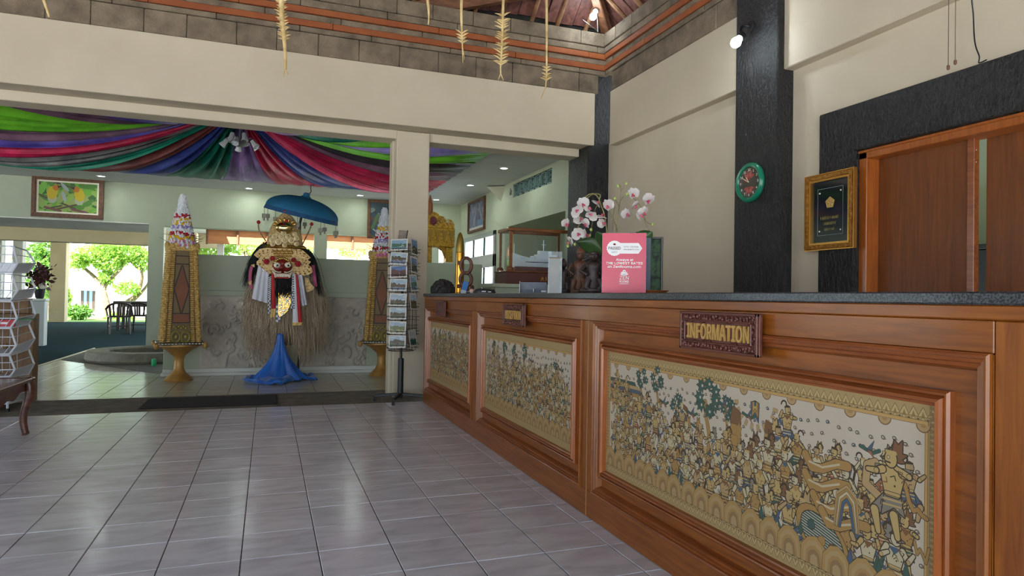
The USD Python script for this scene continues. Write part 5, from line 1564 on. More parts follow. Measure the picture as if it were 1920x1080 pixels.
# face
fc = B(*C1(420, 705), -0.20)
b = MB()
m = trimesh.creation.icosphere(4, 1.0)
v = np.array(m.vertices) * np.array([0.118, 0.10, 0.105])
g = lambda cx, cz, s: np.exp(-(((v[:, 0] - cx) ** 2 + (v[:, 2] - cz) ** 2) / s ** 2))
front = np.clip(-v[:, 1] / 0.1, 0, 1)
v[:, 1] -= front * (0.045 * g(0, -0.015, 0.028) + 0.025 * g(-0.055, -0.035, 0.03) + 0.025 * g(0.055, -0.035, 0.03) + 0.03 * g(0, 0.05, 0.03) - 0.02 * g(0, -0.075, 0.04))
b.add(v + fc, m.faces)
fa = put('mask_face', b, FACE, bar, smooth=True)
for cx in (373, 468):
    p = B(*C1(cx, 690), -0.30)
    e = put('eye', MB().ball(p, (0.040, 0.028, 0.034), 2), IVORY, fa, smooth=True)
    put('pupil', MB().ball(p + (0.004, -0.024, -0.006), (0.013, 0.008, 0.013), 1), BLKPL, fa, smooth=True)
b = MB()
p0 = B(*C1(422, 772), -0.30)
b.tube(spline([p0 + (-0.11, 0.05, 0.035), p0 + (-0.06, 0, -0.004), p0, p0 + (0.06, 0, -0.004), p0 + (0.11, 0.05, 0.035)], 14), 0.016, 8)
put('upper_lip', b, mat('lip_cream', lin((226, 200, 176)), 0.4), fa, smooth=True)
b = MB()
for k in range(9):
    b.box(p0[0] - 0.072 + k * 0.0165, p0[0] - 0.072 + k * 0.0165 + 0.0145, p0[1] - 0.014, p0[1] + 0.004, p0[2] - 0.034, p0[2] - 0.006, 0.003)
put('teeth', b, IVORY, fa)
for s in (-1, 1):
    put('fang', MB().tube([p0 + (s * 0.082, -0.01, -0.035), p0 + (s * 0.088, -0.025, -0.005), p0 + (s * 0.098, -0.015, 0.028)], [0.011, 0.010, 0.002], 8), IVORY, fa, smooth=True)
    put('moustache', MB().tube(spline([p0 + (s * 0.02, -0.03, 0.03), p0 + (s * 0.06, -0.03, 0.026), p0 + (s * 0.10, 0.0, 0.05), p0 + (s * 0.115, 0.02, 0.085)], 10), [0.008] * 8 + [0.005, 0.002], 6), IVORY, fa, smooth=True)
b = MB().box(p0[0] - 0.085, p0[0] + 0.085, p0[1] - 0.006, p0[1] + 0.05, p0[2] - 0.05, p0[2] - 0.036, 0.006)
put('lower_lip', b, mat('lip_red', lin((196, 46, 40)), 0.35), fa)
b = MB()
for k in range(9):
    a = math.radians(25 + 130 * k / 8)
    b.ball(B(*C1(420 + 70 * math.cos(a), 690 - 58 * math.sin(a)), -0.29), (0.017, 0.012, 0.016), 1)
put('brow_ornament', b, GOLDM, fa, smooth=True, kind='stuff')
for (x, y, s) in ((333, 630, 20), (280, 660, 24), (520, 645, 20), (558, 680, 25)):
    b = MB()
    p = B(*C1(x, y), -0.26)
    w = s / 4.696 * mb
    for k in range(6):
        a = k * math.pi / 3
        b.ball(p + (w * 0.6 * math.cos(a), 0, w * 0.6 * math.sin(a)), (w * 0.5, 0.014, w * 0.5), 1)
    b.ball(p + (0, -0.01, 0), w * 0.4, 1)
    put('red_flower', b, REDF, bar, smooth=True)
# beard
N = 420
P = np.zeros((N, 8, 3))
for i in range(N):
    x0 = r.uniform(362, 495)
    x1 = 430 + (x0 - 430) * 0.95 + r.normal(0, 5)
    y1 = r.uniform(930, 985)
    t = np.linspace(0, 1, 8)
    P[i] = [B(*C1(x0 + (x1 - x0) * q + 3 * math.sin(q * 6 + i), 785 + (y1 - 785) * q), -0.26 + r.uniform(-0.03, 0.05)) for q in t]
v, f = strands(P, 0.0055, 0.002)
put('beard', MB().add(v, f), BLKH, bar, kind='stuff', smooth=True)
# chest ornament, cloths and ribbons
chest = Polygon([C2(*p) for p in [(425, 95), (528, 95), (535, 200), (510, 270), (470, 312), (440, 330), (425, 300)]])
o2 = B(535, 580, -0.25)
fr2 = ((o2[0], o2[1], o2[2]), (1, 0, 0), (0, 0, 1))
to2 = lambda g: affinity.affine_transform(g, [mb, 0, 0, -mb, -535 * mb, 580 * mb])
ch_ = put('chest_plate', MB().plate(to2(chest), fr2, 0.012), GOLDM, bar)
b = MB()
for i in range(60):
    x, y = r.uniform(428, 530), r.uniform(115, 320)
    q = C2(x, y)
    if chest.buffer(-0.5).contains(Point(q)):
        b.ball(B(*q, -0.265), (0.011, 0.004, 0.011), 1)
put('mirror_sequin', b, mat('sequin', lin((250, 240, 220)), 0.08, 1.0), ch_, kind='stuff')


def hanging(name, top, bot, m, dy, waves=3, amp=0.02, n=16, tint=None):
    (a, ay), (c, cy) = top
    (e, ey), (g_, gy) = bot
    G = np.zeros((18, n, 3))
    for i, t in enumerate(np.linspace(0, 1, 18)):
        for j, s in enumerate(np.linspace(0, 1, n)):
            x = (a + (c - a) * s) * (1 - t) + (e + (g_ - e) * s) * t
            y = (ay + (cy - ay) * s) * (1 - t) + (ey + (gy - ey) * s) * t
            G[i, j] = B(x, y, dy + amp * math.sin(s * waves * 2 * math.pi + t) * (0.3 + 0.7 * t))
    return put(name, MB().sheet(G, 0.003), m, bar, smooth=40)


hanging('white_cloth', (C1(208, 690), C1(300, 760)), (C1(150, 985), C1(300, 1030)), CLOTHW, -0.20, 3, 0.03)
hanging('white_cloth', (C1(545, 775), C1(592, 775)), (C1(588, 1055), C1(640, 1040)), CLOTHW, -0.20, 2, 0.025)
REDC = mat('red_cloth', lin((190, 34, 40)), 0.7)
hanging('red_ribbon', (C1(322, 765), C1(345, 770)), (C2(358, 250), C2(396, 250)), REDC, -0.25, 1, 0.008, 6)
hanging('red_ribbon', (C1(535, 770), C1(552, 775)), (C2(612, 385), C2(650, 380)), REDC, -0.24, 1, 0.008, 6)
hanging('white_ribbon', (C1(510, 760), C1(535, 770)), (C2(560, 385), C2(612, 388)), CLOTHW, -0.245, 1, 0.008, 6)
GTRIM = mat('gold_fringe', lin((196, 160, 90)), 0.5, 0.3)
hanging('gold_fringe', (C2(556, 385), C2(650, 382)), (C2(560, 414), C2(650, 410)), GTRIM, -0.25, 2, 0.006, 8)
hanging('gold_fringe', (C2(345, 255), C2(398, 250)), (C2(342, 338), C2(392, 330)), GTRIM, -0.24, 2, 0.006, 8)
CHK_W, CHK_B = CLOTHW, BLKPL
for (xa_, ya_, xb_, yb_, n, w) in ((310, 790, 305, 1030, 14, 12), (505, 780, 515, 1075, 14, 14)):
    b1, b2 = MB(), MB()
    for k in range(2 * n):
        t0, t1 = k / (2 * n), (k + 1) / (2 * n)
        for h in (0, 1):
            x = xa_ + (xb_ - xa_) * t0 + (h - 0.5) * w
            p, q = B(*C1(x - w / 2, ya_ + (yb_ - ya_) * t0), -0.252), B(*C1(x + w / 2, ya_ + (yb_ - ya_) * t1), -0.252)
            (b1 if (k + h) % 2 else b2).box(p[0], q[0], p[1] - 0.003, p[1], q[2], p[2])
    rb = put('checked_ribbon', b1, CHK_W, bar)
    put('black_square', b2, CHK_B, rb)
for (x0, y0, x1, y1) in ((322, 150, 345, 300), (398, 200, 440, 380), (540, 60, 560, 250)):
    b1, b2 = MB(), MB()
    n = 8
    for k in range(n):
        p, q = B(*C2(x0, y0 + (y1 - y0) * k / n), -0.256), B(*C2(x1, y0 + (y1 - y0) * (k + 1) / n), -0.256)
        xm_ = (p[0] + q[0]) / 2
        (b1 if k % 2 else b2).box(p[0], xm_, p[1] - 0.003, p[1], q[2], p[2])
        (b2 if k % 2 else b1).box(xm_, q[0], p[1] - 0.003, p[1], q[2], p[2])
    rb = put('checked_ribbon', b1, CHK_W, bar)
    put('black_square', b2, CHK_B, rb)
for P_ in ([(608, 795), (640, 800), (660, 845), (692, 875), (680, 905), (630, 925), (612, 880)], [(150, 840), (175, 832), (172, 872), (150, 862)], [(165, 700), (196, 690), (196, 720)]):
    pg = Polygon([C1(*p) for p in P_])
    o3 = B(535, 500, -0.10)
    put('gilded_flap', MB().plate(toM(pg), ((o3[0], o3[1], o3[2]), (1, 0, 0), (0, 0, 1)), 0.014).plate(toM(pg.buffer(-1.5)), ((o3[0], o3[1], o3[2]), (1, 0, 0), (0, 0, 1)), 0.008, off=0.014), GOLD, bar)
b = MB()
bx = at(535, 716, Z=0)
b.tube([(cx0[0] - 0.02, YBR + 0.2, 0.0), (cx0[0] - 0.02, YBR + 0.2, 1.0)], 0.03, 10).lathe([(0.2, 0), (0.2, 0.02), (0.04, 0.03)], 16, t=(cx0[0] - 0.02, YBR + 0.2, 0))
put('stand_post', b, DARKW, bar)

# ------------------------------------------------------------------ blue cloth
BLUEC = mat('blue_satin', lin((10, 104, 198)), 0.36, c2=lin((6, 82, 172)), ns=4, sheen=0.3)
YCL = 8.62
Bc = lambda x, y, dy=0.0: at(x, y, Y=YCL + dy)
b = MB()
ztop = Bc(522, 626)[2]
cxx = Bc(522, 700)[0]
tt = np.linspace(0, 1, 30)
prof = [(0.03 + 0.20 * (1 - t) ** 2.2 + 0.05 * (1 - t), 0.015 + t * (ztop - 0.015)) for t in tt]
fn = lambda a, z: 1 + (0.16 * np.sin(a * 7 + z * 3) + 0.09 * np.sin(a * 13 - z * 5)) * np.clip(1.2 - z / ztop, 0.1, 1)
b.lathe(prof, 64, t=(cxx + 0.01, YCL + 0.05, 0), sy=0.55, sx=1.05, fn=fn)
cl = put('blue_cloth', b, BLUEC, None, smooth=True, label='bright blue satin cloth draped in a cone from the costume onto the tiles', cat='cloth')
b = MB()
for Q, rr in (([(462, 712), (480, 709), (510, 714), (540, 712), (560, 708), (590, 709)], 0.05), ([(458, 713), (490, 716), (515, 717), (535, 716)], 0.045), ([(500, 706), (530, 704), (560, 706), (578, 704), (592, 710)], 0.04)):
    Pq = np.array([at(x, y, Z=0.03) for x, y in Q])
    Pq[:, 2] = 0.03
    Pq = spline(Pq, 28)
    rad = rr * (0.55 + 0.6 * np.sin(np.linspace(0.15, math.pi - 0.15, 28))) * (1 + 0.2 * np.sin(np.linspace(0, 25, 28)))
    w = MB().tube(Pq, rad, 14)
    v = w.v[0]
    v[:, 2] = np.clip(0.034 + (v[:, 2] - 0.03) * 0.62 + 0.012 * np.sin(v[:, 0] * 40 + v[:, 1] * 30), 0.002, None)
    b.add(v, w.f[0])
put('folded_hem', b, BLUEC, cl, smooth=True)

# ------------------------------------------------------------------ ceremonial parasol
Bp = lambda x, y, dy=0.0: at(x, y, Y=9.2 + dy)
mp2 = (np.array([0.3, 9.2, 1.5]) - EYE) @ FWD / FPX
pc = Bp(567, 399)
tilt = rot([0, 1, 0], 11.5) @ rot([1, 0, 0], 8)
pr = thing('ceremonial_parasol', 'tilted blue cloth ceremonial parasol with hanging tassels above the costume', 'parasol', (0, 0, 0))
PB = mat('parasol_blue', lin((52, 132, 176)), 0.7, c2=lin((44, 118, 162)), ns=5, trans=lin((40, 100, 150)))
R0, H0 = 66 * mp2, 30 * mp2
nr = 48
prof = [(R0 * math.sin(a), H0 * (math.cos(a) - 0.0)) for a in np.linspace(math.pi / 2 * 1.0, 0.05, 14)]
V = np.array([[rr * (1 + 0.012 * math.cos(8 * t)) * math.cos(t), rr * (1 + 0.012 * math.cos(8 * t)) * math.sin(t), z - 0.012 * (1 - math.cos(8 * t)) * (rr / R0) ** 2] for rr, z in prof for t in np.arange(nr) * 2 * np.pi / nr])
F = [[i * nr + j, i * nr + (j + 1) % nr, (i + 1) * nr + (j + 1) % nr] for i in range(13) for j in range(nr)] + [[i * nr + j, (i + 1) * nr + (j + 1) % nr, (i + 1) * nr + j] for i in range(13) for j in range(nr)]
put('canopy', MB().add(V @ tilt.T + pc, F), PB, pr, smooth=True)
skirt = np.array([[[R0 * (1 + 0.03 * k) * math.cos(t) * (1 + 0.008 * math.sin(24 * t)), R0 * (1 + 0.03 * k) * math.sin(t) * (1 + 0.008 * math.sin(24 * t)), -k * 0.055] for t in np.linspace(0, 2 * np.pi, 97)] for k in (0, 1)])
put('valance', MB().sheet(skirt @ tilt.T + pc, 0.002), mat('parasol_dark_blue', lin((22, 78, 122)), 0.7), pr)
b = MB()
for k in range(8):
    a = k * math.pi / 4
    b.tube([tilt @ np.array([R0 * math.sin(q) * math.cos(a), R0 * math.sin(q) * math.sin(a), H0 * math.cos(q) - 0.012]) + pc for q in np.linspace(0.05, 1.5, 8)], 0.005, 5)
put('rib', b, DARKW, pr, kind='stuff')
top_ = tilt @ np.array([0, 0, H0]) + pc
put('finial', MB().lathe([(0.075, -0.02), (0.07, 0.0), (0.045, 0.02), (0.04, 0.05), (0.02, 0.06), (0, 0.062)], 16, M=tilt, t=top_), PB, pr, smooth=40)
put('finial_hook', MB().tube(spline([top_ + (0.03, 0, 0.05), top_ + (0.06, 0, 0.09), top_ + (0.055, 0, 0.15), top_ + (0.10, 0, 0.17)], 10), 0.006, 5), DARKW, pr, smooth=True)
foot = np.array([Bp(562, 560)[0], 9.2, 0.0])
put('pole', MB().tube([top_, tilt @ np.array([0, 0, -0.15]) + pc, np.array([foot[0], 9.2, 1.2]), foot], 0.017, 10), DARKW, pr, smooth=True)
TASS = mat('tarnished_tassel', lin((120, 116, 100)), 0.4, 0.5)
for k in range(10):
    a = k * 2 * math.pi / 10 + 0.2
    p = tilt @ np.array([R0 * 1.03 * math.cos(a), R0 * 1.03 * math.sin(a), -0.055]) + pc
    b = MB().tube([p, p + (0, 0, -0.08)], 0.003, 4)
    b.box(p[0] - 0.028, p[0] + 0.028, p[1] - 0.004, p[1] + 0.004, p[2] - 0.13, p[2] - 0.075, 0.003).box(p[0] - 0.012, p[0] + 0.012, p[1] - 0.003, p[1] + 0.003, p[2] - 0.165, p[2] - 0.13, 0.003)
    put('tassel', b, TASS, pr)

# ------------------------------------------------------------------ gilded offering towers
GOLDT = mat('gilded_carving', lin((240, 206, 128)), 0.42, 0.25, c2=lin((176, 134, 66)), ns=50, detail=4, bump=0.9, bs=120, bdist=0.008)
GOLDP = mat('gold_paint', lin((198, 152, 82)), 0.42, 0.2, c2=lin((164, 120, 60)), ns=6)
BROWNP = mat('brown_panel', lin((140, 84, 52)), 0.6, c2=lin((118, 70, 44)), ns=4)
OLIVE = mat('olive_panel', lin((120, 98, 62)), 0.6)
DKLINE = mat('dark_line', lin((62, 46, 38)), 0.6)


def tower(loc, rz, label, variant):
    t = thing('offering_tower', label, 'offering tower', loc, rz)
    s = 6.5e-3  # metres per pixel of the photograph at this distance
    Z = lambda y: (713 - y) * s
    put('pedestal', MB().lathe([(24 * s, 0), (25 * s, 0.015), (22 * s, 0.035), (13 * s, 0.09), (8.5 * s, 0.15), (8 * s, 0.24), (10 * s, 0.30), (22 * s, 0.37), (33 * s, 0.41), (38 * s, 0.425), (38 * s, 0.45)], 32), GOLDP, t, smooth=40)
    tr = put('tray', MB().box(-40 * s, 40 * s, -40 * s, 40 * s, 0.445, 0.475, 0.006), DARKW, t)
    b = MB()
    for k in range(14):
        b.ball((-36 * s + k * 72 * s / 13, -40.3 * s, 0.461), 0.009, 1)
    put('tray_bead', b, IVORY, tr, kind='stuff')
    for (sx, sy) in ((-1, -1), (1, -1), (1, 1), (-1, 1)):
        put('tray_knob', MB().ball((sx * 40 * s, sy * 40 * s, 0.44), (0.03, 0.03, 0.04), 2), GOLDP, t, smooth=True)
    zb, ztp = 0.475, Z(470)
    wb, wt = 34 * s, 24 * s
    W_ = lambda z: wb + (wt - wb) * (z - zb) / (ztp - zb)
    v = [[sx * W_(z) * 0.86, sy * W_(z) * 0.86, z] for z in (zb, ztp) for sx, sy in ((-1, -1), (1, -1), (1, 1), (-1, 1))]
    f = [[0, 1, 5], [0, 5, 4], [1, 2, 6], [1, 6, 5], [2, 3, 7], [2, 7, 6], [3, 0, 4], [3, 4, 7], [4, 5, 6], [4, 6, 7], [0, 2, 1], [0, 3, 2]]
    put('tapered_body', MB().add(v, f), OLIVE, t)
    # gilded corner posts: stacks of carved lozenges
    for (sx, sy) in ((-1, -1), (1, -1), (1, 1), (-1, 1)):
        b = MB()
        n = 44
        for k in range(n):
            z = zb + (k + 0.5) * (ztp - zb) / n
            w = W_(z) * 0.88
            b.ball((sx * w, sy * w, z), (5.4 * s, 5.4 * s, (ztp - zb) / n * 0.8), 1)
        put('corner_post', b, GOLDT, t, smooth=50)
    for sx in (-1, 1):
        b = MB()
        n = 44
        for k in range(n):
            z = zb + (k + 0.5) * (ztp - zb) / n
            w = W_(z)
            b.box(sx * w * 0.60 - 3.4 * s, sx * w * 0.60 + 3.4 * s, -w * 0.86 - 0.028, -w * 0.86, z - (ztp - zb) / n * 0.42, z + (ztp - zb) / n * 0.42, 0.008)
        put('twisted_column', b, GOLDT, t)
    fr = lambda z0: ((0, -W_(z0) * 0.86 - 0.004, z0), (1, 0, 0), (0, (W_(z0) - W_(z0 + 0.1)) * 0.86 / 0.1, 1))
    A = lambda y: Z(y)
    z0 = A(605)
    pan = lambda y0, y1, k: Polygon([(-W_(A(y0)) * k, A(y0) - z0), (W_(A(y0)) * k, A(y0) - z0), (W_(A(y1)) * k, A(y1) - z0), (-W_(A(y1)) * k, A(y1) - z0)])
    put('back_panel', MB().plate(pan(605, 480, 0.46), fr(z0), 0.003), DKLINE, t)
    b = MB()
    b.plate(pan(603, 588, 0.42), fr(z0), 0.006)
    dm = Polygon([(0, A(585) - z0), (W_(A(545)) * 0.40, A(542) - z0), (0, A(500) - z0), (-W_(A(545)) * 0.40, A(542) - z0)])
    b.plate(dm, fr(z0), 0.008)
    put('brown_diamond', b, BROWNP, t)
    b = MB().plate(pan(495, 482, 0.42), fr(z0), 0.006)
    b.plate(pan(586, 497, 0.42).difference(dm.buffer(0.014)), fr(z0), 0.006)
    put('olive_inlay', b, OLIVE, t)
    b = MB()
    z1 = A(652)
    for y in (612, 646):
        for k in range(7):
            b.ball(((-12 + 4 * k) * s, -W_(A(y)) * 0.88 - 0.004, A(y + (2 if k % 2 else -1))), (2.6 * s, 0.012, 2.6 * s), 1)
    for sx in (-1, 1):
        th = np.linspace(0, 2 * np.pi, 17)
        b.tube(np.stack([(sx * 8 + 7 * np.cos(th)) * s, 0 * th - W_(A(630)) * 0.9, A(630) + 10 * s * np.sin(th)], 1), 0.014, 6, False)
        b.ball((sx * 8 * s, -W_(A(630)) * 0.9, A(630)), (3.4 * s, 0.012, 5 * s), 1)
    put('carved_base_panel', b, mat('green_gold', lin((150, 138, 70)), 0.45, 0.3) if variant == 0 else LK + 'green_gold', t, smooth=50)
    b = MB()
    for k in range(9):
        a = math.pi * k / 8
        b.ball((wt * 1.0 * math.cos(a), -wt * 0.86, ztp + 11 * s * math.sin(a)), (5.0 * s, 0.02, 5.0 * s), 1)
    b.box(-wt, wt, -wt * 0.9, wt * 0.9, ztp - 0.01, ztp + 0.05, 0.01)
    for sx in (-1, 1):
        b.ball((sx * wt * 1.05, -wt * 0.8, ztp + 0.05), (0.03, 0.03, 0.05), 1)
    put('crest', b, GOLDT, t, smooth=50)
    # flowers: cone of white petals with coloured rings
    rr = np.random.default_rng(30 + variant)
    zc0, zc1 = ztp + 0.05, Z(368)
    Rc = lambda z: (20 * (1 - (z - zc0) / (zc1 - zc0)) + 3.0) * s
    b = MB()
    oct_ = trimesh.creation.icosphere(0, 1.0)
    for k in range(900):
        z = zc0 + (zc1 - zc0) * rr.uniform(0, 1) ** 1.25
        a = rr.uniform(0, 2 * math.pi)
        q = Rc(z) * rr.uniform(0.85, 1.04)
        M_ = rot([0, 0, 1], math.degrees(a)) @ rot([0, 1, 0], rr.uniform(-10, 45))
        b.add((np.array(oct_.vertices) * np.array([0.009, 0.016, 0.038])) @ M_.T + (q * math.cos(a) * 1.03, q * math.sin(a) * 1.03, z), oct_.faces)
    b.lathe([(Rc(zc0) * 0.82, zc0), (Rc(zc1) * 0.4, zc1 - 0.08), (0, zc1 - 0.03)], 16)
    put('white_petals', b, mat('white_petal', lin((226, 228, 232)), 0.7) if variant == 0 else LK + 'white_petal', t, kind='stuff')
    rings = [((452, 462), 'pink_flower', (220, 120, 180)), ((443, 451), 'yellow_flower', (226, 176, 30)), ((436, 442), 'red_flower', (176, 30, 40)), ((424, 429), 'mauve_flower', (160, 140, 200)), ((411, 423), 'yellow_flower', (226, 176, 30)), ((402, 409), 'red_flower', (176, 30, 40))]
    if variant:
        rings = [((458, 468), 'pink_flower', (220, 120, 180)), ((447, 457), 'red_flower', (176, 30, 40)), ((432, 442), 'mauve_flower', (160, 140, 200)), ((418, 430), 'red_flower', (176, 30, 40)), ((406, 412), 'yellow_flower', (226, 176, 30))]
    for (ya_, yb_), nm, c in rings:
        b = MB()
        for k in range(75):
            z = Z(rr.uniform(ya_, yb_))
            a = k / 60 * 2 * math.pi * 3 + rr.uniform(0, 0.3)
            q = Rc(min(max(z, zc0), zc1)) * 1.04
            b.ball((q * math.cos(a), q * math.sin(a), z), 0.016, 1)
        put(nm + '_ring', b, LK + nm if stage.GetPrimAtPath(LK + nm) else mat(nm, lin(c), 0.7), t, smooth=True)
    b = MB()
    for k in range(14):
        a = rr.uniform(0, 2 * math.pi)
        z = Z(rr.uniform(430, 460))
        q = Rc(z) * 0.9
        b.tube([(q * math.cos(a), q * math.sin(a), z), (q * 2.1 * math.cos(a), q * 2.1 * math.sin(a), z + rr.uniform(-0.02, 0.09))], [0.005, 0.002], 4)
    put('leaf_spike', b, LK + 'leaf_spike_mat' if stage.GetPrimAtPath(LK + 'leaf_spike_mat') else mat('leaf_spike_mat', lin((130, 130, 80)), 0.7), t, kind='stuff')
    return t


p1_ = at(336, 712, Z=0)
tower((p1_[0], 8.98, 0), -math.degrees(math.atan2(p1_[0], 8.98)) + 4, 'gilded offering tower with a white flower cone left of the shaggy costume', 0)
p2_ = at(716, 640, Y=9.03)
tower((p2_[0], 9.03, 0), -math.degrees(math.atan2(p2_[0], 9.03)) - 4, 'gilded offering tower half hidden behind the postcard stand and column', 1)

# ================================================================== fabric tent on the back room ceiling
APX = np.array([-0.42, 9.6, 3.52])
SAT = lambda n, c, c2: mat('satin_' + n, tuple(min(1, 1.5 * x) for x in lin(c)), 0.36, c2=tuple(min(1, 1.35 * x) for x in lin(c2)), ns=2.5, spec=0.35)
S_ = {'lime': SAT('lime', (104, 176, 44), (74, 140, 28)), 'mauve': SAT('mauve', (120, 88, 108), (84, 58, 78)), 'violet': SAT('violet', (96, 80, 168), (62, 50, 126)), 'lilac': SAT('lilac', (150, 140, 200), (120, 112, 180)), 'crimson': SAT('crimson', (186, 34, 78), (140, 18, 54)),
      'rose': SAT('rose', (226, 90, 126), (196, 62, 100)), 'black': SAT('black', (52, 46, 50), (34, 30, 34)), 'grey': SAT('grey', (110, 108, 106), (70, 68, 68)), 'teal': SAT('teal', (26, 122, 98), (14, 86, 70)), 'brown': SAT('brown', (112, 58, 54), (82, 38, 38)), 'navy': SAT('navy', (56, 68, 138), (34, 42, 100)), 'green': SAT('green', (22, 108, 88), (12, 76, 64)), 'purple': SAT('purple', (146, 112, 172), (104, 76, 132))}
TX_0, TX_1, TYN, TYF, TZ = -4.24, 2.70, 7.34, 12.06, 2.962
far = [(TX_0 + (TX_1 - TX_0) * k / 8, TYF) for k in range(9)]
rgt = [(TX_1, TYF + (TYN - TYF) * k / 6) for k in range(7)]
lft = [(TX_0, TYF + (TYN - TYF) * k / 6) for k in range(7)]
strips = [(far[k], far[k + 1], n) for k, n in enumerate(('teal', 'brown', 'navy', 'green', 'purple', 'crimson', 'navy', 'rose'))]
strips += [(rgt[k], rgt[k + 1], n) for k, n in enumerate(('crimson', 'crimson', 'mauve', 'black', 'lime', 'lilac'))]
strips += [(lft[k + 1], lft[k], n) for k, n in enumerate(('grey', 'crimson', 'violet', 'mauve', 'lime', 'lime'))]
near = [(TX_0 + (TX_1 - TX_0) * k / 8, TYN) for k in range(9)]
strips += [(near[k + 1], near[k], n) for k, n in enumerate(('lime', 'mauve', 'violet', 'teal', 'crimson', 'purple', 'green', 'lime'))]
tent = thing('fabric_canopy', 'many-coloured satin fabric strips swagged from the ceiling centre of the back room', 'drapery', (0, 0, 0))
r = np.random.default_rng(14)
for (p, q, n) in strips:
    p, q = np.array([*p, TZ]), np.array([*q, TZ])
    c0, c1 = APX + (p - APX) * 0.045, APX + (q - APX) * 0.045
    c0[2] = c1[2] = APX[2]
    nu, nv = 26, 30
    ph, k1 = r.uniform(0, 6.28), r.integers(2, 4)
    G = np.zeros((nu, nv, 3))
    Lr = np.linalg.norm((p + q) / 2 - APX)
    for i, t in enumerate(np.linspace(0, 1, nu)):
        for j, s in enumerate(np.linspace(-0.03, 1.03, nv)):
            a = c0 + (c1 - c0) * s
            b_ = p + (q - p) * s
            P = a + (b_ - a) * t
            P[2] -= 0.11 * Lr * 4 * t * (1 - t) * (0.55 + 0.22 * math.sin(math.pi * s)) * 0.80
            w = 0.075 * math.sin(s * 2 * math.pi * k1 + ph + 1.2 * math.sin(t * 3)) + 0.018 * math.sin(s * 2 * math.pi * (2 * k1 + 1) + ph)
            P[2] += w * (0.35 + 0.65 * math.sin(math.pi * min(1, t * 1.05))) * min(1, 3 * (1 - t) + 0.25)
            G[i, j] = P
    put('satin_strip', MB().sheet(G), S_[n], tent, smooth=True, label=f'{n} satin strip')

# chandelier of spot bells under the tent
CHR = mat('brushed_metal', lin((150, 148, 146)), 0.35, 0.8)
BELL = mat('frosted_bell', lin((206, 210, 216)), 0.35)
Lc = at(450, 268, Y=9.6)
lp = thing('ceiling_spot_cluster', 'cluster of white bell spotlights on a round plate under the fabric canopy', 'lamp', Lc)
put('plate', MB().lathe([(0, -0.05), (0.06, -0.045), (0.11, -0.025), (0.125, 0.0), (0.12, 0.02), (0, 0.03)], 28), CHR, lp, smooth=40)
put('stem', MB().tube([(0, 0, 0.02), (0, 0, 0.36)], 0.014, 8), CHR, lp, smooth=True)
r = np.random.default_rng(3)
for k in range(9):
    a = 2 * math.pi * k / 9 + 0.3
    d = np.array([math.cos(a), math.sin(a), 0])
    up = 0.05 if k % 2 else -0.02
    o = d * (0.20 if k % 2 == 0 else 0.13) + (0, 0, up)
    arm = put('arm', MB().tube(spline([d * 0.08 + (0, 0, 0.01), d * 0.14 + (0, 0, 0.06), o + (0, 0, 0.04)], 8), 0.007, 6), CHR, lp, smooth=True)
    M_ = rot([0, 0, 1], math.degrees(a)) @ rot([0, 1, 0], 180 - (38 if k % 2 == 0 else 15))
    put('bell_shade', MB().lathe([(0.016, -0.07), (0.028, -0.06), (0.032, 0.0), (0.040, 0.02), (0.046, 0.045), (0.043, 0.045), (0.036, 0.02), (0.0, 0.01)], 16, M=M_, t=o), BELL, arm, smooth=40)

# downlights
GLOWW = glow('downlight_glow', (0.86, 0.97, 0.93), 28.0)
names = ['nearest of the right-hand row', 'middle of the right-hand row', 'far corner beside the column', 'right of the parasol', 'behind the parasol', 'above the bird painting']
for k, (x, y) in enumerate([(945, 315), (882, 347), (818, 374), (675, 366), (467, 353), (190, 330)]):
    p = at(x, y, Z=ZC - 0.002)
    t = thing('downlight', f'round recessed ceiling downlight, {names[k]}', 'lamp', p)
    put('rim', MB().lathe([(0.052, 0.002), (0.072, 0.002), (0.075, -0.004), (0.068, -0.010), (0.054, -0.008), (0.052, 0.0)], 28), WHITEP, t, smooth=40)
    put('bulb_face', MB().lathe([(0, -0.0045), (0.05, -0.004), (0.05, 0.0), (0, 0.0)], 24), GLOWW, t)
    L = UsdLux.DiskLight.Define(stage, str(t.GetPath()) + '/light')
    L.CreateRadiusAttr(0.05)
    L.CreateIntensityAttr(150.0)
    L.CreateColorAttr(Gf.Vec3f(0.86, 1.0, 0.93))
    L.AddTranslateOp().Set(Gf.Vec3d(0, 0, -0.012))
    sh = UsdLux.ShapingAPI.Apply(L.GetPrim())
    sh.CreateShapingConeAngleAttr(62.0)
    sh.CreateShapingConeSoftnessAttr(0.35)

# spot lamps of the lobby
BULB = glow('bulb_glow', (0.80, 0.93, 1.0), 110.0)
pw = at(1408, 50, X=3.545)
t = thing('wall_spot_lamp', 'black wall spotlight with a glowing white bulb on the black pilaster', 'lamp', (0, 0, 0))
put('wall_plate', MB().lathe([(0.045, 0), (0.045, 0.012), (0.03, 0.02), (0, 0.02)], 20, M=rot([0, 1, 0], -90), t=(3.549, pw[1], pw[2])), BLKM, t, smooth=40)
pb = at(1383, 76, X=3.36)
d = (pb - np.array([3.53, pw[1], pw[2]]))
put('arm', MB().tube(spline([(3.53, pw[1], pw[2]), (3.47, pw[1] + 0.02, pw[2] - 0.01), pb - d * 0.28], 10), 0.012, 8), BLKM, t, smooth=True)
M_ = trimesh.geometry.align_vectors([0, 0, 1], d / np.linalg.norm(d))[:3, :3]
put('socket', MB().lathe([(0.02, -0.10), (0.03, -0.095), (0.034, -0.04), (0.03, -0.03), (0, -0.03)], 18, M=M_, t=pb), BLKM, t, smooth=40)
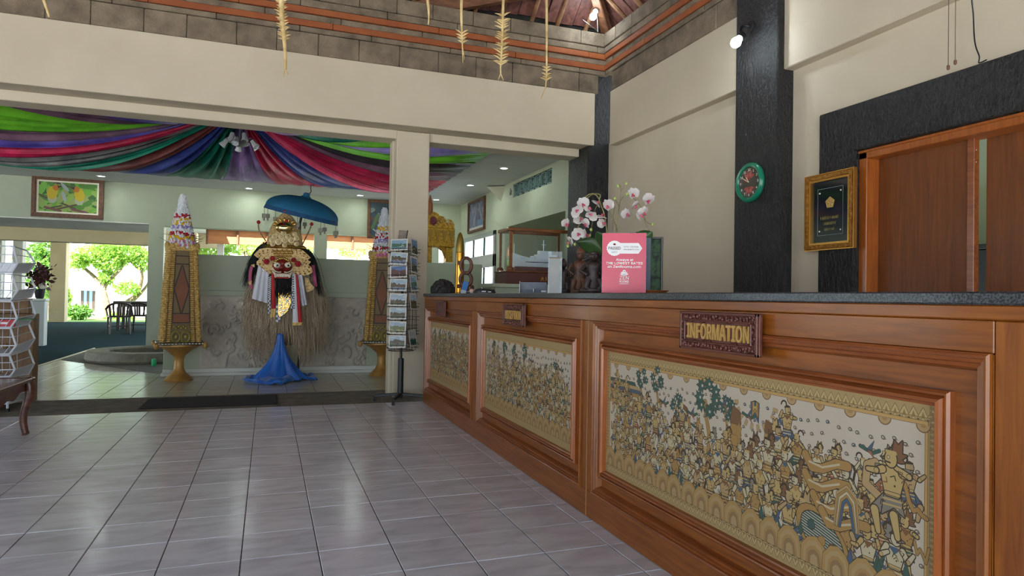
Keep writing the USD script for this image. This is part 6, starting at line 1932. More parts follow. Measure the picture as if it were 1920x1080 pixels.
put('bulb', MB().lathe([(0.016, -0.03), (0.032, 0.0), (0.040, 0.03), (0.036, 0.055), (0.02, 0.072), (0, 0.077)], 18, M=M_, t=pb), BULB, t, smooth=True)
pk = at(1121, 58, Y=6.75)
t = thing('corner_spot_lamp', 'glowing white bulb on a thin pole above the corner of the stone band', 'lamp', (0, 0, 0))
q0, q1, q2 = at(1121, 60, Y=6.72), at(1119, 16, Y=6.66), at(1112, 31, Y=6.55)
put('pole', MB().tube([q0, q1], 0.007, 8), CHR, t, smooth=True)
put('holder', MB().lathe([(0.03, -0.035), (0.042, -0.02), (0.042, 0.02), (0.03, 0.035), (0, 0.04)], 18, t=q1), CHR, t, smooth=40)
d = q2 - q1
M_ = trimesh.geometry.align_vectors([0, 0, 1], d / np.linalg.norm(d))[:3, :3]
put('socket', MB().lathe([(0.022, 0.03), (0.03, 0.05), (0.03, 0.08), (0, 0.08)], 14, M=M_, t=q1), BELL, t, smooth=40)
put('bulb', MB().lathe([(0.018, -0.06), (0.034, -0.03), (0.040, 0.0), (0.036, 0.025), (0.02, 0.042), (0, 0.047)], 18, M=M_, t=q2), BULB, t, smooth=True)
put('stay_rod', MB().tube([at(1092, 37, Y=6.4), at(1119, 57, Y=6.72)], 0.0045, 6), CHR, t, smooth=True)

# ================================================================== pictures, clock, plaque, cords
FRAMEW = mat('carved_frame_wood', lin((120, 78, 48)), 0.45, c2=lin((86, 52, 32)), ns=20, bump=0.4, bs=60, bdist=0.004)
PRT = print_mat('painting_print', 0.5, 0.4)


def wall_picture(name, label, corner, ux, w, h, fw, art, frame_m, up=(0, 0, 1), liner=None):
    """corner: lower left seen from the room; ux: along the wall to the right."""
    t = thing(name, label, 'picture', corner)
    ux, up = np.asarray(ux, float), np.asarray(up, float)
    fr = ((0, 0, 0), ux, up)
    R = sbox(0, 0, w, h)
    C = [(0, 0), (w, 0), (w, h), (0, h)]
    I = [(fw, fw), (w - fw, fw), (w - fw, h - fw), (fw, h - fw)]
    for k in range(4):
        j = (k + 1) % 4
        pg = Polygon([C[k], C[j], I[j], I[k]])
        put('frame_rail', MB().plate(pg, fr, 0.03).plate(pg.buffer(-fw * 0.2, join_style=2), fr, 0.010, off=0.03), frame_m, t)
    if liner:
        put('liner', MB().plate(R.buffer(-fw, join_style=2).difference(R.buffer(-fw * 1.4, join_style=2)), fr, 0.016), liner, t)
    inner = R.buffer(-fw * 0.9, join_style=2)
    put('backing', MB().plate(inner, fr, 0.006), DARKIN, t)
    n = np.cross(ux, up)
    put('picture', art.build((n * 0.008, ux, up), inner), PRT, t)
    return t


r = np.random.default_rng(21)
a, c, e = at(58.5, 405.5, Y=13.15), at(193.5, 414, Y=13.15), at(62, 328, Y=13.15)
w, h = np.linalg.norm(c - a), e[2] - a[2]
A = Art()
A.add(sbox(0, 0, w, h), (132, 192, 62))
for k in range(150):
    x, y, s = r.uniform(0, w), r.uniform(0, h), r.uniform(0.05, 0.16)
    A.add(affinity.rotate(affinity.scale(Point(x, y).buffer(s, quad_segs=3), 1.0, 0.42), r.uniform(-70, 70)), [(110, 190, 50), (70, 140, 44), (150, 200, 80), (46, 100, 44), (160, 180, 96), (126, 210, 66)][r.integers(6)])
for k in range(10):
    x, y = r.uniform(0, w), r.uniform(0, h)
    A.add(LineString([(x, y), (x + r.uniform(-0.4, 0.4), y + r.uniform(-0.2, 0.2))]).buffer(0.014), (84, 70, 44))
for fx, fy, sg in ((0.28, 0.60, 1), (0.655, 0.58, -1)):
    x, y = fx * w, fy * h
    A.add(affinity.scale(Point(x, y - 0.09).buffer(0.085), 0.8, 1.0), (186, 196, 170))
    A.add(affinity.rotate(affinity.scale(Point(x, y).buffer(0.09), 0.85, 1.25), -10 * sg), (226, 196, 24))
    A.add(affinity.scale(Point(x + 0.05 * sg, y + 0.09).buffer(0.05), 1, 1), (206, 120, 30))
    A.add(Polygon([(x + 0.07 * sg, y + 0.13), (x + 0.15 * sg, y + 0.12), (x + 0.08 * sg, y + 0.08)]), (70, 40, 34))
    A.add(LineString([(x - 0.1, y - 0.25), (x + 0.12, y - 0.3)]).buffer(0.02), (120, 70, 70))
for fx, fy, rr_ in ((0.45, 0.75, -50), (0.44, 0.52, -75)):
    A.add(affinity.rotate(affinity.scale(Point(fx * w, fy * h).buffer(0.09), 1.0, 0.3), rr_), (176, 196, 206))
wall_picture('bird_painting', 'framed green painting of two yellow birds on the back wall', a, (1, 0, 0), w, h, 0.07, A, FRAMEW, liner=IVORY)
a = at(688, 447, Y=13.15)
w, h = 0.78, at(688, 374, Y=13.15)[2] - a[2]
A = Art()
A.add(sbox(0, 0, w, h), (34, 62, 84))
for k in range(40):
    A.add(affinity.rotate(affinity.scale(Point(r.uniform(0, w), r.uniform(0, h)).buffer(r.uniform(0.03, 0.1)), 1, 0.5), r.uniform(0, 180)), [(24, 44, 60), (40, 84, 60), (50, 90, 110), (80, 60, 60), (110, 130, 130)][r.integers(5)])
A.add(LineString([(0.08, 0.28 * h), (0.3, 0.05)]).buffer(0.012), (200, 196, 190))
A.add(LineString([(0.1, 0.28 * h), (0.2, 0.6 * h)]).buffer(0.03), (70, 110, 60))
wall_picture('dark_painting', 'framed dark blue painting on the back wall partly behind the column', a, (1, 0, 0), w, h, 0.055, A, FRAMEW)
ya, yb = at(879, 400, X=3.69)[1], at(910, 400, X=3.69)[1]
w, h = ya - yb, 0.62
A = Art()
A.add(sbox(0, 0, w, h), (96, 104, 140))
for k in range(50):
    A.add(affinity.rotate(affinity.scale(Point(r.uniform(0, w), r.uniform(0.1, h)).buffer(r.uniform(0.03, 0.12)), 1, 0.45), r.uniform(40, 140)), [(48, 54, 84), (70, 78, 110), (150, 150, 176), (40, 44, 70), (120, 124, 160)][r.integers(5)])
A.add(sbox(0, 0.05, w, 0.10), (220, 220, 220))
A.add(sbox(w * 0.55, 0.10, w, 0.22), (96, 140, 190))
wall_picture('blue_painting', 'framed blue and violet painting high on the right wall of the back room', (3.70, ya, 2.32), (0, -1, 0), w, h, 0.05, A, FRAMEW)

# wall bracket and light on the back room's right wall
p = at(940, 350, X=3.70)
put('wall_sconce', MB().add([[3.70, p[1] - 0.22, ZC - 0.02], [3.70, p[1] + 0.22, ZC - 0.02], [3.44, p[1], ZC - 0.02], [3.70, p[1], ZC - 0.25]], [[0, 1, 2], [0, 2, 3], [1, 3, 2], [0, 3, 1]]), mat('plaster_sconce', lin((186, 182, 160)), 0.6), label='triangular cream plaster sconce under the ceiling of the right wall', cat='sconce')
p = at(957, 360, X=3.69)
put('wall_flower', MB().add(*[x[0] for x in (lambda b: (b.v, b.f))(MB().lathe([(0.05, 0), (0.045, 0.01), (0.015, 0.02), (0, 0.02)], 10, M=rot([0, 1, 0], -90), t=(3.70, p[1], p[2]), fn=lambda a, z: 1 + 0.3 * np.cos(a * 5)))]), mat('grey_ornament', lin((120, 120, 116)), 0.5), label='small grey star ornament left of the vent blocks', cat='ornament')

# clock
pc_ = at(1404, 342, X=3.53)
R_ = 0.155
ck = thing('wall_clock', 'round green wall clock with a red flower face on the black pilaster', 'clock', (3.549, pc_[1], pc_[2]), -90)
# local frame after the turn: the clock looks along local -y
M_ = rot([1, 0, 0], 90)
GREENPL = mat('green_plastic', lin((14, 122, 92)), 0.3, coat=0.3)
put('case', MB().lathe([(R_, 0), (R_ * 1.02, 0.012), (R_ * 0.98, 0.026), (R_ * 0.90, 0.034), (R_ * 0.80, 0.030), (R_ * 0.76, 0.016)], 48, M=M_), GREENPL, ck, smooth=40)
A = Art()
A.add(Point(0, 0).buffer(R_ * 0.79, quad_segs=12), (58, 60, 52))
r = np.random.default_rng(8)
for k in range(24):
    q = r.uniform(0, 6.28)
    A.add(affinity.scale(Point(0.1 * math.cos(q), 0.1 * math.sin(q)).buffer(r.uniform(0.01, 0.03)), 1.2, 0.7), [(70, 76, 60), (44, 48, 44), (90, 84, 80), (60, 52, 48)][r.integers(4)])
for cy, n, L, ph in ((0.035, 5, 0.062, 0.3), (-0.045, 5, 0.055, 3.4)):
    for k in range(n):
        q = ph + (k - 2) * 0.75 + (math.pi / 2 if cy > 0 else 1.3)
        A.add(affinity.rotate(affinity.translate(affinity.scale(Point(0, 0).buffer(L / 2), 1.0, 0.42), L / 2, cy), math.degrees(q), origin=(0, cy)), (206, 96, 90) if k % 2 else (190, 74, 70))
    A.add(Point(0, cy).buffer(0.014), (150, 50, 44))
put('dial', A.build(((0, -0.0168, 0), (1, 0, 0), (0, 0, 1)), Point(0, 0).buffer(R_ * 0.79)), PRT, ck)
b = MB()
for k in range(1, 13):
    q = math.radians(90 - 30 * k)
    lettering(b, str(k), R_ * 0.64 * math.cos(q), R_ * 0.64 * math.sin(q) - 0.009, 0.018, None, -0.0172)
put('numeral', b, WHITEPL, ck, kind='stuff')
for nm, ang, L, w in (('hour_hand', 300 + 25, 0.055, 0.006), ('minute_hand', 300, 0.085, 0.0045)):
    q = math.radians(90 - ang)
    put(nm, MB().obox((0, -0.020, 0), (L * math.cos(q), -0.020, L * math.sin(q)), w, 0.0015, up=(0, 1, 0)), IVORY, ck)

# plaque
XPq = 3.605
y0, y1 = at(1508, 400, X=XPq)[1], at(1598, 400, X=XPq)[1]
z0, z1 = at(1510, 470, X=XPq)[2], at(1508, 334, X=XPq)[2]
w, h = y0 - y1, z1 - z0
GILT = mat('ornate_gilt', lin((206, 150, 70)), 0.28, 0.8, c2=lin((150, 98, 36)), ns=50, bump=0.9, bs=130, bdist=0.006)
GILTS = mat('smooth_gilt', lin((214, 160, 82)), 0.22, 0.85)
pl = thing('framed_plaque', 'black inscribed plaque in an ornate gilt frame beside the sliding door', 'plaque', (XPq + 0.035, y0, z0), -90)
# local: x to the right in the photograph, -y to the room
fr = FR(0.0)
C = [(0, 0), (w, 0), (w, h), (0, h)]
ins = lambda f: [(f, f), (w - f, f), (w - f, h - f), (f, h - f)]
for k in range(4):
    j = (k + 1) % 4
    q = lambda f: ins(f)
    rail = put('frame_rail', MB().plate(Polygon([C[k], C[j], q(0.042)[j], q(0.042)[k]]), fr, 0.022).plate(Polygon([q(0.008)[k], q(0.008)[j], q(0.030)[j], q(0.030)[k]]), fr, 0.012, off=0.022), GILT, pl)
    put('inner_slip', MB().plate(Polygon([q(0.034)[k], q(0.034)[j], q(0.048)[j], q(0.048)[k]]), fr, 0.026), GILTS, rail)
put('outer_edge', MB().plate(Polygon(C).buffer(0.006, join_style=2).difference(Polygon(C)), fr, 0.030), GILTS, pl)
put('glass_board', MB().plate(Polygon(ins(0.045)), fr, 0.010), mat('black_glass', lin((22, 30, 34)), 0.06, coat=0.6), pl)
ip = ins(0.098)
lin_b = MB().plate(Polygon(ip).difference(Polygon(ip).buffer(-0.003, join_style=2)), fr, 0.0008, off=0.010)
put('border_line', lin_b, mat('grey_line', lin((120, 130, 130)), 0.5), pl)
b = MB()
for (x, z) in ((ip[0][0] + 0.02, ip[0][1] + 0.03), (ip[1][0] - 0.02, ip[1][1] + 0.03), (ip[2][0] - 0.02, ip[2][1] - 0.03), (ip[3][0] + 0.02, ip[3][1] - 0.03)):
    b.ball((x, -0.011, z), 0.006, 1)
put('screw_cap', b, IVORY, pl, kind='stuff')
cx, cz = w / 2, h * 0.615
em = Polygon([(cx + (0.042 if i % 2 == 0 else 0.034) * math.sin(i * math.pi / 5), cz + (0.042 if i % 2 == 0 else 0.034) * math.cos(i * math.pi / 5)) for i in range(10)])
b = MB().plate(em, fr, 0.003, off=0.010)
for i in range(5):
    b.ball((cx + 0.02 * math.sin(i * 1.257), -0.013, cz + 0.02 * math.cos(i * 1.257)), (0.010, 0.004, 0.010), 1)
put('emblem', b, mat('dull_gold', lin((190, 156, 90)), 0.4, 0.4), pl)
r = np.random.default_rng(5)
for zc, ww, hh in ((h * 0.42, 0.17, 0.022), (h * 0.345, 0.115, 0.022), (h * 0.265, 0.10, 0.018)):
    b = MB()
    x = cx - ww / 2
    while x < cx + ww / 2 - 0.006:
        cw = r.uniform(0.006, 0.012)
        b.box(x, x + cw, -0.0112, -0.010, zc - hh / 2, zc + hh / 2).box(x, x + cw + 0.003, -0.0112, -0.010, zc + hh * 0.2, zc + hh * 0.5) if r.random() < 0.6 else b.box(x, x + 0.004, -0.0112, -0.010, zc - hh / 2, zc + hh / 2).box(x, x + cw, -0.0112, -0.010, zc - hh * 0.1, zc + hh * 0.1)
        x += cw + 0.0035
    put('gilt_line', b, mat('faded_gilt', lin((120, 108, 60)), 0.5) if zc > h * 0.4 else LK + 'faded_gilt', pl, kind='stuff')

# pull cords and cable on the upper right wall
for (x, y0, y1, nm) in ((1778, -60, 122, 'left'), (1791, -60, 112, 'right')):
    p, q = at(x, y0, X=3.57), at(x, y1, X=3.57)
    t = thing('pull_cord', f'thin brown pull cord with a knob, {nm} one of the pair above the door', 'cord', (0, 0, 0))
    put('cord', MB().tube([(p[0], q[1], 3.43), q], 0.0022, 5), mat('brown_cord', lin((104, 84, 72)), 0.7) if nm == 'left' else LK + 'brown_cord', t)
    put('knob', MB().lathe([(0.004, -0.028), (0.008, -0.022), (0.008, -0.004), (0.003, 0.0)], 12, t=q), CARV, t, smooth=40)
cbl = [(1823, -70), (1822, 0), (1825, 30), (1828, 80), (1836, 105), (1835, 117), (1850, 112)]
put('power_cable', MB().tube(spline([at(x, y, X=3.59 if y < 20 else 3.605) + (0, 0, 0) for x, y in cbl], 30), 0.004, 6), BLKPL, label='thin black power cable hanging down to the black door surround', cat='cable', smooth=True)

# dried palm ornaments hanging from the roof
PALM = mat('dried_palm', lin((232, 208, 152)), 0.8, c2=lin((196, 166, 112)), ns=12)
r = np.random.default_rng(17)
YP = 5.2
pal = [('long bushy', [(528, -10), (529, 40), (533, 75), (535, 115), (534, 128)], (2, 75), 10, [(532, 145), (541, 140)]),
       ('short', [(800, -10), (803, 12), (804, 30), (803, 46)], (-8, 2), 4, []),
       ('slim', [(866, -10), (865, 30), (866, 60), (867, 88)], (62, 84), 9, [(868, 118), (871, 112)]),
       ('double-tufted', [(945, -10), (943, 20), (941, 85), (939, 120), (939, 138)], (32, 122), 11, [(934, 150), (944, 151)]),
       ('long thin', [(1023, -10), (1025, 20), (1025, 80), (1025, 128), (1023, 163)], (128, 154), 8, [(1014, 186)]),
       ('leftmost', [(80, -10), (82, 0), (88, 18), (92, 32)], (-20, -10), 4, [])]
for nm, pts, (s0, s1), L, tails in pal:
    Pp = [at(x, y, Y=YP) for x, y in pts]
    roofz = ZT + (YB + 0.15 - YP) * sl
    x0 = Pp[0][0]
    t = thing('palm_ornament', f'dried palm leaf ornament hanging from the roof, the {nm} one', 'ornament', (0, 0, 0))
    put('stem', MB().tube([(x0, YP, roofz + 0.05), Pp[0]], 0.006, 5).tube(spline(Pp, 20), np.linspace(0.014, 0.006, 20) * (1.6 if 'bushy' in nm else 1.0), 6), PALM, t, smooth=True)
    b = MB()
    ys = np.arange(s0, s1, 5.6)
    cur = spline(pts, 60)
    for y in ys:
        k = int(np.argmin(abs(cur[:, 1] - y)))
        for s in (-1, 1):
            ln = L * r.uniform(0.9, 1.5)
            p, q = at(cur[k, 0], cur[k, 1], Y=YP), at(cur[k, 0] + s * ln, cur[k, 1] - ln * r.uniform(0.2, 0.6), Y=YP + r.uniform(-0.05, 0.05))
            b.tube([p, (p + q) / 2 + (0, 0, 0.004), q], [0.009, 0.008, 0.001], 4)
    if b.n:
        put('leaf_spikes', b, PALM, t, kind='stuff')
    for e in tails:
        p = Pp[-1]
        put('tail', MB().tube([p, at(*e, Y=YP)], [0.006, 0.002], 4), PALM, t)

# ================================================================== ship model case
YS0, YS1 = 7.62, 8.02
xs0, xs1 = at(955, 500, Y=YS0)[0], 3.60
zt_ = at(1000, 430, Y=YS0)[2]
zg = at(960, 507, Y=YS0)[2]
zb_ = at(960, 532, Y=YS0)[2]
put('case_table', MB().box(xs0 - 0.25, xs1 + 0.05, YS0 - 0.12, YS1 + 0.1, zb_ - 0.05, zb_ - 0.002, 0.005).box(xs0 - 0.2, xs1, YS0 - 0.06, YS1 + 0.05, 0, zb_ - 0.05), SAGE, label='pale green painted stand under the ship model case', cat='stand')
CASEW = wood('case_wood', (150, 92, 48), (104, 58, 30), 'x', 0.35)
sc = thing('ship_display_case', 'wooden framed glass display case holding a white ship model', 'display case', (0, 0, 0))
put('base', MB().box(xs0 - 0.04, xs1, YS0 - 0.02, YS1 + 0.02, zb_, zg - 0.02, 0.006), mat('red_brown_base', lin((92, 46, 38)), 0.4), sc)
put('base_moulding', MB().box(xs0 - 0.05, xs1, YS0 - 0.03, YS1 + 0.03, zg - 0.02, zg, 0.006), CASEW, sc)
for (x, y) in ((xs0, YS0), (xs1 - 0.03, YS0), (xs0, YS1 - 0.03), (xs1 - 0.03, YS1 - 0.03)):
    ps_ = put('post', MB().box(x, x + 0.03, y, y + 0.03, zg, zt_ - 0.03, 0.004), CASEW, sc)
    put('post_foot', MB().ball((x + 0.015, y + 0.015, zg + 0.02), (0.045, 0.03, 0.035), 2), CASEW, ps_, smooth=True)
put('gold_strip', MB().box(xs0 + 0.031, xs0 + 0.038, YS0 - 0.002, YS0 + 0.006, zg + 0.02, zt_ - 0.05), GILTS, sc)
put('top_rail', MB().box(xs0 - 0.02, xs1, YS0 - 0.01, YS0 + 0.04, zt_ - 0.03, zt_ + 0.01, 0.006).box(xs0 - 0.02, xs1, YS1 - 0.04, YS1 + 0.01, zt_ - 0.03, zt_ + 0.01, 0.006).box(xs0 - 0.02, xs0 + 0.03, YS0 + 0.04, YS1 - 0.04, zt_ - 0.03, zt_ + 0.01, 0.006), CASEW, sc)
put('glass', MB().box(xs0 + 0.04, xs1 - 0.03, YS0 + 0.012, YS0 + 0.016, zg, zt_ - 0.03), PANE, sc)
put('glass', MB().box(xs0 + 0.012, xs0 + 0.016, YS0 + 0.03, YS1 - 0.03, zg, zt_ - 0.03), PANE, sc)
# the character on the base front, as gilt strokes
p = at(1017, 523, Y=YS0 - 0.02)
k_ = 0.0068
b = MB()
for (x0, z0, x1, z1) in ((-3, 1, 3, 1), (0, 4, 0, 1), (0, 1, -3, -4), (0, 1, 3, -4), (6, 3, 8, 1), (6, -2, 9, 0), (7, -4, 7, 4)):
    b.obox((p[0] + x0 * k_, YS0 - 0.022, p[2] + z0 * k_), (p[0] + x1 * k_, YS0 - 0.022, p[2] + z1 * k_), 0.003, 0.007, up=(0.3, 0, 1))
put('gilt_character', b, mat('yellow_gilt', lin((210, 160, 40)), 0.4), sc)
sh = thing('ship_model', 'white and pale blue ship model with a dark red keel inside the glass case', 'model ship', (0, 0, 0))
SHIPW = mat('ship_white', lin((236, 244, 246)), 0.4)
hx0, hx1, hz = xs0 + 0.06, xs1 - 0.06, zg + 0.05
us = np.linspace(0, 1, 24)
G = []
yc = (YS0 + YS1) / 2
for u in us:
    bw = 0.075 * math.sin(math.pi * (0.10 + 0.85 * u)) ** 0.6 * (u ** 0.35)
    top = hz + 0.11 + 0.10 * (1 - u) ** 4 + 0.02 * (u > 0.75)
    x = hx0 + (hx1 - hx0) * u
    row = []
    for a in np.linspace(-1, 1, 9):
        row.append((x + (0.05 * (1 - u)) * (1 - abs(a)), yc + bw * a, hz + (top - hz) * abs(a) ** 1.6))
    G.append(row)
put('hull', MB().sheet(np.array(G), 0.003), SHIPW, sh, smooth=40)
put('deck', MB().plate(Polygon([(hx0 + (hx1 - hx0) * u, yc + 0.07 * math.sin(math.pi * (0.1 + 0.85 * u)) ** 0.6 * u ** 0.35) for u in us] + [(hx0 + (hx1 - hx0) * u, yc - 0.07 * math.sin(math.pi * (0.1 + 0.85 * u)) ** 0.6 * u ** 0.35) for u in us[::-1]]).buffer(0), ((0, 0, hz + 0.09), (1, 0, 0), (0, 1, 0)), 0.004), SHIPW, sh)
put('stripe', MB().box(hx0 + 0.2, hx1 - 0.02, yc - 0.079, yc - 0.076, hz + 0.065, hz + 0.072), BLKPL, sh)
put('keel', MB().box(hx0 + 0.08, hx1 - 0.03, yc - 0.03, yc + 0.03, zg + 0.002, hz + 0.01, 0.004), mat('keel_red', lin((110, 56, 48)), 0.5), sh)
L_ = hx1 - hx0
put('cabin', MB().box(hx0 + 0.50 * L_, hx0 + 0.9 * L_, yc - 0.05, yc + 0.05, hz + 0.094, hz + 0.17, 0.005).box(hx0 + 0.56 * L_, hx0 + 0.8 * L_, yc - 0.04, yc + 0.04, hz + 0.17, hz + 0.22, 0.005), SHIPW, sh)
put('mast', MB().tube([(hx0 + 0.10 * L_, yc, hz + 0.12), (hx0 + 0.10 * L_, yc, hz + 0.30)], 0.006, 6).tube([(hx0 + 0.66 * L_, yc, hz + 0.22), (hx0 + 0.66 * L_, yc, hz + 0.36)], 0.006, 6).tube([(hx0 + 0.62 * L_, yc, hz + 0.30), (hx0 + 0.70 * L_, yc, hz + 0.30)], 0.005, 5), SHIPW, sh)
b = MB()
for k in range(8):
    x = hx0 + (0.2 + 0.04 * k) * L_
    b.tube([(x, yc - 0.06, hz + 0.09), (x, yc - 0.06, hz + 0.125)], 0.0025, 4)
b.tube([(hx0 + 0.2 * L_, yc - 0.06, hz + 0.125), (hx0 + 0.48 * L_, yc - 0.06, hz + 0.125)], 0.0025, 4).box(hx0 + 0.42 * L_, hx0 + 0.47 * L_, yc - 0.03, yc + 0.03, hz + 0.094, hz + 0.15, 0.004)
put('railing', b, SHIPW, sh)

# ================================================================== gilded gong frame
YG = 10.4
Gp = lambda x, y, dy=0.0: at(x, y, Y=YG + dy)
gg = thing('gilded_frame', 'gilded carved wooden frame with a crested pelmet behind the counter end', 'ornamental frame', (0, 0, 0))
gx0, gx1 = Gp(800, 450)[0], Gp(853, 450)[0]
z = lambda y: Gp(830, y)[2]
PEL = mat('gilded_pelmet', lin((206, 160, 50)), 0.35, 0.5, c2=lin((140, 100, 26)), ns=30, bump=0.6, bs=60, bdist=0.01)
put('pelmet', MB().box(gx0, gx1, YG, YG + 0.25, z(463), z(427), 0.01), PEL, gg)
b = MB()
n = 4
for k in range(n):
    xa_, xb_ = gx0 + (gx1 - gx0) * k / n, gx0 + (gx1 - gx0) * (k + 1) / n
    b.plate(Polygon([(xa_ + 0.01, z(432)), (xb_ - 0.01, z(432)), ((xa_ + xb_) / 2, z(455))]), ((0, YG, 0), (1, 0, 0), (0, 0, 1)), 0.015)
put('triangle_motif', b, mat('aged_gold', lin((150, 116, 44)), 0.4, 0.5), gg)
crest = Polygon([Gp(*p)[[0, 2]] for p in [(800, 428), (853, 428), (853, 420), (848, 412), (842, 410), (844, 418), (838, 417), (834, 406), (826, 404), (820, 398), (814, 396), (810, 402), (800, 402)]])
put('crest', MB().plate(crest, ((0, YG + 0.10, 0), (1, 0, 0), (0, 0, 1)), 0.06), PEL, gg)
b = MB()
for (x, y, rr) in ((830, 415, 7), (843, 421, 5), (818, 420, 5)):
    th = np.linspace(0, 4.6, 14)
    b.tube([Gp(x + rr * (1 - a / 6) * math.cos(a), y - rr * (1 - a / 6) * math.sin(a), 0.02) for a in th], 0.014, 5)
put('scroll', b, mat('pale_scroll', lin((196, 160, 100)), 0.4, 0.3), gg, smooth=True)
put('red_flower', MB().ball(Gp(813, 414, 0.02), (0.06, 0.03, 0.07), 2).ball(Gp(811, 414, 0.0), (0.025, 0.02, 0.02), 1), mat('dark_red_paint', lin((110, 40, 50)), 0.5), gg, smooth=True)
put('spire', MB().tube([Gp(806, 404, 0.1), Gp(807, 385, 0.1), Gp(807, 366, 0.1)], [0.05, 0.045, 0.01], 8), mat('orange_brown', lin((150, 90, 40)), 0.5), gg, smooth=40)
xp0, xp1 = Gp(837, 500)[0], Gp(850, 500)[0]
for (a_, c_) in ((xp0, xp1), (gx0 - 0.0, gx0 + 0.1)):
    put('pillar', MB().box(a_, c_, YG + 0.04, YG + 0.2, 0.02, z(463), 0.008), PEL, gg)
put('pillar_band', MB().box(xp0 - 0.004, xp1 + 0.004, YG + 0.035, YG + 0.205, z(493), z(491)), WHITEP, gg)
put('bracket', MB().plate(Polygon([(xp0, z(463)), (xp0 - 0.14, z(463)), (xp0 - 0.05, z(470)), (xp0, z(485))]), ((0, YG + 0.14, 0), (1, 0, 0), (0, 0, 1)), 0.04), PEL, gg)
put('foot_rail', MB().box(gx0, gx1, YG, YG + 0.25, 0, 0.06, 0.01), PEL, gg)

# ================================================================== fountain, dining set, plants, garden
t = thing('fountain_basin', 'low round stone fountain basin on the dark paving', 'fountain', (-1.72, 11.95, 0.006))
put('rim', MB().lathe([(0.90, 0), (0.92, 0.03), (0.90, 0.13), (0.88, 0.15), (0.62, 0.15), (0.60, 0.13), (0.60, 0.02)], 56), mat('basin_stone', lin((150, 144, 126)), 0.6, c2=lin((124, 118, 102)), ns=8), t, smooth=40)
put('water', MB().lathe([(0, 0.05), (0.605, 0.05), (0.605, 0.055), (0, 0.055)], 40), mat('dark_water', lin((44, 48, 46)), 0.08), t)
lo = at(292, 640, Y=10.9)
put('garden_light', MB().lathe([(0.03, 0), (0.035, 0.05), (0.03, 0.10), (0, 0.11)], 14, t=(-1.52, 10.75, 0.006)), mat('green_glass', lin((50, 190, 120)), 0.3), label='small bright green lantern on the paving beside the offering tower', cat='lantern', smooth=40)

ch = None
lbl = ['dark wooden armchair with a slatted back, leftmost at the dining table', 'dark wooden armchair with a carved back in the middle of the dining table', 'dark wooden armchair at the right end of the dining table']
for k, (x, rz) in enumerate(((222, 20), (262, -8), (296, -30))):
    p = at(x, 628, Z=0.008)
    p = p * (17.4 / p[1]) if False else at(x, 626 - 3 * k, Z=0.008)
    if ch is None:
        ch = thing('dining_chair', lbl[0], 'chair', p, rz)
        for sx in (-1, 1):
            for sy in (-1, 1):
                put('leg', MB().tube([(sx * 0.22, sy * 0.2, 0), (sx * 0.20, sy * 0.18, 0.44)], [0.02, 0.026], 6), DARKW, ch)
        put('seat', MB().box(-0.24, 0.24, -0.22, 0.22, 0.42, 0.46, 0.01), DARKW, ch)
        th = np.linspace(math.pi * 0.0, math.pi * 1.0, 15)
        arc = np.stack([0.26 * np.cos(th), -0.02 - 0.24 * np.sin(th), 0.66 + 0.12 * np.sin(th)], 1)
        put('arm_rail', MB().tube(np.vstack([[0.26, 0.16, 0.62], arc, [-0.26, 0.16, 0.62]]), 0.026, 8), DARKW, ch, smooth=True)
        for q in (2, 4, 6, 7, 8, 10, 12):
            a = arc[q]
            put('back_slat', MB().obox((a[0] * 0.85, a[1] * 0.85, 0.45), (a[0], a[1], a[2]), 0.04, 0.014, up=(0, 1, 0.1)), DARKW, ch)
        for sx in (-1, 1):
            put('arm_post', MB().tube([(sx * 0.22, 0.15, 0.45), (sx * 0.26, 0.15, 0.63)], 0.018, 6), DARKW, ch)
        put('stretcher', MB().box(-0.2, 0.2, -0.012, 0.012, 0.18, 0.21).box(-0.21, -0.19, -0.18, 0.18, 0.18, 0.21).box(0.19, 0.21, -0.18, 0.18, 0.18, 0.21), DARKW, ch)
        grp0 = ch
    else:
        copy_of(grp0, p, rz, lbl[k])
for p_ in [ch]:
    pass
pt = at(250, 622, Z=0.008)
t = thing('dining_table', 'dark wooden dining table behind the armchairs of the annex', 'table', (pt[0] + 0.35, pt[1] + 1.3, 0.008))
put('top', MB().box(-1.0, 1.0, -0.45, 0.45, 0.74, 0.79, 0.01), DARKW, t)
put('apron', MB().box(-0.9, 0.9, -0.38, 0.38, 0.64, 0.74), DARKW, t)
for sx in (-1, 1):
    for sy in (-1, 1):
        put('leg', MB().box(sx * 0.88 - 0.04, sx * 0.88 + 0.04, sy * 0.36 - 0.04, sy * 0.36 + 0.04, 0, 0.64, 0.006), DARKW, t)
p = at(79, 640, Z=0.01)
p = at(78, 625, Y=15.0)
t = thing('side_counter', 'small pale cabinet with a white top at the left edge of the dining annex', 'cabinet', (p[0], 15.0, 0.006))
put('body', MB().box(-0.16, 0.06, -0.1, 0.12, 0.0, 0.86, 0.01), mat('pale_laminate', lin((176, 180, 176)), 0.5), t)
put('top', MB().box(-0.18, 0.08, -0.12, 0.14, 0.86, 0.90, 0.006), WHITEP, t)
t = thing('potted_plant', 'potted plant with dark red curly leaves on the pale cabinet', 'plant', (p[0] - 0.05, 15.01, 0.907))
put('pot', MB().lathe([(0.05, 0), (0.07, 0.02), (0.09, 0.16), (0.095, 0.18), (0.08, 0.18), (0, 0.17)], 18), BLKPL, t, smooth=40)
r = np.random.default_rng(31)


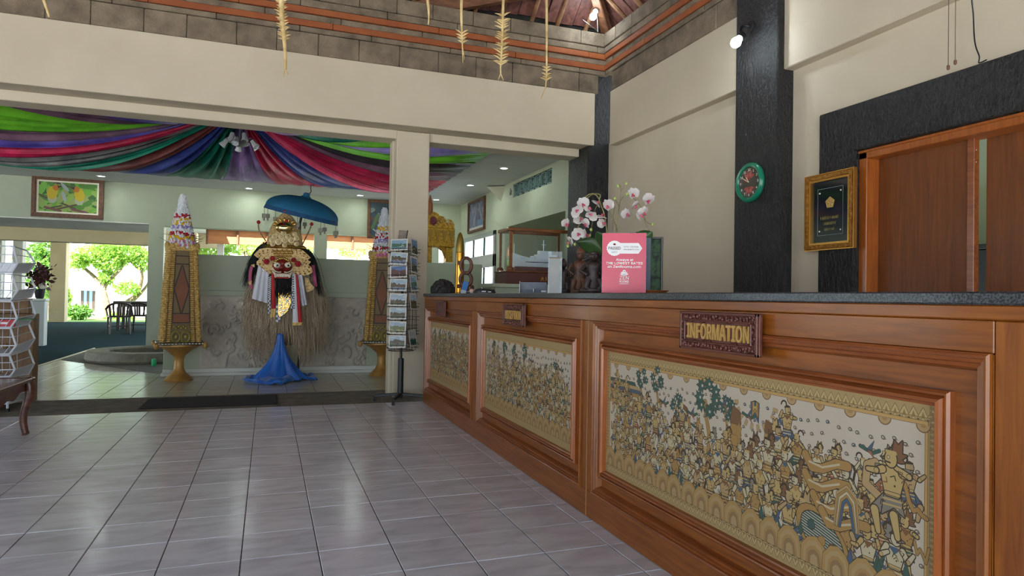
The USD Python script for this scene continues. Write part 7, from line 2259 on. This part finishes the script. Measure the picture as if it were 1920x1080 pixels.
def leaf_cloud(pts, s, r, flat=0.5):
    """Loose diamond leaves at the given points."""
    n = len(pts)
    d = r.normal(size=(n, 3))
    d /= np.linalg.norm(d, axis=1, keepdims=True)
    e = r.normal(size=(n, 3))
    e -= (e * d).sum(1, keepdims=True) * d
    e /= np.linalg.norm(e, axis=1, keepdims=True)
    L = s * r.uniform(0.6, 1.3, (n, 1))
    V = np.stack([pts, pts + d * L * 0.5 + e * L * 0.28, pts + d * L, pts + d * L * 0.5 - e * L * 0.28], 1).reshape(-1, 3)
    q = np.arange(n)[:, None] * 4
    return MB().add(V, np.vstack([q + [0, 1, 2], q + [0, 2, 3]]))


pts = r.normal(size=(260, 3)) * np.array([0.07, 0.07, 0.12]) + (0, 0, 0.42)
pts[:, 2] = np.maximum(pts[:, 2], 0.22)
put('foliage', leaf_cloud(pts, 0.11, r), mat('red_leaf', lin((96, 48, 44)), 0.6, c2=lin((60, 40, 40)), ns=4), t, kind='stuff')
put('stem', MB().tube([(0, 0, 0.15), (0.02, 0, 0.3), (0, 0.01, 0.45)], 0.012, 6), DARKW, t)
put('flower', MB().ball((0.06, -0.06, 0.24), (0.08, 0.05, 0.06), 2), IVORY, t, smooth=True)

LEAFM = [mat('leaf_light', lin((140, 178, 84)), 0.5, c2=lin((100, 146, 56)), ns=3, trans=lin((180, 210, 90))), mat('leaf_mid', lin((96, 140, 66)), 0.5, c2=lin((64, 108, 44)), ns=3, trans=lin((140, 180, 70)))]
BARK = mat('pale_bark', lin((140, 120, 98)), 0.8, c2=lin((92, 76, 60)), ns=8)
YTR = 33.0
Tp = lambda x, y, dy=0.0: at(x, y, Y=YTR + dy)


def tree(name, label, branches, blobs, n, s, Y, leafm, seed):
    r = np.random.default_rng(seed)
    t = thing(name, label, 'tree', (0, 0, 0))
    tr = None
    for pts, r0, r1 in branches:
        P = [at(x, y, Y=Y + dy) for x, y, dy in pts]
        tr_ = put('trunk' if tr is None else 'branch', MB().tube(spline(P, 14) if len(P) > 2 else P, np.linspace(r0, r1, 14) if len(P) > 2 else [r0, r1], 7), BARK, t, smooth=True)
        tr = tr or tr_
    pts = []
    for (x, y, rx, ry, k) in blobs:
        c = at(x, y, Y=Y)
        m = (c - EYE) @ FWD / FPX
        q = r.normal(size=(int(n * k), 3))
        q /= np.linalg.norm(q, axis=1, keepdims=True)
        q *= r.uniform(0.35, 1, (len(q), 1)) ** 0.5
        pts.append(c + q * np.array([rx * m, max(rx, ry) * m * 0.9, ry * m]))
    put('foliage', leaf_cloud(np.vstack(pts), s, r), leafm, t, kind='stuff')
    return t


tree('frangipani_tree', 'forked garden tree with loose light green leaves seen over the dining chairs', [([(206, 596, 0), (200, 570, 0), (194, 545, 0)], 0.16, 0.11), ([(194, 545, 0), (178, 520, 0.3), (155, 500, 0.2), (148, 485, 0)], 0.09, 0.04), ([(194, 548, 0), (205, 525, 0), (222, 510, -0.2), (232, 490, 0)], 0.09, 0.04), ([(232, 568, 0.5), (258, 548, 0.4), (266, 520, 0), (262, 500, 0)], 0.10, 0.05), ([(262, 505, 0), (250, 495, 0), (240, 485, 0)], 0.05, 0.03), ([(240, 572, 0.5), (268, 545, 0.4), (284, 520, 0.2)], 0.08, 0.04)],
     [(170, 478, 30, 16, 1.0), (205, 488, 30, 22, 1.2), (240, 475, 34, 16, 1.1), (150, 490, 16, 14, 0.5), (200, 520, 14, 12, 0.35), (270, 490, 20, 18, 0.6), (238, 540, 22, 12, 0.45), (225, 460, 46, 8, 0.6)], 900, 0.16, YTR, LEAFM[0], 1)
tree('hedge_tree', 'green leafy tree beyond the left columns of the annex', [([(96, 600, 0), (95, 560, 0), (94, 520, 0)], 0.14, 0.08)], [(92, 520, 16, 50, 1.6), (60, 500, 30, 40, 1.0), (86, 470, 20, 30, 0.8)], 800, 0.2, 36, LEAFM[1], 2)
for k, (x, y, rx, ry, m, lb) in enumerate(((148, 585, 22, 13, 1, 'low dark green shrub left of the garden tree'), (225, 598, 26, 10, 0, 'low light green shrub behind the dining chairs'), (120, 560, 10, 26, 0, 'tall pale shrub beside the beige annex column'))):
    c = at(x, y, Y=31.0 + k)
    mm_ = (c - EYE) @ FWD / FPX
    t = thing('shrub', lb, 'shrub', (0, 0, 0))
    q = r.normal(size=(1100, 3))
    q /= np.linalg.norm(q, axis=1, keepdims=True)
    q *= r.uniform(0.5, 1, (1100, 1))
    P = c + q * np.array([rx, rx, ry]) * mm_
    P[:, 2] = np.maximum(P[:, 2], -0.1)
    put('foliage', leaf_cloud(P, 0.14, r), LEAFM[m], t, kind='stuff')
    put('stem', MB().tube([(c[0], c[1], -0.16), (c[0], c[1], max(c[2], 0.1))], [0.04, 0.02], 6), BARK, t)
tree('tall_tree', 'light leafy tree showing over the carved screen wall', [([(470, 560, 0), (468, 500, 0), (455, 460, 0)], 0.16, 0.08), ([(468, 500, 0), (490, 480, 0), (520, 465, 0)], 0.08, 0.04)], [(400, 470, 34, 16, 1), (460, 466, 40, 14, 0.8), (560, 470, 40, 12, 0.5), (660, 472, 30, 10, 0.4)], 500, 0.16, 27.0, LEAFM[0], 4)

# white bungalow in the garden
YH2 = 44.0
h0, h1 = at(118, 600, Y=YH2)[0], at(196, 600, Y=YH2)[0]
ztop_, zroof = at(150, 545, Y=YH2)[2], at(150, 527, Y=YH2)[2]
t = thing('garden_bungalow', 'white garden bungalow with a blue-grey roof edge behind the tree', 'house', (0, 0, 0))
put('wall', MB().box(h0 - 2, h1 + 6, YH2, YH2 + 4, -0.2, ztop_), WHITEP, t)
put('roof', MB().box(h0 - 2.4, h1 + 6.4, YH2 - 0.6, YH2 + 4.4, ztop_, ztop_ + 0.3, 0.03).add([[h0 - 2.4, YH2 - 0.6, ztop_ + 0.3], [h1 + 6.4, YH2 - 0.6, ztop_ + 0.3], [h1 + 6.4, YH2 + 4.4, ztop_ + 0.3], [h0 - 2.4, YH2 + 4.4, ztop_ + 0.3], [h0, YH2 + 2, ztop_ + 0.5], [h1 + 4, YH2 + 2, ztop_ + 0.5]], [[0, 1, 5], [0, 5, 4], [1, 2, 5], [2, 3, 4], [2, 4, 5], [3, 0, 4]]), mat('slate_roof', lin((120, 136, 150)), 0.7), t)
wx0, wx1 = at(152, 570, Y=YH2)[0], at(178, 570, Y=YH2)[0]
wz0, wz1 = at(160, 582, Y=YH2)[2], at(160, 540, Y=YH2)[2]
wf = put('window', MB().box(wx0, wx0 + 0.12, YH2 - 0.08, YH2, wz0, wz1).box(wx1 - 0.12, wx1, YH2 - 0.08, YH2, wz0, wz1).box(wx0, wx1, YH2 - 0.08, YH2, wz1 - 0.12, wz1).box((wx0 + wx1) / 2 - 0.05, (wx0 + wx1) / 2 + 0.05, YH2 - 0.08, YH2, wz0, wz1), DARKW, t)
put('pane', MB().box(wx0, wx1, YH2 - 0.03, YH2 - 0.01, wz0, wz1), mat('far_pane', lin((120, 150, 170)), 0.1), wf)

# neighbouring eave with orange-brown boards, seen through the long windows
YE = 17.5
ez0, ez1 = at(480, 460, Y=YE)[2], at(480, 434, Y=YE)[2]
EAVE = mat('eave_board', lin((196, 128, 76)), 0.6, c2=lin((172, 108, 62)), ns=2, nstretch=(1, 1, 5), rnd=0.2)
ev = thing('neighbour_eave', 'orange-brown boarded eave of the building outside the long windows', 'eave', (0, 0, 0))
xs_ = np.linspace(-1.4, 3.4, 8)
for k in range(7):
    put('board', MB().box(xs_[k] + 0.012, xs_[k + 1] - 0.012, YE, YE + 0.05, ez0, ez1, 0.006), EAVE, ev)
    put('batten', MB().box(xs_[k] - 0.03, xs_[k] + 0.012, YE - 0.04, YE + 0.04, ez0 - 0.02, ez1 + 0.02, 0.004), BEAMW, ev)
put('gutter', MB().tube([(-1.5, YE - 0.06, ez1 + 0.04), (3.5, YE - 0.06, ez1 + 0.04)], 0.05, 8), mat('rust_gutter', lin((120, 70, 60)), 0.6), ev)
put('roof_slab', MB().obox((1.0, YE - 0.2, ez1 + 0.10), (1.0, YE + 4, ez1 + 1.6), 5.2, 0.08), WHITEP, ev)
for x in (-1.2, 1.2, 3.1):
    put('post', MB().box(x, x + 0.15, YE + 0.3, YE + 0.45, -0.15, ez0 + 0.3), WHITEP, ev)
